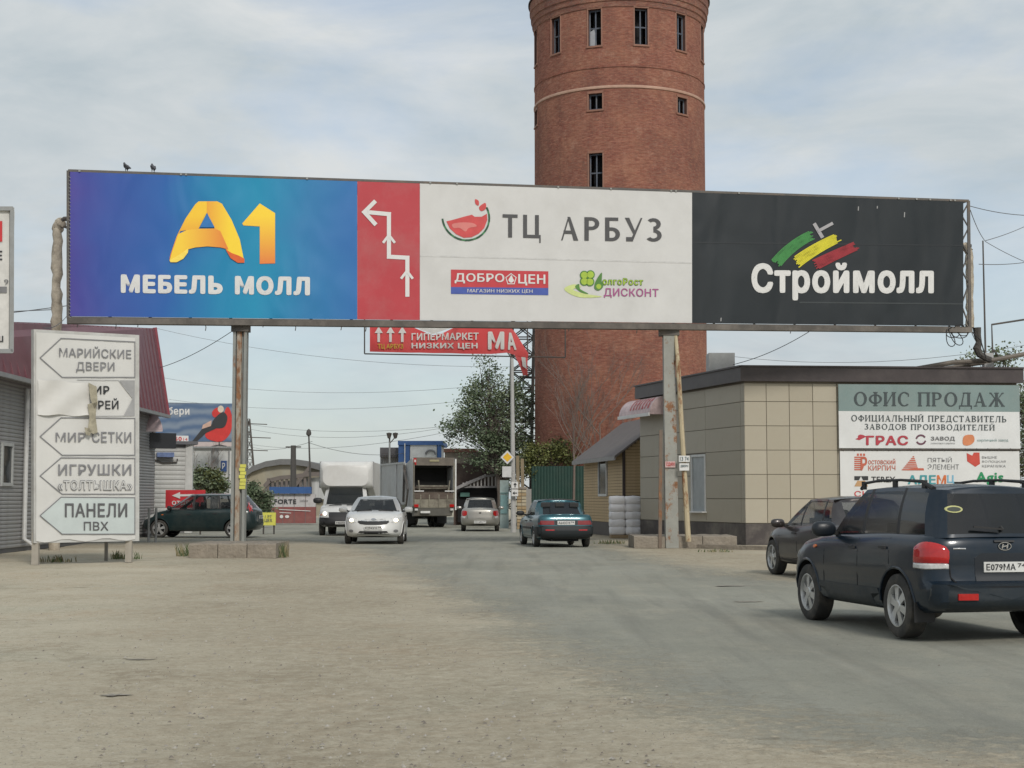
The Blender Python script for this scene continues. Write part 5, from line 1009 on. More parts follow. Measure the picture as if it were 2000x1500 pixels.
def build_shop():
    A = at(-260, 1000, 33.0); B = at(300, 1000, 61.0); A2 = Vector((A.x, A.y, 0)); B2 = Vector((B.x, B.y, 0)); t = thing('siding_shop', 'grey horizontally sided shop with steep maroon metal roof at the left edge', 'building', (A.x, A.y, 0))
    P = Plane(A, B); u = (B2-A2).normalized(); n = P.n; back = -n; D = 9.0; ze = 4.95
    SD = M('grey_siding', (0.27, 0.27, 0.265), rough=.55, var=.08, dirt=.3, dirtcol=(0.17, 0.155, 0.13)); MR = M('maroon_sheet', (0.16, 0.06, 0.075), rough=.5, var=.12, dirt=.35, dirtcol=(0.22, 0.12, 0.12))
    C2 = B2+back*D; D2 = A2+back*D; mb = MB(); mb.prism([(p.x, p.y, 0) for p in (A2, B2, C2, D2)], (0, 0, ze)); mb.build('wall', M('wall_backing', (0.1, 0.1, 0.1)), t, fix=True)
    wx0 = (P.hit(0, 900)-A2).xy.length; wx1 = (P.hit(22, 900)-A2).xy.length; wz0, wz1 = P.hit(10, 946).z, P.hit(10, 868).z
    siding_wall(t, A, B, .12, ze-.1, .11, SD, None, .020, holes=[(wx0, wx1, wz0, wz1)])
    siding_wall(t, B2, C2, .12, ze-.1, .11, SD, None, .020)
    c = A2+u*(wx0+wx1)/2; R = Matrix((u, n, (0, 0, 1))).transposed(); mb = MB(); mb.box((c.x+n.x*.02, c.y+n.y*.02, (wz0+wz1)/2), (wx1-wx0-.06, .03, wz1-wz0), R); w = mb.build('window', WGLASS, t)
    mb = MB()
    for s in (-1, 1): q = c+u*s*(wx1-wx0-.1)/2+n*.04; mb.box((q.x, q.y, (wz0+wz1)/2), (.09, .07, wz1-wz0+.1), R)
    for z in (wz0, wz1): q = c+n*.038; mb.box((q.x, q.y, z), (wx1-wx0-.2, .065, .09), R)
    mb.build('frame', M('dull_white_frame', (0.4, 0.41, 0.4)), w)
    # steep maroon mansard face leaning back above the wall, taller towards the far end
    zt = [at(-60, 636, 38).z, at(83, 639, P.hit(83, 800).y+1.2).z, at(305, 643, B.y+.6).z]
    a0 = A2+n*.45; s = P.hit(83, 800).xy; s = Vector((s.x, s.y, 0)); b0 = B2+n*.45+u*.25
    lean = back*.3; q = [(a0, ze-.15), (b0, ze-.15), (B2+u*.25+lean*.5, zt[2]), (s+lean*.5, zt[1]), (a0+lean*.3, zt[0]-.4)]
    mb = MB(); mb.prism([(p.x, p.y, z) for p, z in q], back*.14); rf = mb.build('roof', MR, t, fix=True)
    mb = MB(); m = 46
    for i in range(m):
        f = (i+.5)/m; p0 = a0.lerp(b0, f); top = a0+lean*.3; tz = zt[0]-.4
        k = f*(b0-a0).length; sl = (s-a0).dot(u)
        if k < sl: g = k/sl; p1 = (a0+lean*.3).lerp(s+lean*.5, g); z1 = (zt[0]-.4)+(zt[1]-zt[0]+.4)*g
        else: g = (k-sl)/((b0-a0).length-sl); p1 = (s+lean*.5).lerp(B2+u*.25+lean*.5, g); z1 = zt[1]+(zt[2]-zt[1])*g
        MB().bar((p0.x+n.x*.02, p0.y+n.y*.02, ze-.12), (p1.x+n.x*.02, p1.y+n.y*.02, z1-.02), .05, .05, up=tuple(n)).build('standing_seam', MR, rf)
    mb = MB(); e = B2+u*.25; mb.prism([(e.x+n.x*.45, e.y+n.y*.45, ze-.2), (e.x+lean.x*.5, e.y+lean.y*.5, zt[2]), (e.x+back.x*D*.5, e.y+back.y*D*.5, zt[2]-.2), (e.x+back.x*D, e.y+back.y*D, ze-.2)], u*.10); mb.build('gable', M('dark_gable', (0.05, 0.05, 0.053), dirt=.2), rf, fix=True)
    mb = MB(); p = b0+u*.06; mb.bar((p.x, p.y, ze-.2), (e.x+lean.x*.5+u.x*.06, e.y+lean.y*.5+u.y*.06, zt[2]+.03), .07, .16, up=tuple(n)); mb.build('verge_trim', M('maroon_trim', (0.28, 0.07, 0.09)), rf)
    # eave gutter, brackets, downpipe
    mb = MB(); g0 = A2+n*.55; g1 = B2+n*.55; mb.bar((g0.x, g0.y, ze-.22), (g1.x, g1.y, ze-.22), .13, .12); mb.build('gutter', GREY, t)
    d = P.hit(42, 900); zt_ = P.hit(60, 735).z; mb = MB(); dp = Vector((d.x, d.y, 0))+n*.13; mb.tube([(g0.lerp(g1, .6).x*0+dp.x+n.x*.4, dp.y+n.y*.4, ze-.25), (dp.x+n.x*.35, dp.y+n.y*.35, ze-.5), (dp.x, dp.y, zt_-.4), (dp.x, dp.y, .35), (dp.x+n.x*.25, dp.y+n.y*.25, .18)], .065, 8); mb.build('downpipe', M('downpipe_white', (0.55, 0.55, 0.54)), t, smooth=True)
    mb = MB()
    for x, y, x2, y2 in ((14, 700, 62, 668), (24, 735, 66, 700)): mb.bar(P.hit(x, y, 1.2), P.hit(x2, y2, .5), .06, .06)
    mb.bar(P.hit(-20, 694, 1.25), P.hit(64, 690, .6), .07, .07); mb.build('bracket', M('bracket_grey', (0.33, 0.33, 0.33)), t)
    # pinkish shop awning and black sign box at the far end
    Q = Plane(at(270, 900, 60.0), at(345, 900, 60.8)); a = thing('porch_awning', 'faded pink curved awning above the black sign box', 'awning', tuple(at(290, 830, 60.2)))
    mb = MB(); vs = []
    for k in range(7):
        f = k/6; 
        for x in (262, 305): vs.append(Q.hit(x-(1-f)*0, 811+32*f, .15+.65*sin(f*pi/2)))
    mb.add(vs, [(2*k, 2*k+1, 2*k+3, 2*k+2) for k in range(6)]); mb.build('canopy', M('awning_faded', (0.40, 0.31, 0.31)), a, smooth=True)
    mb = MB(); mb.bar(Q.hit(262, 843, .8), Q.hit(304, 843, .8), .05, .06); mb.build('edge_trim', M('trim_pale', (0.5, 0.42, 0.42)), a)
    b = thing('black_sign_box', 'black box sign hung under the pink awning of the sided shop', 'sign', tuple(Q.hit(310, 877, 0))); at_plane_box(Q, 266, 846, 339, 876, .35, off=-.05).build('box', M('black_box', (0.022, 0.024, 0.028), rough=.4), b)
    mb = MB(); mb.bar(Q.hit(300, 848, -.1), Q.hit(300, 800, -.5), .05, .05); mb.build('bracket', DKMETAL, b)
build_shop()

# ------------------------------------------------------------------ small sided pavilion with air conditioner
def build_pavilion():
    Y = 66; a = at(296, 1000, Y); b = at(374, 1000, Y+.6); t = thing('sided_pavilion', 'small pale sided pavilion with a white corner post behind the green car', 'building', (a.x, a.y, 0))
    P = Plane(a, b); zt = P.hit(330, 868).z; a2 = Vector((a.x, a.y, 0)); b2 = Vector((b.x, b.y, 0)); u = (b2-a2).normalized(); bk = -P.n
    mb = MB(); mb.prism([(p.x, p.y, 0) for p in (a2, b2, b2+bk*4, a2+bk*4)], (0, 0, zt)); mb.build('wall', M('pav_wall', (0.2, 0.2, 0.2)), t, fix=True)
    siding_wall(t, a2, b2-u*.28, .1, zt-.1, .2, M('pale_siding', (0.46, 0.46, 0.44), dirt=.3, dirtcol=(.25, .24, .2)), None, .035)
    c = b2-u*.13+P.n*.04; MB().box((c.x, c.y, zt/2), (.3, .2, zt)).build('corner_post', M('corner_white', (0.56, 0.56, 0.54), dirt=.2), t)
    mb = MB(); mb.prism([(p.x, p.y, zt) for p in (a2+P.n*.25, b2+P.n*.25+u*.2, b2+bk*4+u*.2, a2+bk*4)], (0, 0, .14)); mb.build('roof', M('pav_roof', (0.12, 0.12, 0.13)), t, fix=True)
    at_plane_box(P, 305, 884, 338, 893, .3, off=.05).build('air_conditioner', M('ac_blue', (0.13, 0.18, 0.33), var=.3, scale=6), t)
    mb = MB(); mb.tube([P.hit(300, 898, .1), P.hit(318, 904, .1), P.hit(345, 903, .1), P.hit(346, 896, .1)], .03, 5); mb.build('pipe', DKMETAL, t)
    return P
build_pavilion()
# distant ad billboard
def build_ad():
    Y = 78; a = at(314, 1000, Y); b = at(456, 1000, Y+1); P = Plane(a, b); t = thing('ad_billboard', 'distant blue billboard with a person in a red armchair on it', 'billboard', (b.x-1.2, b.y, 0))
    mb = at_plane_box(P, 300, 787, 456, 864, .25, off=-.25); mb.build('board', M('ad_edge', (0.15, 0.17, 0.2)), t)
    m = M('ad_blue', (0.10, 0.17, 0.29), rough=.5); n, l, bs = nodes_of(m); tcx = n.new('ShaderNodeTexCoord'); wv = n.new('ShaderNodeTexWave'); wv.wave_type = 'RINGS'; wv.inputs['Scale'].default_value = .55; wv.inputs['Distortion'].default_value = 6; wv.inputs['Detail'].default_value = 3; l.new(tcx.outputs['Object'], wv.inputs['Vector'])
    mx = n.new('ShaderNodeMix'); mx.data_type = 'RGBA'; l.new(wv.outputs[0], mx.inputs[0]); mx.inputs[6].default_value = (0.075, 0.13, 0.23, 1); mx.inputs[7].default_value = (0.19, 0.24, 0.31, 1); l.new(mx.outputs[2], bs.inputs['Base Color'])
    shape(P, [(300, 788), (456, 788), (456, 862), (300, 862)], m, t, name='ad_print', off=.012); shape(P, [(300, 862), (456, 864), (456, 872), (300, 872)], M('ad_floor', (0.5, 0.42, 0.40)), t, name='ad_print', off=.012)
    write(P, 'у', (317, 797, 326, 811), PRRED, t, bold=.04, off=.03); write(P, 'бери', (328, 795, 370, 814), PRWHITE, t, bold=.04, off=.03)
    shape(P, [(335, 851), (368, 851), (368, 863), (335, 863)], PRWHITE, t, off=.03); write(P, '50', (341, 853, 355, 861), PRRED, t, bold=.03, off=.045); write(P, '14', (358, 855, 366, 861), PRRED, t, bold=.0, off=.045)
    AR = M('ad_red', (0.55, 0.035, 0.03)); shape(P, curve_pts([(402, 846), (418, 835), (432, 828), (440, 800), (447, 796), (453, 815), (451, 842), (440, 858), (428, 863), (412, 860), (402, 854)], 4), AR, t, off=.03)
    shape(P, curve_pts([(414, 805), (424, 796), (434, 802), (430, 812), (418, 815)], 4), AR, t, off=.035); shape(P, ell(431, 799, 6, 7, 12), M('ad_hair', (0.6, 0.52, 0.42)), t, off=.045)
    shape(P, curve_pts([(424, 812), (436, 805), (444, 815), (438, 834), (420, 836), (414, 826)], 4), PRBLACK, t, off=.04); shape(P, [(420, 826), (396, 836), (372, 866), (378, 868), (402, 846), (424, 836)], PRBLACK, t, off=.042); shape(P, [(413, 821), (396, 830), (394, 838), (412, 832)], M('ad_skin', (0.55, 0.36, 0.28)), t, off=.05)
    stroke(P, [(428, 863), (428, 870)], 2, PRBLACK, t, name='ad_print', off=.03); stroke(P, [(414, 872), (428, 869), (442, 872)], 2, PRBLACK, t, name='ad_print', off=.035)
    c = at(418, 900, Y+1); mb = MB(); mb.tube([(c.x, c.y+.2, 0), (c.x, c.y+.2, P.hit(418, 862).z)], .2, 10); mb.build('post', GREY, t); boxpart('walkway', GREY, t, tuple(P.hit(385, 874, .3)), (3.2, .4, .08))
build_ad()
def build_facade():
    Y = 82; a = at(374, 1000, Y); b = at(459, 1000, Y); t = thing('white_shop_front', 'plain white wall with a blue parking style sign behind the bushes', 'building', (a.x, Y, 0)); P = Plane(a, b)
    at_plane_box(P, 374, 872, 459, 965, 3.0, off=-3.0).build('wall', M('white_render', (0.62, 0.62, 0.6), dirt=.2), t); at_plane_box(P, 372, 872, 461, 876, 3.2, off=-3.05).build('fascia', GREY, t)
    at_plane_box(P, 432, 900, 443, 921, .08, off=.02).build('blue_sign', M('sign_blue', (0.04, 0.09, 0.25)), t); write(P, 'Р', (434.5, 904, 440.5, 916), PRWHITE, t, bold=.04, off=.12)
    at_plane_box(P, 446, 878, 448, 960, .08, off=.02).build('pilaster', GREY, t)
build_facade()
def low_sign(name, label, px0, py0, px1, py1, Y, mat, legs=True, cat='sign', ang=0.0):
    a = at(px0, 1000, Y); b = at(px1, 1000, Y+ang); t = thing(name, label, cat, ((a.x+b.x)/2, Y, 0)); P = Plane(a, b); at_plane_box(P, px0, py0, px1, py1, .12, off=-.12).build('sign_board', mat, t)
    if legs:
        mb = MB()
        for f in (.12, .88): p = a.lerp(b, f); mb.box((p.x, p.y+.1, P.hit(px0, py1).z/2+.03), (.06, .06, max(.1, P.hit(px0, py1).z+.06)))
        mb.build('frame', DKMETAL, t)
    return t, P
t, P = low_sign('red_sign', 'low red sign with a white arrow behind the dark green car', 323, 957, 400, 992, 63.5, M('sign_red', (0.55, 0.03, 0.04)))
stroke(P, [(378, 967), (350, 967.5)], 4, PRWHITE, t, name='arrow_mark', off=.02); shape(P, [(336, 968), (352, 961), (352, 974)], PRWHITE, t, name='arrow_mark', off=.03); write(P, 'ОТДЕЛ', (336, 978, 378, 988), PRWHITE, t, bold=.05, off=.02)
t, P = low_sign('yellow_sign', 'small yellow sign standing beside the rear of the green car', 511, 1001, 538, 1026, 64, M('sign_yellow', (0.68, 0.66, 0.12), var=.08)); write(P, '1 ЭТ', (518, 1006, 531, 1011), PRGREY, t, bold=.03, off=.03); write(P, 'ЦЕХ', (517, 1013, 532, 1020), PRGREY, t, bold=.03, off=.03)
# brick-red hoarding with FORTE
a = at(529, 1000, 88); b = at(617, 1000, 88); P = Plane(a, b); t = thing('shop_hoarding', 'hoarding with blue top strip, white middle reading FORTE and dull red base', 'hoarding', (a.x, 88, 0))
at_plane_box(P, 527, 951, 608, 964, .5, off=-.3).build('blue_strip', M('hoarding_blue', (0.035, 0.10, 0.27)), t); at_plane_box(P, 529, 965, 616, 990, .3, off=-.3).build('white_panel', M('hoarding_white', (0.50, 0.48, 0.48), dirt=.2), t); at_plane_box(P, 531, 990, 616, 1022, .3, off=-.3).build('red_panel', M('hoarding_red', (0.24, 0.075, 0.07), dirt=.3), t)
for x in (552, 574, 596): at_plane_box(P, x, 965, x+.8, 1022, .03, off=.0).build('panel_joint', M('joint_grey', (0.2, 0.15, 0.15)), t)
write(P, 'FORTE', (536, 975, 579, 984), PRBLACK, t, bold=.03, off=.05); write(P, 'мебель', (586, 975, 602, 980), PRGREY, t, off=.05); stroke(P, [(545, 995), (606, 998)], 1.3, PRWHITE, t, off=.05); stroke(P, [(547, 1001), (568, 1002)], 1.2, PRWHITE, t, off=.05)
shape(P, ell(550, 1009, 3.4, 3.4, 12), PRWHITE, t, off=.05); shape(P, ell(561, 1009, 4.2, 3, 12), PRWHITE, t, off=.05)
# arched hangar
def build_hangar():
    Y = 135; t = thing('arched_hangar', 'long arched warehouse with weathered ochre and grey end wall', 'warehouse', tuple(at(540, 1000, Y))); t.location.z = 0; P = lambda x, y, dy=0: at(x, y, Y+dy)
    arc = [(478, 930), (495, 918), (520, 909), (548, 904.5), (575, 904.5), (600, 908), (625, 915), (650, 924)]; zg = 0.0
    ar = [P(x, y) for x, y in arc]; body = ar+[Vector((ar[-1].x, Y, 0)), Vector((ar[0].x, Y, 0))]; MB().prism(body, (0, 25, 0)).build('wall', M('hangar_wall', (0.30, 0.27, 0.20), var=.3, scale=.35, dirt=.7, dirtcol=(0.33, 0.36, 0.37), dscale=.12, stretch=(1, 1, .5)), t, fix=True)
    mb = MB()
    for i in range(len(ar)-1): mb.prism([ar[i]+Vector((0, -.5, -.15)), ar[i+1]+Vector((0, -.5, -.15)), ar[i+1]+Vector((0, -.5, .35)), ar[i]+Vector((0, -.5, .35))], (0, 26, 0))
    mb.build('roof', M('hangar_roof', (0.14, 0.14, 0.14)), t)
    mb = MB(); a2 = [P(x, y, -1) for x, y in ((517, 950), (528, 938), (548, 933), (575, 931), (605, 926), (640, 926))]
    for i in range(5): mb.bar(a2[i], a2[i+1], .4, .35)
    for x in range(524, 612, 9): p = P(x, 935, -1); mb.bar((p.x, p.y, 0), (p.x, p.y, P(x, 934, -1).z), .22, .2, up=(0, 1, 0))
    mb.bar(P(574, 952, -1), P(606, 912, -1), .35, .3); mb.build('porch_frame', M('porch_brown', (0.13, 0.11, 0.10)), t)
    mb = MB(); mb.prism([P(519, 952, -.6), P(519, 944, -.6), P(640, 930, -.6), P(640, 975, -.6), P(519, 975, -.6)], (0, .3, 0)); mb.build('gate_panel', M('pale_gate', (0.42, 0.43, 0.43), var=.3, scale=.8, stretch=(3, 1, .1)), t, fix=True)
build_hangar()

# ------------------------------------------------------------------ right background: shed, canopy, boxes
def build_shed():
    Y = 86; t = thing('brown_shed', 'dark brown market shed with beige roof parapet and white stair rail', 'shed', tuple(at(930, 1000, Y))); t.location.z = 0; P = lambda x, y, dy=0: at(x, y, Y+dy); V = Vector
    c = lambda x0, y0, x1, y1, d, dy=0: [V((P(x0, 1000, dy).x, Y+dy, max(0, P(x0, y1, dy).z))), V((P(x1, 1000, dy).x, Y+dy, max(0, P(x0, y1, dy).z))), V((P(x1, 1000, dy).x, Y+dy, P(x0, y0, dy).z)), V((P(x0, 1000, dy).x, Y+dy, P(x0, y0, dy).z))]
    MB().prism(c(886, 905, 990, 1040, 1), (0, 8, 0)).build('wall', M('shed_brown', (0.085, 0.055, 0.045), dirt=.3), t, fix=True)
    MB().prism(c(868, 882, 958, 905, 1, .2), (0, 8, 0)).build('parapet', M('parapet_beige', (0.34, 0.29, 0.23), dirt=.3), t, fix=True); MB().prism(c(866, 876, 930, 883, 1, .0), (0, 8, 0)).build('roof', M('parapet_red', (0.3, 0.14, 0.1)), t, fix=True)
    MB().prism(c(894, 950, 972, 1020, 1, -.4), (0, .3, 0)).build('opening', DARK, t, fix=True)
    mb = MB(); mb.bar(P(888, 955, -1), P(950, 928, -1), .14, .16); mb.build('stair_rail', M('rail_grey', (0.3, 0.29, 0.29)), t)
    for i in range(11): x = 905+i*7; mb = MB(); mb.bar(P(x, 951, -.9), P(x, 945-min(14, (i+1)*2.2), -.9), .09, .09, up=(0, 1, 0)); mb.build('baluster', M('rail_pale', (0.45, 0.43, 0.41)), t)
    mb = MB(); mb.bar(P(895, 951, -.9), P(990, 951, -.9), .1, .1); mb.bar(P(950, 930, -.9), P(988, 925, -.9), .12, .12); mb.build('beam', M('rail_grey'), t)
    MB().prism(c(899, 962, 917, 970, 1, -.6), (0, .1, 0)).build('name_board', M('board_green', (0.1, 0.22, 0.19)), t, fix=True)
build_shed()
def build_canopy():
    Y = 112; P = lambda x, y, dy=0: at(x, y, Y+dy); t = thing('blue_canopy_building', 'blue trimmed building with white arch panel rising behind the garbage truck', 'building', tuple(P(820, 1000))); t.location.z = 0; V = Vector
    def blk(nm, x0, y0, x1, y1, dy, d, m): a, b = P(x0, y1, dy), P(x1, y0, dy); MB().box(((a.x+b.x)/2, Y+dy+d/2, (max(0, a.z)+b.z)/2), (b.x-a.x, d, b.z-max(0, a.z))).build(nm, m, t)
    BL = M('canopy_blue', (0.05, 0.12, 0.30)); blk('wall', 783, 868, 860, 1010, 0, 6, M('canopy_wall', (0.35, 0.35, 0.35))); blk('fascia', 777, 861, 866, 869, -.4, 6.5, BL); blk('side_panel', 778, 869, 800, 905, -.3, .3, BL); blk('side_panel', 854, 869, 862, 905, -.3, .3, BL)
    blk('arch_panel', 801, 869, 853, 905, -.25, .2, M('canopy_white', (0.6, 0.61, 0.6))); blk('post', 789, 866, 791.5, 1000, -.6, .2, M('corner_white'))
    mb = MB(); c = P(841, 888, -.4); r = 1.0*.23*1
    mb.tube([(c.x+.25*sqrt(2)*cos(a), c.y, c.z+.32*sin(a)) for a in [pi*k/8 for k in range(9)]], .07, 6); mb.build('arch_mark', PRGREY, t); blk('annex', 742, 874, 779, 893, .5, 5, M('annex_dark', (0.10, 0.095, 0.10))); 
    for i in range(7): blk('annex_rib', 745+i*5, 885, 746.5+i*5, 1000, .3, .15, DKMETAL)
    blk('annex_wall', 742, 893, 779, 1000, 1.5, 4, M('canopy_wall'))
build_canopy()
def pole(name, label, cat, px, ytop, yg, r0, r1, mat, lean=0.0, group=None, Y=None):
    Y = Y or DY(yg); a = at(px, 1000, Y); z = at(px, ytop, Y).z; t = thing(name, label, cat, (a.x, Y, 0), group=group); mb = MB(); top = (at(px+lean, ytop, Y).x, Y, z); mb.tube([(a.x, Y, 0), top], [r0, r1], 10); mb.build('pole', mat, t, smooth=True); return t, Vector(top)
CP = M('concrete_pole', (0.42, 0.415, 0.40), dirt=.4, dirtcol=(.3, .28, .25)); WP = M('wooden_pole', (0.07, 0.065, 0.06))
t, tp = pole('lamp_post', 'concrete street lamp post carrying the diamond road sign', 'lamp post', 1003, 700, 1040, .12, .07, CP, lean=-3)
mb = MB(); mb.tube([tp, tp+Vector((-.3, -.3, .4)), tp+Vector((-1.0, -.9, .6))], .04, 6); mb.build('arm', GREY, t); boxpart('lamp_head', GREY, t, tuple(tp+Vector((-1.2, -1.0, .6))), (.6, .35, .14))
YL = DY(1040)-.3; P = Plane(at(960, 900, YL), at(1030, 900, YL)); s = thing('priority_road_sign', 'yellow and white diamond priority road sign on the lamp post', 'road sign', tuple(P.hit(991, 893)))
P.hit(991, 893); dm = lambda r: [(991, 893-r), (991+r, 893), (991, 893+r), (991-r, 893)]; mb = MB(); mb.prism([P.hit(x, y, 0) for x, y in dm(14.5)], P.n*.03); mb.build('plate', PRWHITE, s, fix=True); shape(P, dm(9), M('sign_amber', (0.75, 0.45, 0.03)), s, name='diamond_mark', off=.04); stroke(P, dm(14), .7, PRGREY, s, off=.04, closed=True)
MB().bar(P.hit(991, 893, -.02), P.hit(1003, 893, -.05), .04, .04).build('clamp', GREY, s)
s = thing('white_plate', 'plain white plate under the diamond road sign', 'road sign', tuple(P.hit(990, 920))); at_plane_box(P, 981, 911, 999, 932, .03).build('plate', M('plate_plain', (0.58, 0.58, 0.57)), s); MB().bar(P.hit(995, 920, -.02), P.hit(1003, 920, -.05), .04, .04).build('clamp', GREY, s)
for y0, ch, lb in ((941, '↑', 'upper small white plate on the lamp post with a black mark'), (956, '←', 'lower small white plate on the lamp post with a black mark')):
    s = thing('small_plate', lb, 'road sign', tuple(P.hit(1005, y0+6))); at_plane_box(P, 999, y0, 1012, y0+13, .03, off=.02).build('plate', PRWHITE, s)
    x = 1006
    if ch == '↑': stroke(P, [(x, y0+10), (x, y0+5)], 2, PRBLACK, s, off=.06); shape(P, [(x-3.5, y0+6), (x, y0+1.5), (x+3.5, y0+6)], PRBLACK, s, off=.065)
    else: stroke(P, [(x+3, y0+7), (x-1, y0+7)], 2, PRBLACK, s, off=.06); shape(P, [(x-1, y0+3.5), (x-1, y0+10.5), (x-5, y0+7)], PRBLACK, s, off=.065)
# electrical cabinet, wooden boards and gate post near the lamp post
Y = DY(1032); a = at(985, 1000, Y); s = thing('tall_cabinet', 'narrow pale green cabinet beside the lamp post', 'cabinet', (a.x, Y, 0)); k = Y/FPX
boxpart('body', M('cabinet_green', (0.27, 0.34, 0.33), dirt=.3), s, (a.x, Y+.3, at(985, 938, Y).z/2), (17*k, .5, at(985, 938, Y).z))
for i in range(5): boxpart('shelf', M('cabinet_rib', (0.12, 0.2, 0.19)), s, (a.x, Y+.03, at(985, 963+i*8, Y).z), (15*k, .06, .06))
boxpart('door', M('cabinet_door', (0.16, 0.27, 0.27)), s, (a.x-.02, Y+.02, at(985, 985, Y).z), (13*k, .05, 36*k))
Y = DY(1034)
for i, (x, y0, lb) in enumerate(((1013, 890, 'tall narrow wooden board leaning right of the lamp post'), (1022, 896, 'shorter wooden board right of the lamp post'))):
    p = at(x, 1000, Y+1); o = MB().bar((p.x, Y+1, 0), (at(x-2, y0, Y+1).x, Y+1.05, at(x, y0, Y+1).z), .16, .05, up=(0, 1, 0)).build('wooden_board', M('old_board', (0.22, 0.17, 0.10), dirt=.4)); tag(o, lb, 'board')
c = at(1019, 1000, Y); sb = thing('brick_pier', 'rough yellowish brick pier between the lamp post and the green fence', 'pier', (c.x, Y+.4, 0)); zt = at(1019, 955, Y).z
boxpart('core', M('pier_mortar', (0.25, 0.22, 0.18)), sb, (c.x, Y+.4, zt/2), (.42, .42, zt)); PB_ = [M('pier_brick', (0.36, 0.26, 0.14), dirt=.4), M('pier_brick_pale', (0.42, 0.36, 0.25))]
for i in range(int(zt/.16)):
    for j in (-1, 1): boxpart('brick', random.choice(PB_), sb, (c.x+j*.115, Y+.17+ru(-.01, .01), .08+i*.16), (.21, .06, .13))
boxpart('pier_cap', CONC, sb, (c.x, Y+.4, zt+.05), (.55, .55, .1))
o = low_sign('dumpster_panel', 'pale grey panel fence section left of the green fence', 1026, 955, 1038, 1030, DY(1033), M('panel_grey', (0.3, 0.29, 0.27)), legs=False, cat='fence panel')
t, tp = pole('black_pole', 'thick dark wooden utility pole before the arched warehouse', 'utility pole', 573, 870, 0, .22, .17, WP, Y=100); t, tp2 = pole('thin_pole', 'thin tall pole with a small round head beside the box truck', 'utility pole', 609, 846, 0, .09, .05, WP, lean=-6, Y=104); MB().lathe([(0, -.25), (.16, -.12), (.18, 0), (.13, .2), (0, .3)], 10, c=tuple(tp2)).build('head', WP, t, smooth=True)
MB().bar(Vector((tp.x-.5, tp.y, tp.z-.1)), Vector((tp.x+.5, tp.y, tp.z-.1)), .08, .08).build('crossarm', WP, t)
t, tp = pole('floodlight_pole', 'slim pole with two floodlights above the garbage truck', 'lamp post', 761, 850, 0, .07, .05, GREY, Y=92)
for dx in (-.02, .32): 
    mb = MB(); mb.tube([tp+Vector((0, 0, -.5)), tp+Vector((dx, -.1, -.15))], .03, 5); mb.lathe([(.0, -.22), (.09, -.18), (.17, .12), (0, .16)], 10, c=tuple(tp+Vector((dx*1.1, -.12, 0)))); mb.build('floodlight', DKMETAL, t, smooth=True)
for px, lb in ((291, 'left of two thin grey rail posts before the green car'), (305, 'right of two thin grey rail posts before the green car')):
    Y = 52; p = at(px, 1000, Y); tag(MB().tube([(p.x, Y, 0), (p.x, Y, at(px, 992, Y).z)], .04, 8).build('rail_post', GREY), lb, 'post')
# lattice mast behind the tree, distant pylon
def lattice(name, label, px, w, ytop, Y, wtop=None, nseg=9, r=.05, arms=(), lean=0):
    base = at(px, 1000, Y); k = Y/FPX; H = at(px, ytop, Y).z; w0 = w*k/2; w1 = (wtop or w)*k/2; t = thing(name, label, 'pylon', (base.x, Y, 0)); mb = MB(); c = []
    for i in range(nseg+1):
        f = i/nseg; z = H*f; q = w0+(w1-w0)*f; x = base.x+lean*k*f; c.append([Vector((x+sx*q, Y+q+sy*q, z)) for sx, sy in ((-1, -1), (1, -1), (1, 1), (-1, 1))])
    for j in range(4): mb.tube([c[0][j], c[-1][j]], r*1.4, 5)
    mb.build('leg', DKMETAL, t); mb = MB()
    for i in range(nseg):
        for j in range(4):
            j2 = (j+1) % 4; mb.bar(c[i][j], c[i+1][j2], r, r); mb.bar(c[i][j2], c[i+1][j], r, r); mb.bar(c[i+1][j], c[i+1][j2], r, r)
    mb.build('brace', DKMETAL, t)
    for f, ln in arms:
        z = H*f; x = base.x+lean*k*f; MB().tube([(x-ln*.1, Y+w0, z), (x+ln, Y+w0, z-.1)], r*1.2, 5).build('arm', DKMETAL, t)
    return t
lattice('lattice_mast', 'dark steel lattice mast between the leafy tree and the brick tower', 1012, 46, 560, 92, 42, 14, .07, arms=((.62, 1.6),), lean=12)
lattice('distant_pylon', 'small distant lattice power pylon right of the left billboard post', 489, 22, 818, 190, 4, 9, .05, arms=((.95, 2.2), (.8, 2.6), (.66, 2.2)), lean=-6)
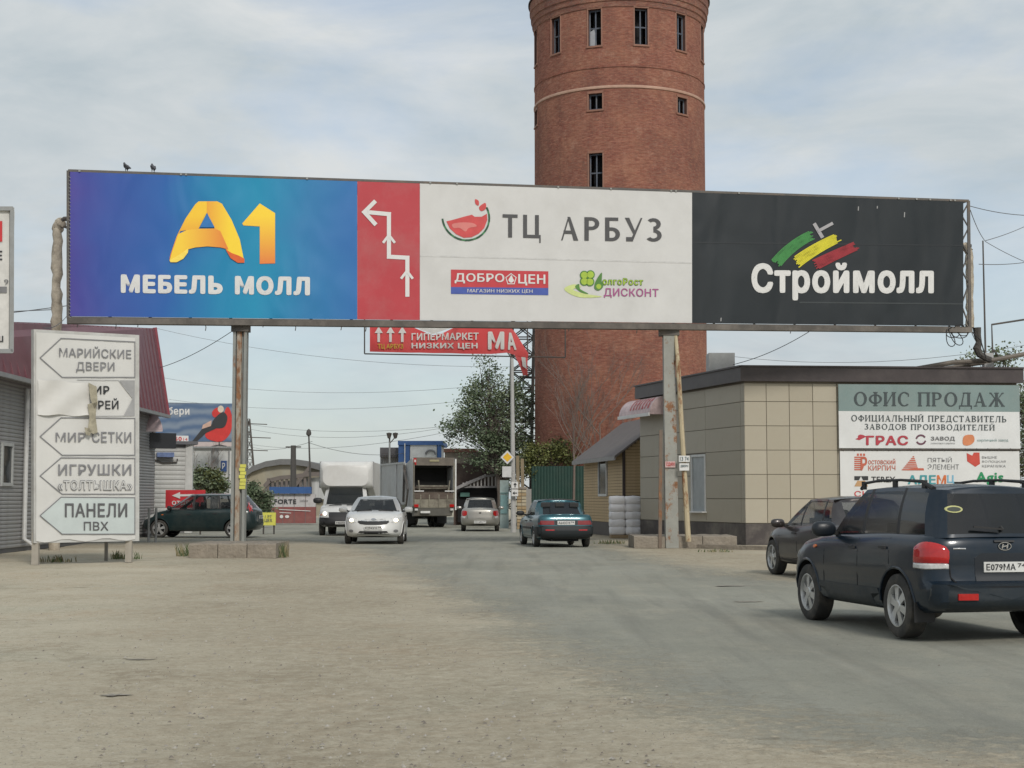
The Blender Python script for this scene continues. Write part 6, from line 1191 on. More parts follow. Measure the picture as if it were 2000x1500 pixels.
# ------------------------------------------------------------------ wires
WM = M('wire_dark', (0.13, 0.13, 0.135), rough=.8); WG = 'overhead wires crossing the sky under the billboard'
def wire(p0, p1, sag, r, n=14):
    mb = MB(); mb.tube([p0.lerp(p1, k/n)-Vector((0, 0, sag*4*(k/n)*(1-k/n))) for k in range(n+1)], r, 4, cap=False); return mb.build('wire', WM)
WL = iter(['lowest pair of long thin wires under the billboard, upper one', 'wire falling from the leafy tree towards the distant pylon', 'wire from the distant pylon top to the leafy tree crown', 'high sagging wire between the maroon roof and the leafy tree', 'highest wire across the sky under the blue banner', 'short wire between the thick dark pole and the pylon', 'wire from the thin pole above the box truck to the right',
    'long wire rising behind the right post above the office roof', 'thin wire just under the bottom beam left of the post', 'wire under the black banner reaching the right edge', 'upper of two wires behind the left edge sign', 'lower of two wires behind the left edge sign'])
for (x0, y0, x1, y1, Y0, Y1, sg) in ((470, 826, 1030, 812, 190, 130, 1.2), (470, 834, 1030, 800, 190, 130, 1.8), (489, 868, 1000, 815, 190, 110, 1.2), (330, 780, 1050, 765, 200, 150, 1.5), (250, 724, 1040, 742, 200, 150, 2), (480, 868, 610, 862, 190, 104, .6), (604, 865, 860, 868, 104, 115, .8),
        (1380, 800-60, 2100, 690, 120, 110, 2.0), (300, 640, 1045, 716, 160, 140, 1.2), (1385, 690, 2100, 655, 120, 100, 1.2), (-900, 655, 140, 596, 75, 56, .5), (-900, 590, 120, 604, 75, 56, .4)):
    tag(wire(at(x0, y0, Y0), at(x1, y1, Y1), sg, .015 if Y0 > 70 else .009), next(WL), 'wire', WG)
for (x0, y0, x1, y1, Y0, Y1, lb) in ((312, 718, 456, 645, 58, 44, 'thin cable rising from the maroon roof to the left billboard post'), (1432, 712, 1580, 648, 53, 49, 'thin cable rising from the office roof to the billboard'), (84, 640, 130, 618, 40, 42.3, 'short cable from the arrow sign top to the billboard corner'),
        (1893, 402, 2050, 420, 48.7, 52, 'upper cable from the billboard corner to the right'), (1925, 470, 2060, 410, 52, 60, 'cable rising right from the thin mast top'), (1925, 472, 2060, 530, 52, 60, 'cable falling right from the thin mast top'), (1912, 516, 2060, 500, 50, 60, 'cable leaving the pipe riser to the right'), (1895, 410, 1925, 472, 48.7, 52, 'cable from the board corner to the mast top'), (1898, 650, 1926, 690, 49, 52, 'short cable beside the dark pipe elbow')):
    tag(wire(at(x0, y0, Y0), at(x1, y1, Y1), .12, .012), lb, 'cable')
# ------------------------------------------------------------------ trees and bushes
def leafmat(name, c, tr=.25):
    m = M(name, c, rough=.6, var=.35, scale=.9); n, l, b = nodes_of(m); b.inputs['Transmission Weight'].default_value = 0.0; b.inputs['Subsurface Weight'].default_value = 0; return m
LG = [leafmat('leaf_dark', (0.085, 0.12, 0.065)), leafmat('leaf_mid', (0.13, 0.17, 0.095)), leafmat('leaf_pale', (0.17, 0.205, 0.125))]
LY = [leafmat('leaf_yellowish', (0.12, 0.13, 0.035)), leafmat('leaf_olive', (0.085, 0.095, 0.03)), leafmat('leaf_lime', (0.16, 0.18, 0.06))]
BARK = M('bark', (0.12, 0.10, 0.085), rough=.95, bump=.8)
def tree(name, label, px, Y, blobs, nleaf, ls, mats=LG, trunk_r=.16, clump=.35, cat='tree', nb=None, clusters=26, group=None):
    """blobs: (px, py, rx_px, ry_px, depth offset) ellipsoids of the crown as seen; leaves gather in clumps round twig ends"""
    k = Y/FPX; b = at(px, 1000, Y); t = thing(name, label, cat, (b.x, Y, 0), group=group); E_ = [(at(x, y, Y+d), rx*k, ry*k) for x, y, rx, ry, d in blobs]; wts = [rx*ry for _, rx, ry in E_]; ends = []
    nc = clusters*len(E_)
    for i in range(nc):
        c, rx, rz = random.choices(E_, wts)[0]
        while True:
            d = Vector((ru(-1, 1), ru(-1, 1), ru(-1, 1)))
            if .2 < d.length < 1: break
        ends.append(c+Vector((d.x*rx, d.y*min(rx, rz)*1.0, d.z*rz)))
    zlow = min(e.z for e in ends); mb = MB(); top = max(E_, key=lambda e: e[0].z)[0]; tr = [Vector((b.x, Y, -.05)), Vector((b.x+ru(-.1, .1), Y, zlow*.6+.3)), Vector(((b.x+top.x)/2, Y, (zlow+top.z)/2)), Vector((top.x, Y, top.z))]
    mb.tube(tr, [trunk_r, trunk_r*.85, trunk_r*.5, trunk_r*.15], 8); mb.build('trunk', BARK, t, smooth=True)
    mb = MB()
    for e in ends:
        f = ru(.25, .9); s = tr[1].lerp(tr[3], f) if e.z > tr[1].z else tr[1]
        if s.z > e.z-.1: s = tr[1].lerp(tr[3], max(0, min(1, (e.z-tr[1].z)/(max(.1, tr[3].z-tr[1].z))*.6)))
        mid = (s+e)/2+Vector((ru(-.15, .15), ru(-.15, .15), ru(0, .25))); mb.tube([s, mid, e], [trunk_r*.22, trunk_r*.12, .01], 4, cap=False)
    mb.build('limb', BARK, t)
    mb = MB(); per = nleaf//nc
    for e in ends:
        cs = clump*ru(.6, 1.3); tone = random.choices((0, 1, 2), (4, 4, 2))[0]; m2 = int(per*ru(.5, 1.5))
        for q in range(m2):
            p = e+Vector((random.gauss(0, cs*.6), random.gauss(0, cs*.6), random.gauss(0, cs*.5))); a = ru(0, 2*pi); el = ru(-.9, .9); s = ls*ru(.6, 1.3)
            u = Vector((cos(a)*cos(el), sin(a)*cos(el), sin(el))); v = u.cross(Vector((ru(-1, 1), ru(-1, 1), ru(-1, 1)))).normalized()*.32
            mb.add([p-u*s/2, p+v*s, p+u*s/2, p-v*s], [(0, 1, 2, 3)], tone if rnd() < .75 else int(rnd()*3))
    mb.build('crown', mats, t); return t
tree('leafy_tree', 'large dark green leafy tree in front of the lattice mast', 975, 84, [(950, 730, 24, 28, 0), (960, 775, 55, 35, 0), (940, 830, 75, 42, 0), (990, 840, 52, 50, 1), (970, 880, 60, 38, 0), (900, 830, 32, 22, 0), (1010, 780, 28, 40, 1), (1030, 850, 18, 40, 1), (905, 772, 14, 22, 0), (925, 745, 12, 16, 0), (1025, 890, 24, 40, 1), (1000, 920, 40, 22, 1), (885, 860, 16, 14, 0), (1038, 800, 10, 30, 1)], 15500, .15, clump=.44, clusters=22, trunk_r=.14)
tree('yellow_green_bush', 'yellow-green bush rising behind the dark green fence', 1068, 79.5, [(1065, 885, 36, 20, 0), (1100, 880, 22, 24, 0), (1040, 905, 14, 30, 0), (1122, 900, 14, 10, 0)], 4200, .15, mats=LY, clump=.35, cat='bush', trunk_r=.04)
def bare(name, label, px, Y, ytop, n, spread, r0=.07):
    b = at(px, 1000, Y); H = at(px, ytop, Y).z; t = thing(name, label, 'tree', (b.x, Y, 0)); mb = MB(); mt = MB()
    mt.tube([(b.x, Y, 0), (b.x+.05, Y, H*.35), (b.x, Y, H*.6)], [r0, r0*.8, r0*.4], 6); mt.build('trunk', M('bark_bare', (0.16, 0.12, 0.10)), t)
    def br(p, d, ln, r, lv):
        e = p+d*ln; m = p+d*ln*.5+Vector((ru(-.06, .06), ru(-.06, .06), 0))*ln; mb.tube([p, m, e], [r, r*.8, r*.5], 4, cap=False)
        if lv > 0:
            for q in range(3): dd = (d+Vector((ru(-.6, .6), ru(-.5, .5), ru(-.1, .5)))).normalized(); br(p+d*ln*ru(.4, 1), dd, ln*ru(.5, .75), r*.55, lv-1)
    for i in range(n): f = ru(.2, .6); d = Vector((ru(-spread, spread), ru(-.4, .4), 1)).normalized(); br(Vector((b.x, Y, H*f)), d, H*ru(.2, .38), r0*.4, 3)
    mb.build('crown', M('twig', (0.17, 0.13, 0.11)), t)
bare('bare_tree', 'leafless young tree standing against the left part of the brick tower', 1120, 78.3, 700, 8, .5); bare('bare_tree', 'leafless spreading tree against the brick tower above the kiosk roof', 1172, 78.4, 690, 9, .9); bare('bare_tree', 'small leafless tree beside the white pavilion post', 388, 76, 872, 7, .7, .05)
tree('green_bush', 'rounded green bush left of the white shop front', 405, 74, [(405, 940, 28, 26, 0), (428, 950, 22, 18, 0), (385, 935, 10, 18, 0)], 3500, .14, mats=[LG[1], LY[1], LG[2]], clump=.25, cat='bush', trunk_r=.05)
tree('dark_hedge', 'dark green bush behind the tail of the green car', 510, 78, [(500, 975, 18, 34, 0), (520, 985, 12, 24, 0), (480, 970, 14, 26, 0)], 3000, .14, clump=.25, cat='bush', trunk_r=.05)
tree('leafy_tree', 'sparse pale tree behind the right end of the office roof', 1960, 66, [(1960, 700, 40, 12, 0), (2010, 790, 26, 60, 0), (1900, 700, 20, 8, 0), (2010, 900, 26, 60, 0)], 3600, .15, mats=[LG[2], LG[1], LY[1]], clump=.45, trunk_r=.12, clusters=30)
# ------------------------------------------------------------------ pigeons on the top edge
def pigeon(px, py, face, label):
    p = PB.hit(px, topy(px)-1, -.03); z0 = PB.hit(px, topy(px)).z+.0; t = thing('pigeon', label, 'bird', (p.x, p.y, z0), rz=face, group=None); s = 0.95
    BD = M('pigeon_grey', (0.07, 0.07, 0.08), var=.2, scale=12); me = bpy.data.meshes.new('body')
    js = [((-.17, 0, .10), (.028, .012)), ((-.09, 0, .14), (.05, .035)), ((0, 0, .185), (.072, .075)), ((.06, 0, .22), (.062, .07)), ((.09, 0, .265), (.036, .036)), ((.095, 0, .31), (.033, .035)), ((.128, 0, .305), (.012, .011)), ((.145, 0, .298), (.005, .005)), ((.0, .035, .12), (.022, .022)), ((.005, .035, .05), (.008, .008)), ((.0, -.035, .12), (.022, .022)), ((.005, -.035, .05), (.008, .008)), ((.01, .035, .0), (.007, .007)), ((.01, -.035, .0), (.007, .007)), ((.04, .035, .0), (.005, .005)), ((.04, -.035, .0), (.005, .005))]
    me.from_pydata([tuple(c*s for c in j[0]) for j in js], [(0, 1), (1, 2), (2, 3), (3, 4), (4, 5), (5, 6), (6, 7), (2, 8), (8, 9), (9, 12), (12, 14), (2, 10), (10, 11), (11, 13), (13, 15)], [])
    o = bpy.data.objects.new('body', me); COL.objects.link(o); 
    import bmesh
    bm = bmesh.new(); bm.from_mesh(me); sl = bm.verts.layers.skin.verify(); bm.verts.ensure_lookup_table()
    for i, j in enumerate(js): bm.verts[i][sl].radius = (j[1][0]*s, j[1][1]*s)
    bm.verts[2][sl].use_root = True; bm.to_mesh(me); bm.free(); o.modifiers.new('k', 'SKIN'); q = o.modifiers.new('s', 'SUBSURF'); q.levels = 1; dg = bpy.context.evaluated_depsgraph_get(); m2 = bpy.data.meshes.new_from_object(o.evaluated_get(dg)); bpy.data.objects.remove(o)
    m2.materials.clear(); m2.materials.append(BD); m2.shade_smooth(); m2.name = 'body'; link(bpy.data.objects.new('body', m2), t)
    for y in (-1, 1):
        mb = MB(); mb.add([(x*s, y*(yy)*s, z*s) for x, yy, z in ((.07, .066, .24), (.02, .078, .25), (-.06, .06, .19), (-.18, .02, .115), (-.1, .05, .13), (0, .074, .17), (.05, .07, .19))], [(0, 1, 2, 3, 4, 5, 6)]); mb.build('wing', M('wing_dark', (0.035, 0.035, 0.04)), t, world=False)
pigeon(247, 328, 2.6, 'left pigeon perched on the top edge of the blue banner'); pigeon(299, 331, 2.2, 'right pigeon perched on the top edge of the blue banner')

# ================================================================== VEHICLES (built at full size; +x forward, +y left)
def interp(pts, x):
    pts = sorted(pts)
    if x <= pts[0][0]: return pts[0][1]
    for (a, u), (b, v) in zip(pts, pts[1:]):
        if x <= b: t = (x-a)/(b-a); t = t*t*(3-2*t)*.5+t*.5; return u+(v-u)*t
    return pts[-1][1]
def half_outline(hw, xf, xr, Df, Dr, nf, nr, ns=30, nc=11, taper=.035, Lh=2.2):
    p = []
    for i in range(nc+1): a = pi/2*i/nc; p.append((xf-Df+Df*max(0, cos(a))**(2/nf), hw*sin(a)**(2/nf)))
    for i in range(1, ns): p.append((xf-Df+(xr+Dr-xf+Df)*i/ns, hw))
    for i in range(nc+1): a = pi/2*(1-i/nc); p.append((xr+Dr-Dr*max(0, cos(a))**(2/nr), hw*sin(a)**(2/nr)))
    return [(x, y*(1-taper*(x/Lh)**2)) for x, y in p]
def wheel(root, x, y, r, w, side, spokes=5, rim_r=None, mat=None, steel=False):
    rr = rim_r or r*.66; mb = MB(); pr = [(rr, -w/2+.01), (rr+.02, -w/2), (r-.035, -w/2+.002), (r-.008, -w/2+.02), (r, -w/2+.05), (r, w/2-.05), (r-.008, w/2-.02), (r-.035, w/2-.002), (rr+.02, w/2), (rr, w/2-.01), (rr-.01, w/2-.06), (rr-.01, -w/2+.06), (rr, -w/2+.01)]
    mb.lathe(pr, 32, axis='y', c=(x, y, r)); o = mb.build('wheel', RUBBER, root, smooth=True, world=False, ang=40)
    s = side; mb = MB(); yo = y+s*(w/2-.012); Lz = lambda rad, d: (rad, yo-y+s*0+d)
    mb.lathe([(rr*1.02, s*(w/2-.004)), (rr*.97, s*(w/2-.002)), (rr*.93, s*(w/2-.03)), (rr*.9, s*(w/2-.09))], 28, axis='y', c=(x, y, r)); mb.lathe([(rr*.9, s*(w/2-.10)), (0.01, s*(w/2-.10))], 20, axis='y', c=(x, y, r), mi=1)
    if steel: mb.lathe([(rr*.9, s*(w/2-.05)), (rr*.6, s*(w/2-.03)), (rr*.5, s*(w/2-.01)), (.0, s*(w/2-.02))], 20, axis='y', c=(x, y, r))
    else:
        for k in range(spokes):
            a = 2*pi*k/spokes+.3; da = pi/spokes
            for q in ((.30,) if spokes > 6 else (.20, .52)) if False else (1,):
                wi, wo = .030, .055*(5/spokes)**.5*(r/.34); vs = []
                for rad, hw_, yy in ((rr*.1, wi, -.015), (rr*.95, wo, -.035)):
                    for sg in (-1, 1):
                        for dy in (0, -.03): vs.append((x+rad*cos(a)-sg*hw_*sin(a), y+s*(w/2+yy+dy), r+rad*sin(a)+sg*hw_*cos(a)))
                mb.add(vs, [(0, 2, 6, 4), (1, 5, 7, 3), (0, 4, 5, 1), (2, 3, 7, 6), (4, 6, 7, 5), (0, 1, 3, 2)])
        mb.lathe([(.0, s*(w/2-.005)), (.06, s*(w/2-.008)), (.075, s*(w/2-.03))], 14, axis='y', c=(x, y, r))
    mb.build('rim', [mat or ALLOY, DARK], o, smooth=True, world=False, ang=30)
class Car: pass
def build_car(name, label, cat, S, pm, loc=(0, 0, 0), rz=0.0, group=None, scale=1.0):
    C = Car(); root = thing(name, label, cat, loc, rz, group); root.scale = (scale,)*3; C.root = root; C.pm = pm
    Lh, hw = S['L']/2, S['W']/2; top = S['top']; zb = S.get('zb', .22)
    levels = S.get('levels') or [(0, .13, .16, .12), (.06, .05, .07, .05), (.16, .015, .015, .015), (.32, 0, 0, 0), (.5, .0, .02, .02), (.68, .0, .05, .04), (.8, .012, .08, .05), (.9, .03, .13, .07), (.965, .055, .20, .10), (1.0, .10, .30, .14)]
    zbx = lambda x: zb+.05*max(0, (abs(x)-Lh+.8)/.8)**2*1.5; C.zt = lambda x: interp(top, x)
    rings = []
    for v, si, fi, ri in levels:
        o = half_outline(hw-si, Lh-fi, -Lh+ri, S.get('Df', .75), S.get('Dr', .5), S.get('nf', 2.7), S.get('nr', 3.6), taper=S.get('taper', .035), Lh=Lh)
        rings.append([(x, y, zbx(x)+(C.zt(x)-zbx(x))*v) for x, y in o])
    n = len(rings[0]); mb = MB()
    full = lambda r: r+[(x, -y, z) for x, y, z in r[-2:0:-1]]
    fr = [full(r) for r in rings]; m = len(fr[0])
    for r in fr: mb.v += r
    for i in range(len(fr)-1):
        for k in range(m): mb.f.append((i*m+k, i*m+(k+1) % m, (i+1)*m+(k+1) % m, (i+1)*m+k)); mb.m.append(0)
    def cap(r, crown, flip):
        K = 8; idx = []
        base = (len(fr)-1)*m if not flip else 0
        for k in range(n):
            if k in (0, n-1): idx.append([base+k]*(K+1)); continue
            row = [base+k]
            for q in range(1, K):
                f = 1-2*q/K; row.append(len(mb.v)); mb.v.append((r[k][0], r[k][1]*f, r[k][2]+crown*(1-f*f)*min(1, r[k][1]/(hw*.7))))
            row.append(base+(m-k)); idx.append(row)
        for k in range(n-1):
            for q in range(K):
                f = [idx[k][q], idx[k+1][q], idx[k+1][q+1], idx[k][q+1]]; g = []
                for a in f:
                    if a not in g: g.append(a)
                if len(g) > 2: mb.f.append(tuple(g[::-1] if flip else g)); mb.m.append(0)
    cap(rings[-1], S.get('crown', .035), False); cap(rings[0], 0, True)
    body = mb.build('body', [pm, DARK], None, world=False, fix=True)
    R = S['r']; cuts = MB()
    for x in S['wx']:
        for s in (-1, 1):
            k = 28; ra = R*1.15; vs = [(x+ra*cos(2*pi*i/k), s*(hw+.3), R+.01+ra*sin(2*pi*i/k)) for i in range(k)]+[(x+ra*cos(2*pi*i/k), s*(hw-.32), R+.01+ra*sin(2*pi*i/k)) for i in range(k)]
            cuts.add(vs, [tuple(range(k)), tuple(range(2*k-1, k-1, -1))]+[(i, (i+1) % k, k+(i+1) % k, k+i) for i in range(k)])
    co = cuts.build('c', [DARK], None, world=False, fix=True); md = body.modifiers.new('b', 'BOOLEAN'); md.operation = 'DIFFERENCE'; md.object = co; md.solver = 'EXACT'
    try: md.material_mode = 'TRANSFER'
    except Exception: pass
    dg = bpy.context.evaluated_depsgraph_get(); me = bpy.data.meshes.new_from_object(body.evaluated_get(dg)); bpy.data.objects.remove(body); bpy.data.objects.remove(co)
    me.shade_smooth(); me.set_sharp_from_angle(angle=radians(32)); me.name = 'body'; body = link(bpy.data.objects.new('body', me), root); C.body = body
    # greenhouse
    g = S['gh']; H = S['H']; yb, yt = hw-g.get('yb', .09), g['yt']; xf, xft, xr, xrt, B = g['xf'], g['xft'], g['xr'], g['xrt'], g['B']; Cb, Ct = g['C']; zr = lambda x: H-g.get('rc', .05)-.035*((x-(xft+xrt)/2)/((xft-xrt)/2))**2*1.0
    P = []      # (base xy, top xy, kind of the strip that follows, subdivisions)
    cf = g.get('cf', .20); P.append(((xf, 0), (xft, 0), 'windshield', 7)); P.append(((xf-cf, yb-.12), (xft-.09, yt-.10), 'frame', 2)); P.append(((xf-cf-.14, yb), (xft-.2, yt), 'side_window', 6))
    P.append(((B+.04, yb), (B+.04, yt), 'bpillar', 1)); P.append(((B-.04, yb), (B-.04, yt), 'side_window', 6)); P.append(((Cb, yb), (Ct, yt), 'frame' if not g.get('D') else 'bpillar', 1))
    if g.get('D'): P.append(((Cb-.08, yb), (Ct-.06, yt), 'quarter_window', 4)); P.append(((g['D'][0], yb), (g['D'][1], yt), 'frame', 2))
    P.append(((xr+.10, yb-.05), (xrt+.12, yt-.03), 'frame', 2)); P.append(((xr+.03, yb-.16), (xrt+.03, yt-.12), 'rear_window' if not g.get('solid') else 'frame', 7)); P.append(((xr, 0), (xrt, 0), None, 0))
    vl = [0, .07, .2, .35, .5, .65, .8, .925, 1.0]; cols = []; kinds = []
    for i in range(len(P)-1):
        (b0, t0, kd, ns), (b1, t1, _, _) = P[i], P[i+1]
        for q in range(ns):
            f = q/ns
            if kd in ('windshield', 'rear_window') or (kd == 'frame' and i in (0, len(P)-2)):
                yy = lambda y0, y1: y0+(y1-y0)*f
                if i == 0: bx = b0[0]+(b1[0]-b0[0])*f*f; tx = t0[0]+(t1[0]-t0[0])*f*f
                else: bx = b1[0]+(b0[0]-b1[0])*(1-f)**2; tx = t1[0]+(t0[0]-t1[0])*(1-f)**2
                cols.append(((bx, yy(b0[1], b1[1])), (tx, yy(t0[1], t1[1])))); 
            else: cols.append(((b0[0]+(b1[0]-b0[0])*f, b0[1]+(b1[1]-b0[1])*f), (t0[0]+(t1[0]-t0[0])*f, t0[1]+(t1[1]-t0[1])*f)))
            kinds.append(kd)
    cols.append((P[-1][0], P[-1][1])); tap = lambda x: 1-S.get('taper', .035)*(x/Lh)**2
    def gp(ci, v):
        (bx, by), (tx, ty) = cols[ci]; zb_ = C.zt(bx)-.03+S.get('crown', .035)*(1-(by/hw)**2)*.6; zt_ = zr(tx); x = bx+(tx-bx)*v; y = by+(ty-by)*v; z = zb_+(zt_-zb_)*v; bl = .035*sin(pi*v*.9)
        if by > yb-.02: y += bl
        if ci < 9: x += bl*.8*(1-by/hw)
        return (x, y*tap(x), z)
    frame = MB(); wins = {}; order = []
    def strip(target, i, j, sgn):
        q = [gp(i, vl[j]), gp(i+1, vl[j]), gp(i+1, vl[j+1]), gp(i, vl[j+1])]
        if sgn < 0: q = [(x, -y, z) for x, y, z in q][::-1]
        target.add(q, [(0, 1, 2, 3)], 0)
    runs = []; s0 = 0
    for i in range(1, len(kinds)+1):
        if i == len(kinds) or kinds[i] != kinds[s0]: runs.append((kinds[s0], s0, i)); s0 = i
    parts = []
    for kd, a, b in runs:
        for sg in (1, -1):
            w = MB()
            for i in range(a, b):
                for j in range(len(vl)-1):
                    glass = kd in ('windshield', 'side_window', 'quarter_window', 'rear_window') and 0 < j < len(vl)-2
                    if glass: strip(w, i, j, sg)
                    elif kd == 'bpillar': k0 = len(frame.f); strip(frame, i, j, sg); frame.m[-1] = 1
                    else: strip(frame, i, j, sg)
            if w.f: parts.append((kd, sg, w))
    # roof skin
    K = 8; nC = len(cols); rr = [[(gp(i, 1)[0], gp(i, 1)[1]*(1-2*q/K), gp(i, 1)[2]+g.get('rc', .05)*(1-(1-2*q/K)**2)*min(1, gp(i, 1)[1]/(yt*.6))) for q in range(K+1)] for i in range(nC)]
    for i in range(nC-1):
        for q in range(K): frame.add([rr[i][q], rr[i][q+1], rr[i+1][q+1], rr[i+1][q]], [(3, 2, 1, 0)], 0)
    fo = frame.build('roof', [pm, BLACK], root, world=False, smooth=True, fix=True, ang=40); C.roof = fo
    done = {}
    for kd, sg, w in parts:
        if kd in ('windshield', 'rear_window'):
            if kd in done: done[kd].v, k = done[kd].v, len(done[kd].v); done[kd].add(w.v, w.f); continue
            done[kd] = w
        else: w.build(kd, S.get('sideglass', GLASS) if kd != 'quarter_window' else S.get('rearglass', GLASS), root, world=False, smooth=True, fix=True)
    for kd, w in done.items(): w.build(kd, S.get('rearglass', GLASS) if kd == 'rear_window' else GLASS, root, world=False, smooth=True, fix=True)
    # bvh for details
    vs = [tuple(v.co) for v in me.vertices]; fs = [tuple(p.vertices) for p in me.polygons]; C.low = BVHTree.FromPolygons(vs, fs)
    k = len(vs); allv = vs+[gp(i, v) for i in range(nC) for v in vl]+[(x, -y, z) for x, y, z in [gp(i, v) for i in range(nC) for v in vl]]; nv = len(vl); fs2 = list(fs)
    for off in (k, k+nC*nv):
        for i in range(nC-1):
            for j in range(nv-1): fs2.append((off+i*nv+j, off+(i+1)*nv+j, off+(i+1)*nv+j+1, off+i*nv+j+1))
    C.bvh = BVHTree.FromPolygons(allv, fs2)
    for x in S['wx']:
        for s in (1, -1): wheel(root, x, s*(hw-S.get('ww', .2)/2-.015), R, S.get('ww', .2), s, S.get('spokes', 5), S.get('rim'), S.get('rimmat'), S.get('steel', False))
    # arch lips
    lip = MB()
    for x in S['wx']:
        for s in (1, -1):
            pts = []
            for i in range(15):
                a = pi*(-.06+1.12*i/14); px_, pz = x+R*1.16*cos(a), R+.01+R*1.16*sin(a); h = C.low.ray_cast(Vector((px_+.0, s*2, pz)), Vector((0, -s, 0)))[0]
                if h and abs(h.y) > hw-.3: pts.append(h)
            if len(pts) > 3: lip.tube(pts, .016, 5)
    lip.build('arch_trim', S.get('lipmat', pm), root, world=False, smooth=True)
    # seats
    if S.get('seats', True):
        for sx, kk in ((B+.35, (-1, 1)), (B-.62, (-1, 0, 1))):
            for s in kk:
                m = MB(); y = s*(.38 if len(kk) == 2 else .42); z0 = .5; m.box((sx, y, z0), (.5, .42, .16)); m.box((sx-.28, y, z0+.32), (.14, .44 if len(kk) == 2 else .42, .6), Matrix.Rotation(-.2, 3, 'Y')); m.box((sx-.36, y, z0+.70), (.09, .26, .16), Matrix.Rotation(-.2, 3, 'Y')); m.build('seat', TRIM, root, world=False)
        dsh = MB(); dsh.box((xf-.45, 0, C.zt(xf-.3)-.03), (.45, hw*1.6, .12)); dsh.build('dashboard', TRIM, root, world=False)
    C.S = S; return C
def decal(C, name, mat, pts, view, off=.004, th=.012, both=False, low=False, label=None, parent=None, seg=.07, rings=4):
    """a thin piece laid on the car's skin, outline given in side view (x,z) or end view (y,z)"""
    o = []; n = len(pts)
    for i in range(n):
        a, b = pts[i], pts[(i+1) % n]; d = math.dist(a, b); k = max(1, int(d/seg+.5)); o += [(a[0]+(b[0]-a[0])*q/k, a[1]+(b[1]-a[1])*q/k) for q in range(k)]
    cx, cy = sum(p[0] for p in o)/len(o), sum(p[1] for p in o)/len(o); bv = C.low if low else C.bvh; res = []
    for sg in ((1, -1) if both else (1,)):
        def cast(u, v):
            if view in 'LR': s = sg*(1 if view == 'L' else -1); O, D = Vector((u, 3*s, v)), Vector((0, -s, 0))
            elif view == 'T': s = 1; O, D = Vector((u, sg*v, 4)), Vector((0, 0, -1))
            else: s = 1 if view == 'F' else -1; O, D = Vector((6*s, sg*u, v)), Vector((-s, 0, 0))
            h, nrm, _, _ = bv.ray_cast(O, D)
            if h is None: h, nrm, _, _ = bv.find_nearest(Vector((O.x-D.x*0, O.y, O.z)) if False else Vector((u if view in 'LRT' else (C.S['L']/2*(1 if view == 'F' else -1)), (C.S['W']/2*sg*(1 if view == 'L' else -1)) if view in 'LR' else sg*(v if view == 'T' else u), v if view != 'T' else 1.0)))
            return h, D
        mb = MB(); m = len(o); c, D = cast(cx, cy); grid = [[cast(cx+(p[0]-cx)*r/rings, cy+(p[1]-cy)*r/rings)[0] for p in o] for r in range(1, rings+1)]
        vs = [c-D*off]; 
        for g in grid: vs += [p-D*off for p in g]
        vs += [p+D*th for p in grid[-1]]
        fs = [(0, 1+k, 1+(k+1) % m) for k in range(m)]
        for r in range(rings): fs += [(1+r*m+k, 1+(r+1)*m+k, 1+(r+1)*m+(k+1) % m, 1+r*m+(k+1) % m) for k in range(m)]
        mb.add(vs, fs); q = mb.build(name, mat, parent or C.root, world=False, smooth=True, fix=True, ang=50)
        if label: q['label'] = label
        res.append(q)
    return res[0]
def seam(C, pts, view, w=.012, both=True, mat=None):
    for a, b in zip(pts, pts[1:]):
        d = math.dist(a, b) or 1; nx, ny = -(b[1]-a[1])/d*w/2, (b[0]-a[0])/d*w/2
        decal(C, 'panel_gap', mat or DARK, [(a[0]+nx, a[1]+ny), (b[0]+nx, b[1]+ny), (b[0]-nx, b[1]-ny), (a[0]-nx, a[1]-ny)], view, off=.002, both=both, rings=1, seg=.15, low=True)
def rect(x0, z0, x1, z1): return [(x0, z0), (x1, z0), (x1, z1), (x0, z1)]
def car_text(C, s, x0, z0, x1, z1, view, mat, bold=.0, off=.02, flip=False, name='lettering'):
    """text on the rear (view B) or front (view F); y runs against the reading direction at the front"""
    mb = MB()
    zc = (z0+z1)/2; sgn = 1 if view == 'F' else -1; best = 0
    for yy in (x0, (x0+x1)/2, x1):
        h = C.bvh.ray_cast(Vector((6*sgn, yy, zc)), Vector((-sgn, 0, 0)))[0]
        if h: best = max(best, abs(h.x))
    for f in text2d(s, bold):
        o = sgn*(best+off+ru(0, .001)); mb.poly([(o, (x0+(x1-x0)*u)*1, z0+(z1-z0)*v) for u, v in f])
    return mb.build(name, mat, C.root, world=False)
def plate(C, y, z, view, s, w=.52, h=.112, proud=.03):
    sgn = 1 if view == 'F' else -1; hx = max([abs(p.x) for p in [C.low.ray_cast(Vector((6*sgn, y+dy, z+dz)), Vector((-sgn, 0, 0)))[0] for dy in (-w/2, 0, w/2) for dz in (-.04, .04)] if p] or [C.S['L']/2])
    X = sgn*(hx+proud); o = MB().box((X-sgn*.012, y, z), (.02, w, h)).build('number_plate', PLATE, C.root, world=False); mb = MB()
    a, b = (y+w*.45, y-w*.22) if view == 'B' else (y-w*.45, y+w*.22)
    for f in text2d(s, .02): mb.poly([(X+sgn*(.002+ru(0, .0008)), a+(b-a)*u, z-h*.32+h*.64*v) for u, v in f])
    a, b = (y-w*.27, y-w*.45) if view == 'B' else (y+w*.27, y+w*.45)
    for f in text2d('74', .02): mb.poly([(X+sgn*(.002+ru(0, .0008)), a+(b-a)*u, z-h*.05+h*.4*v) for u, v in f])
    mb.build('lettering', PRBLACK, o, world=False)
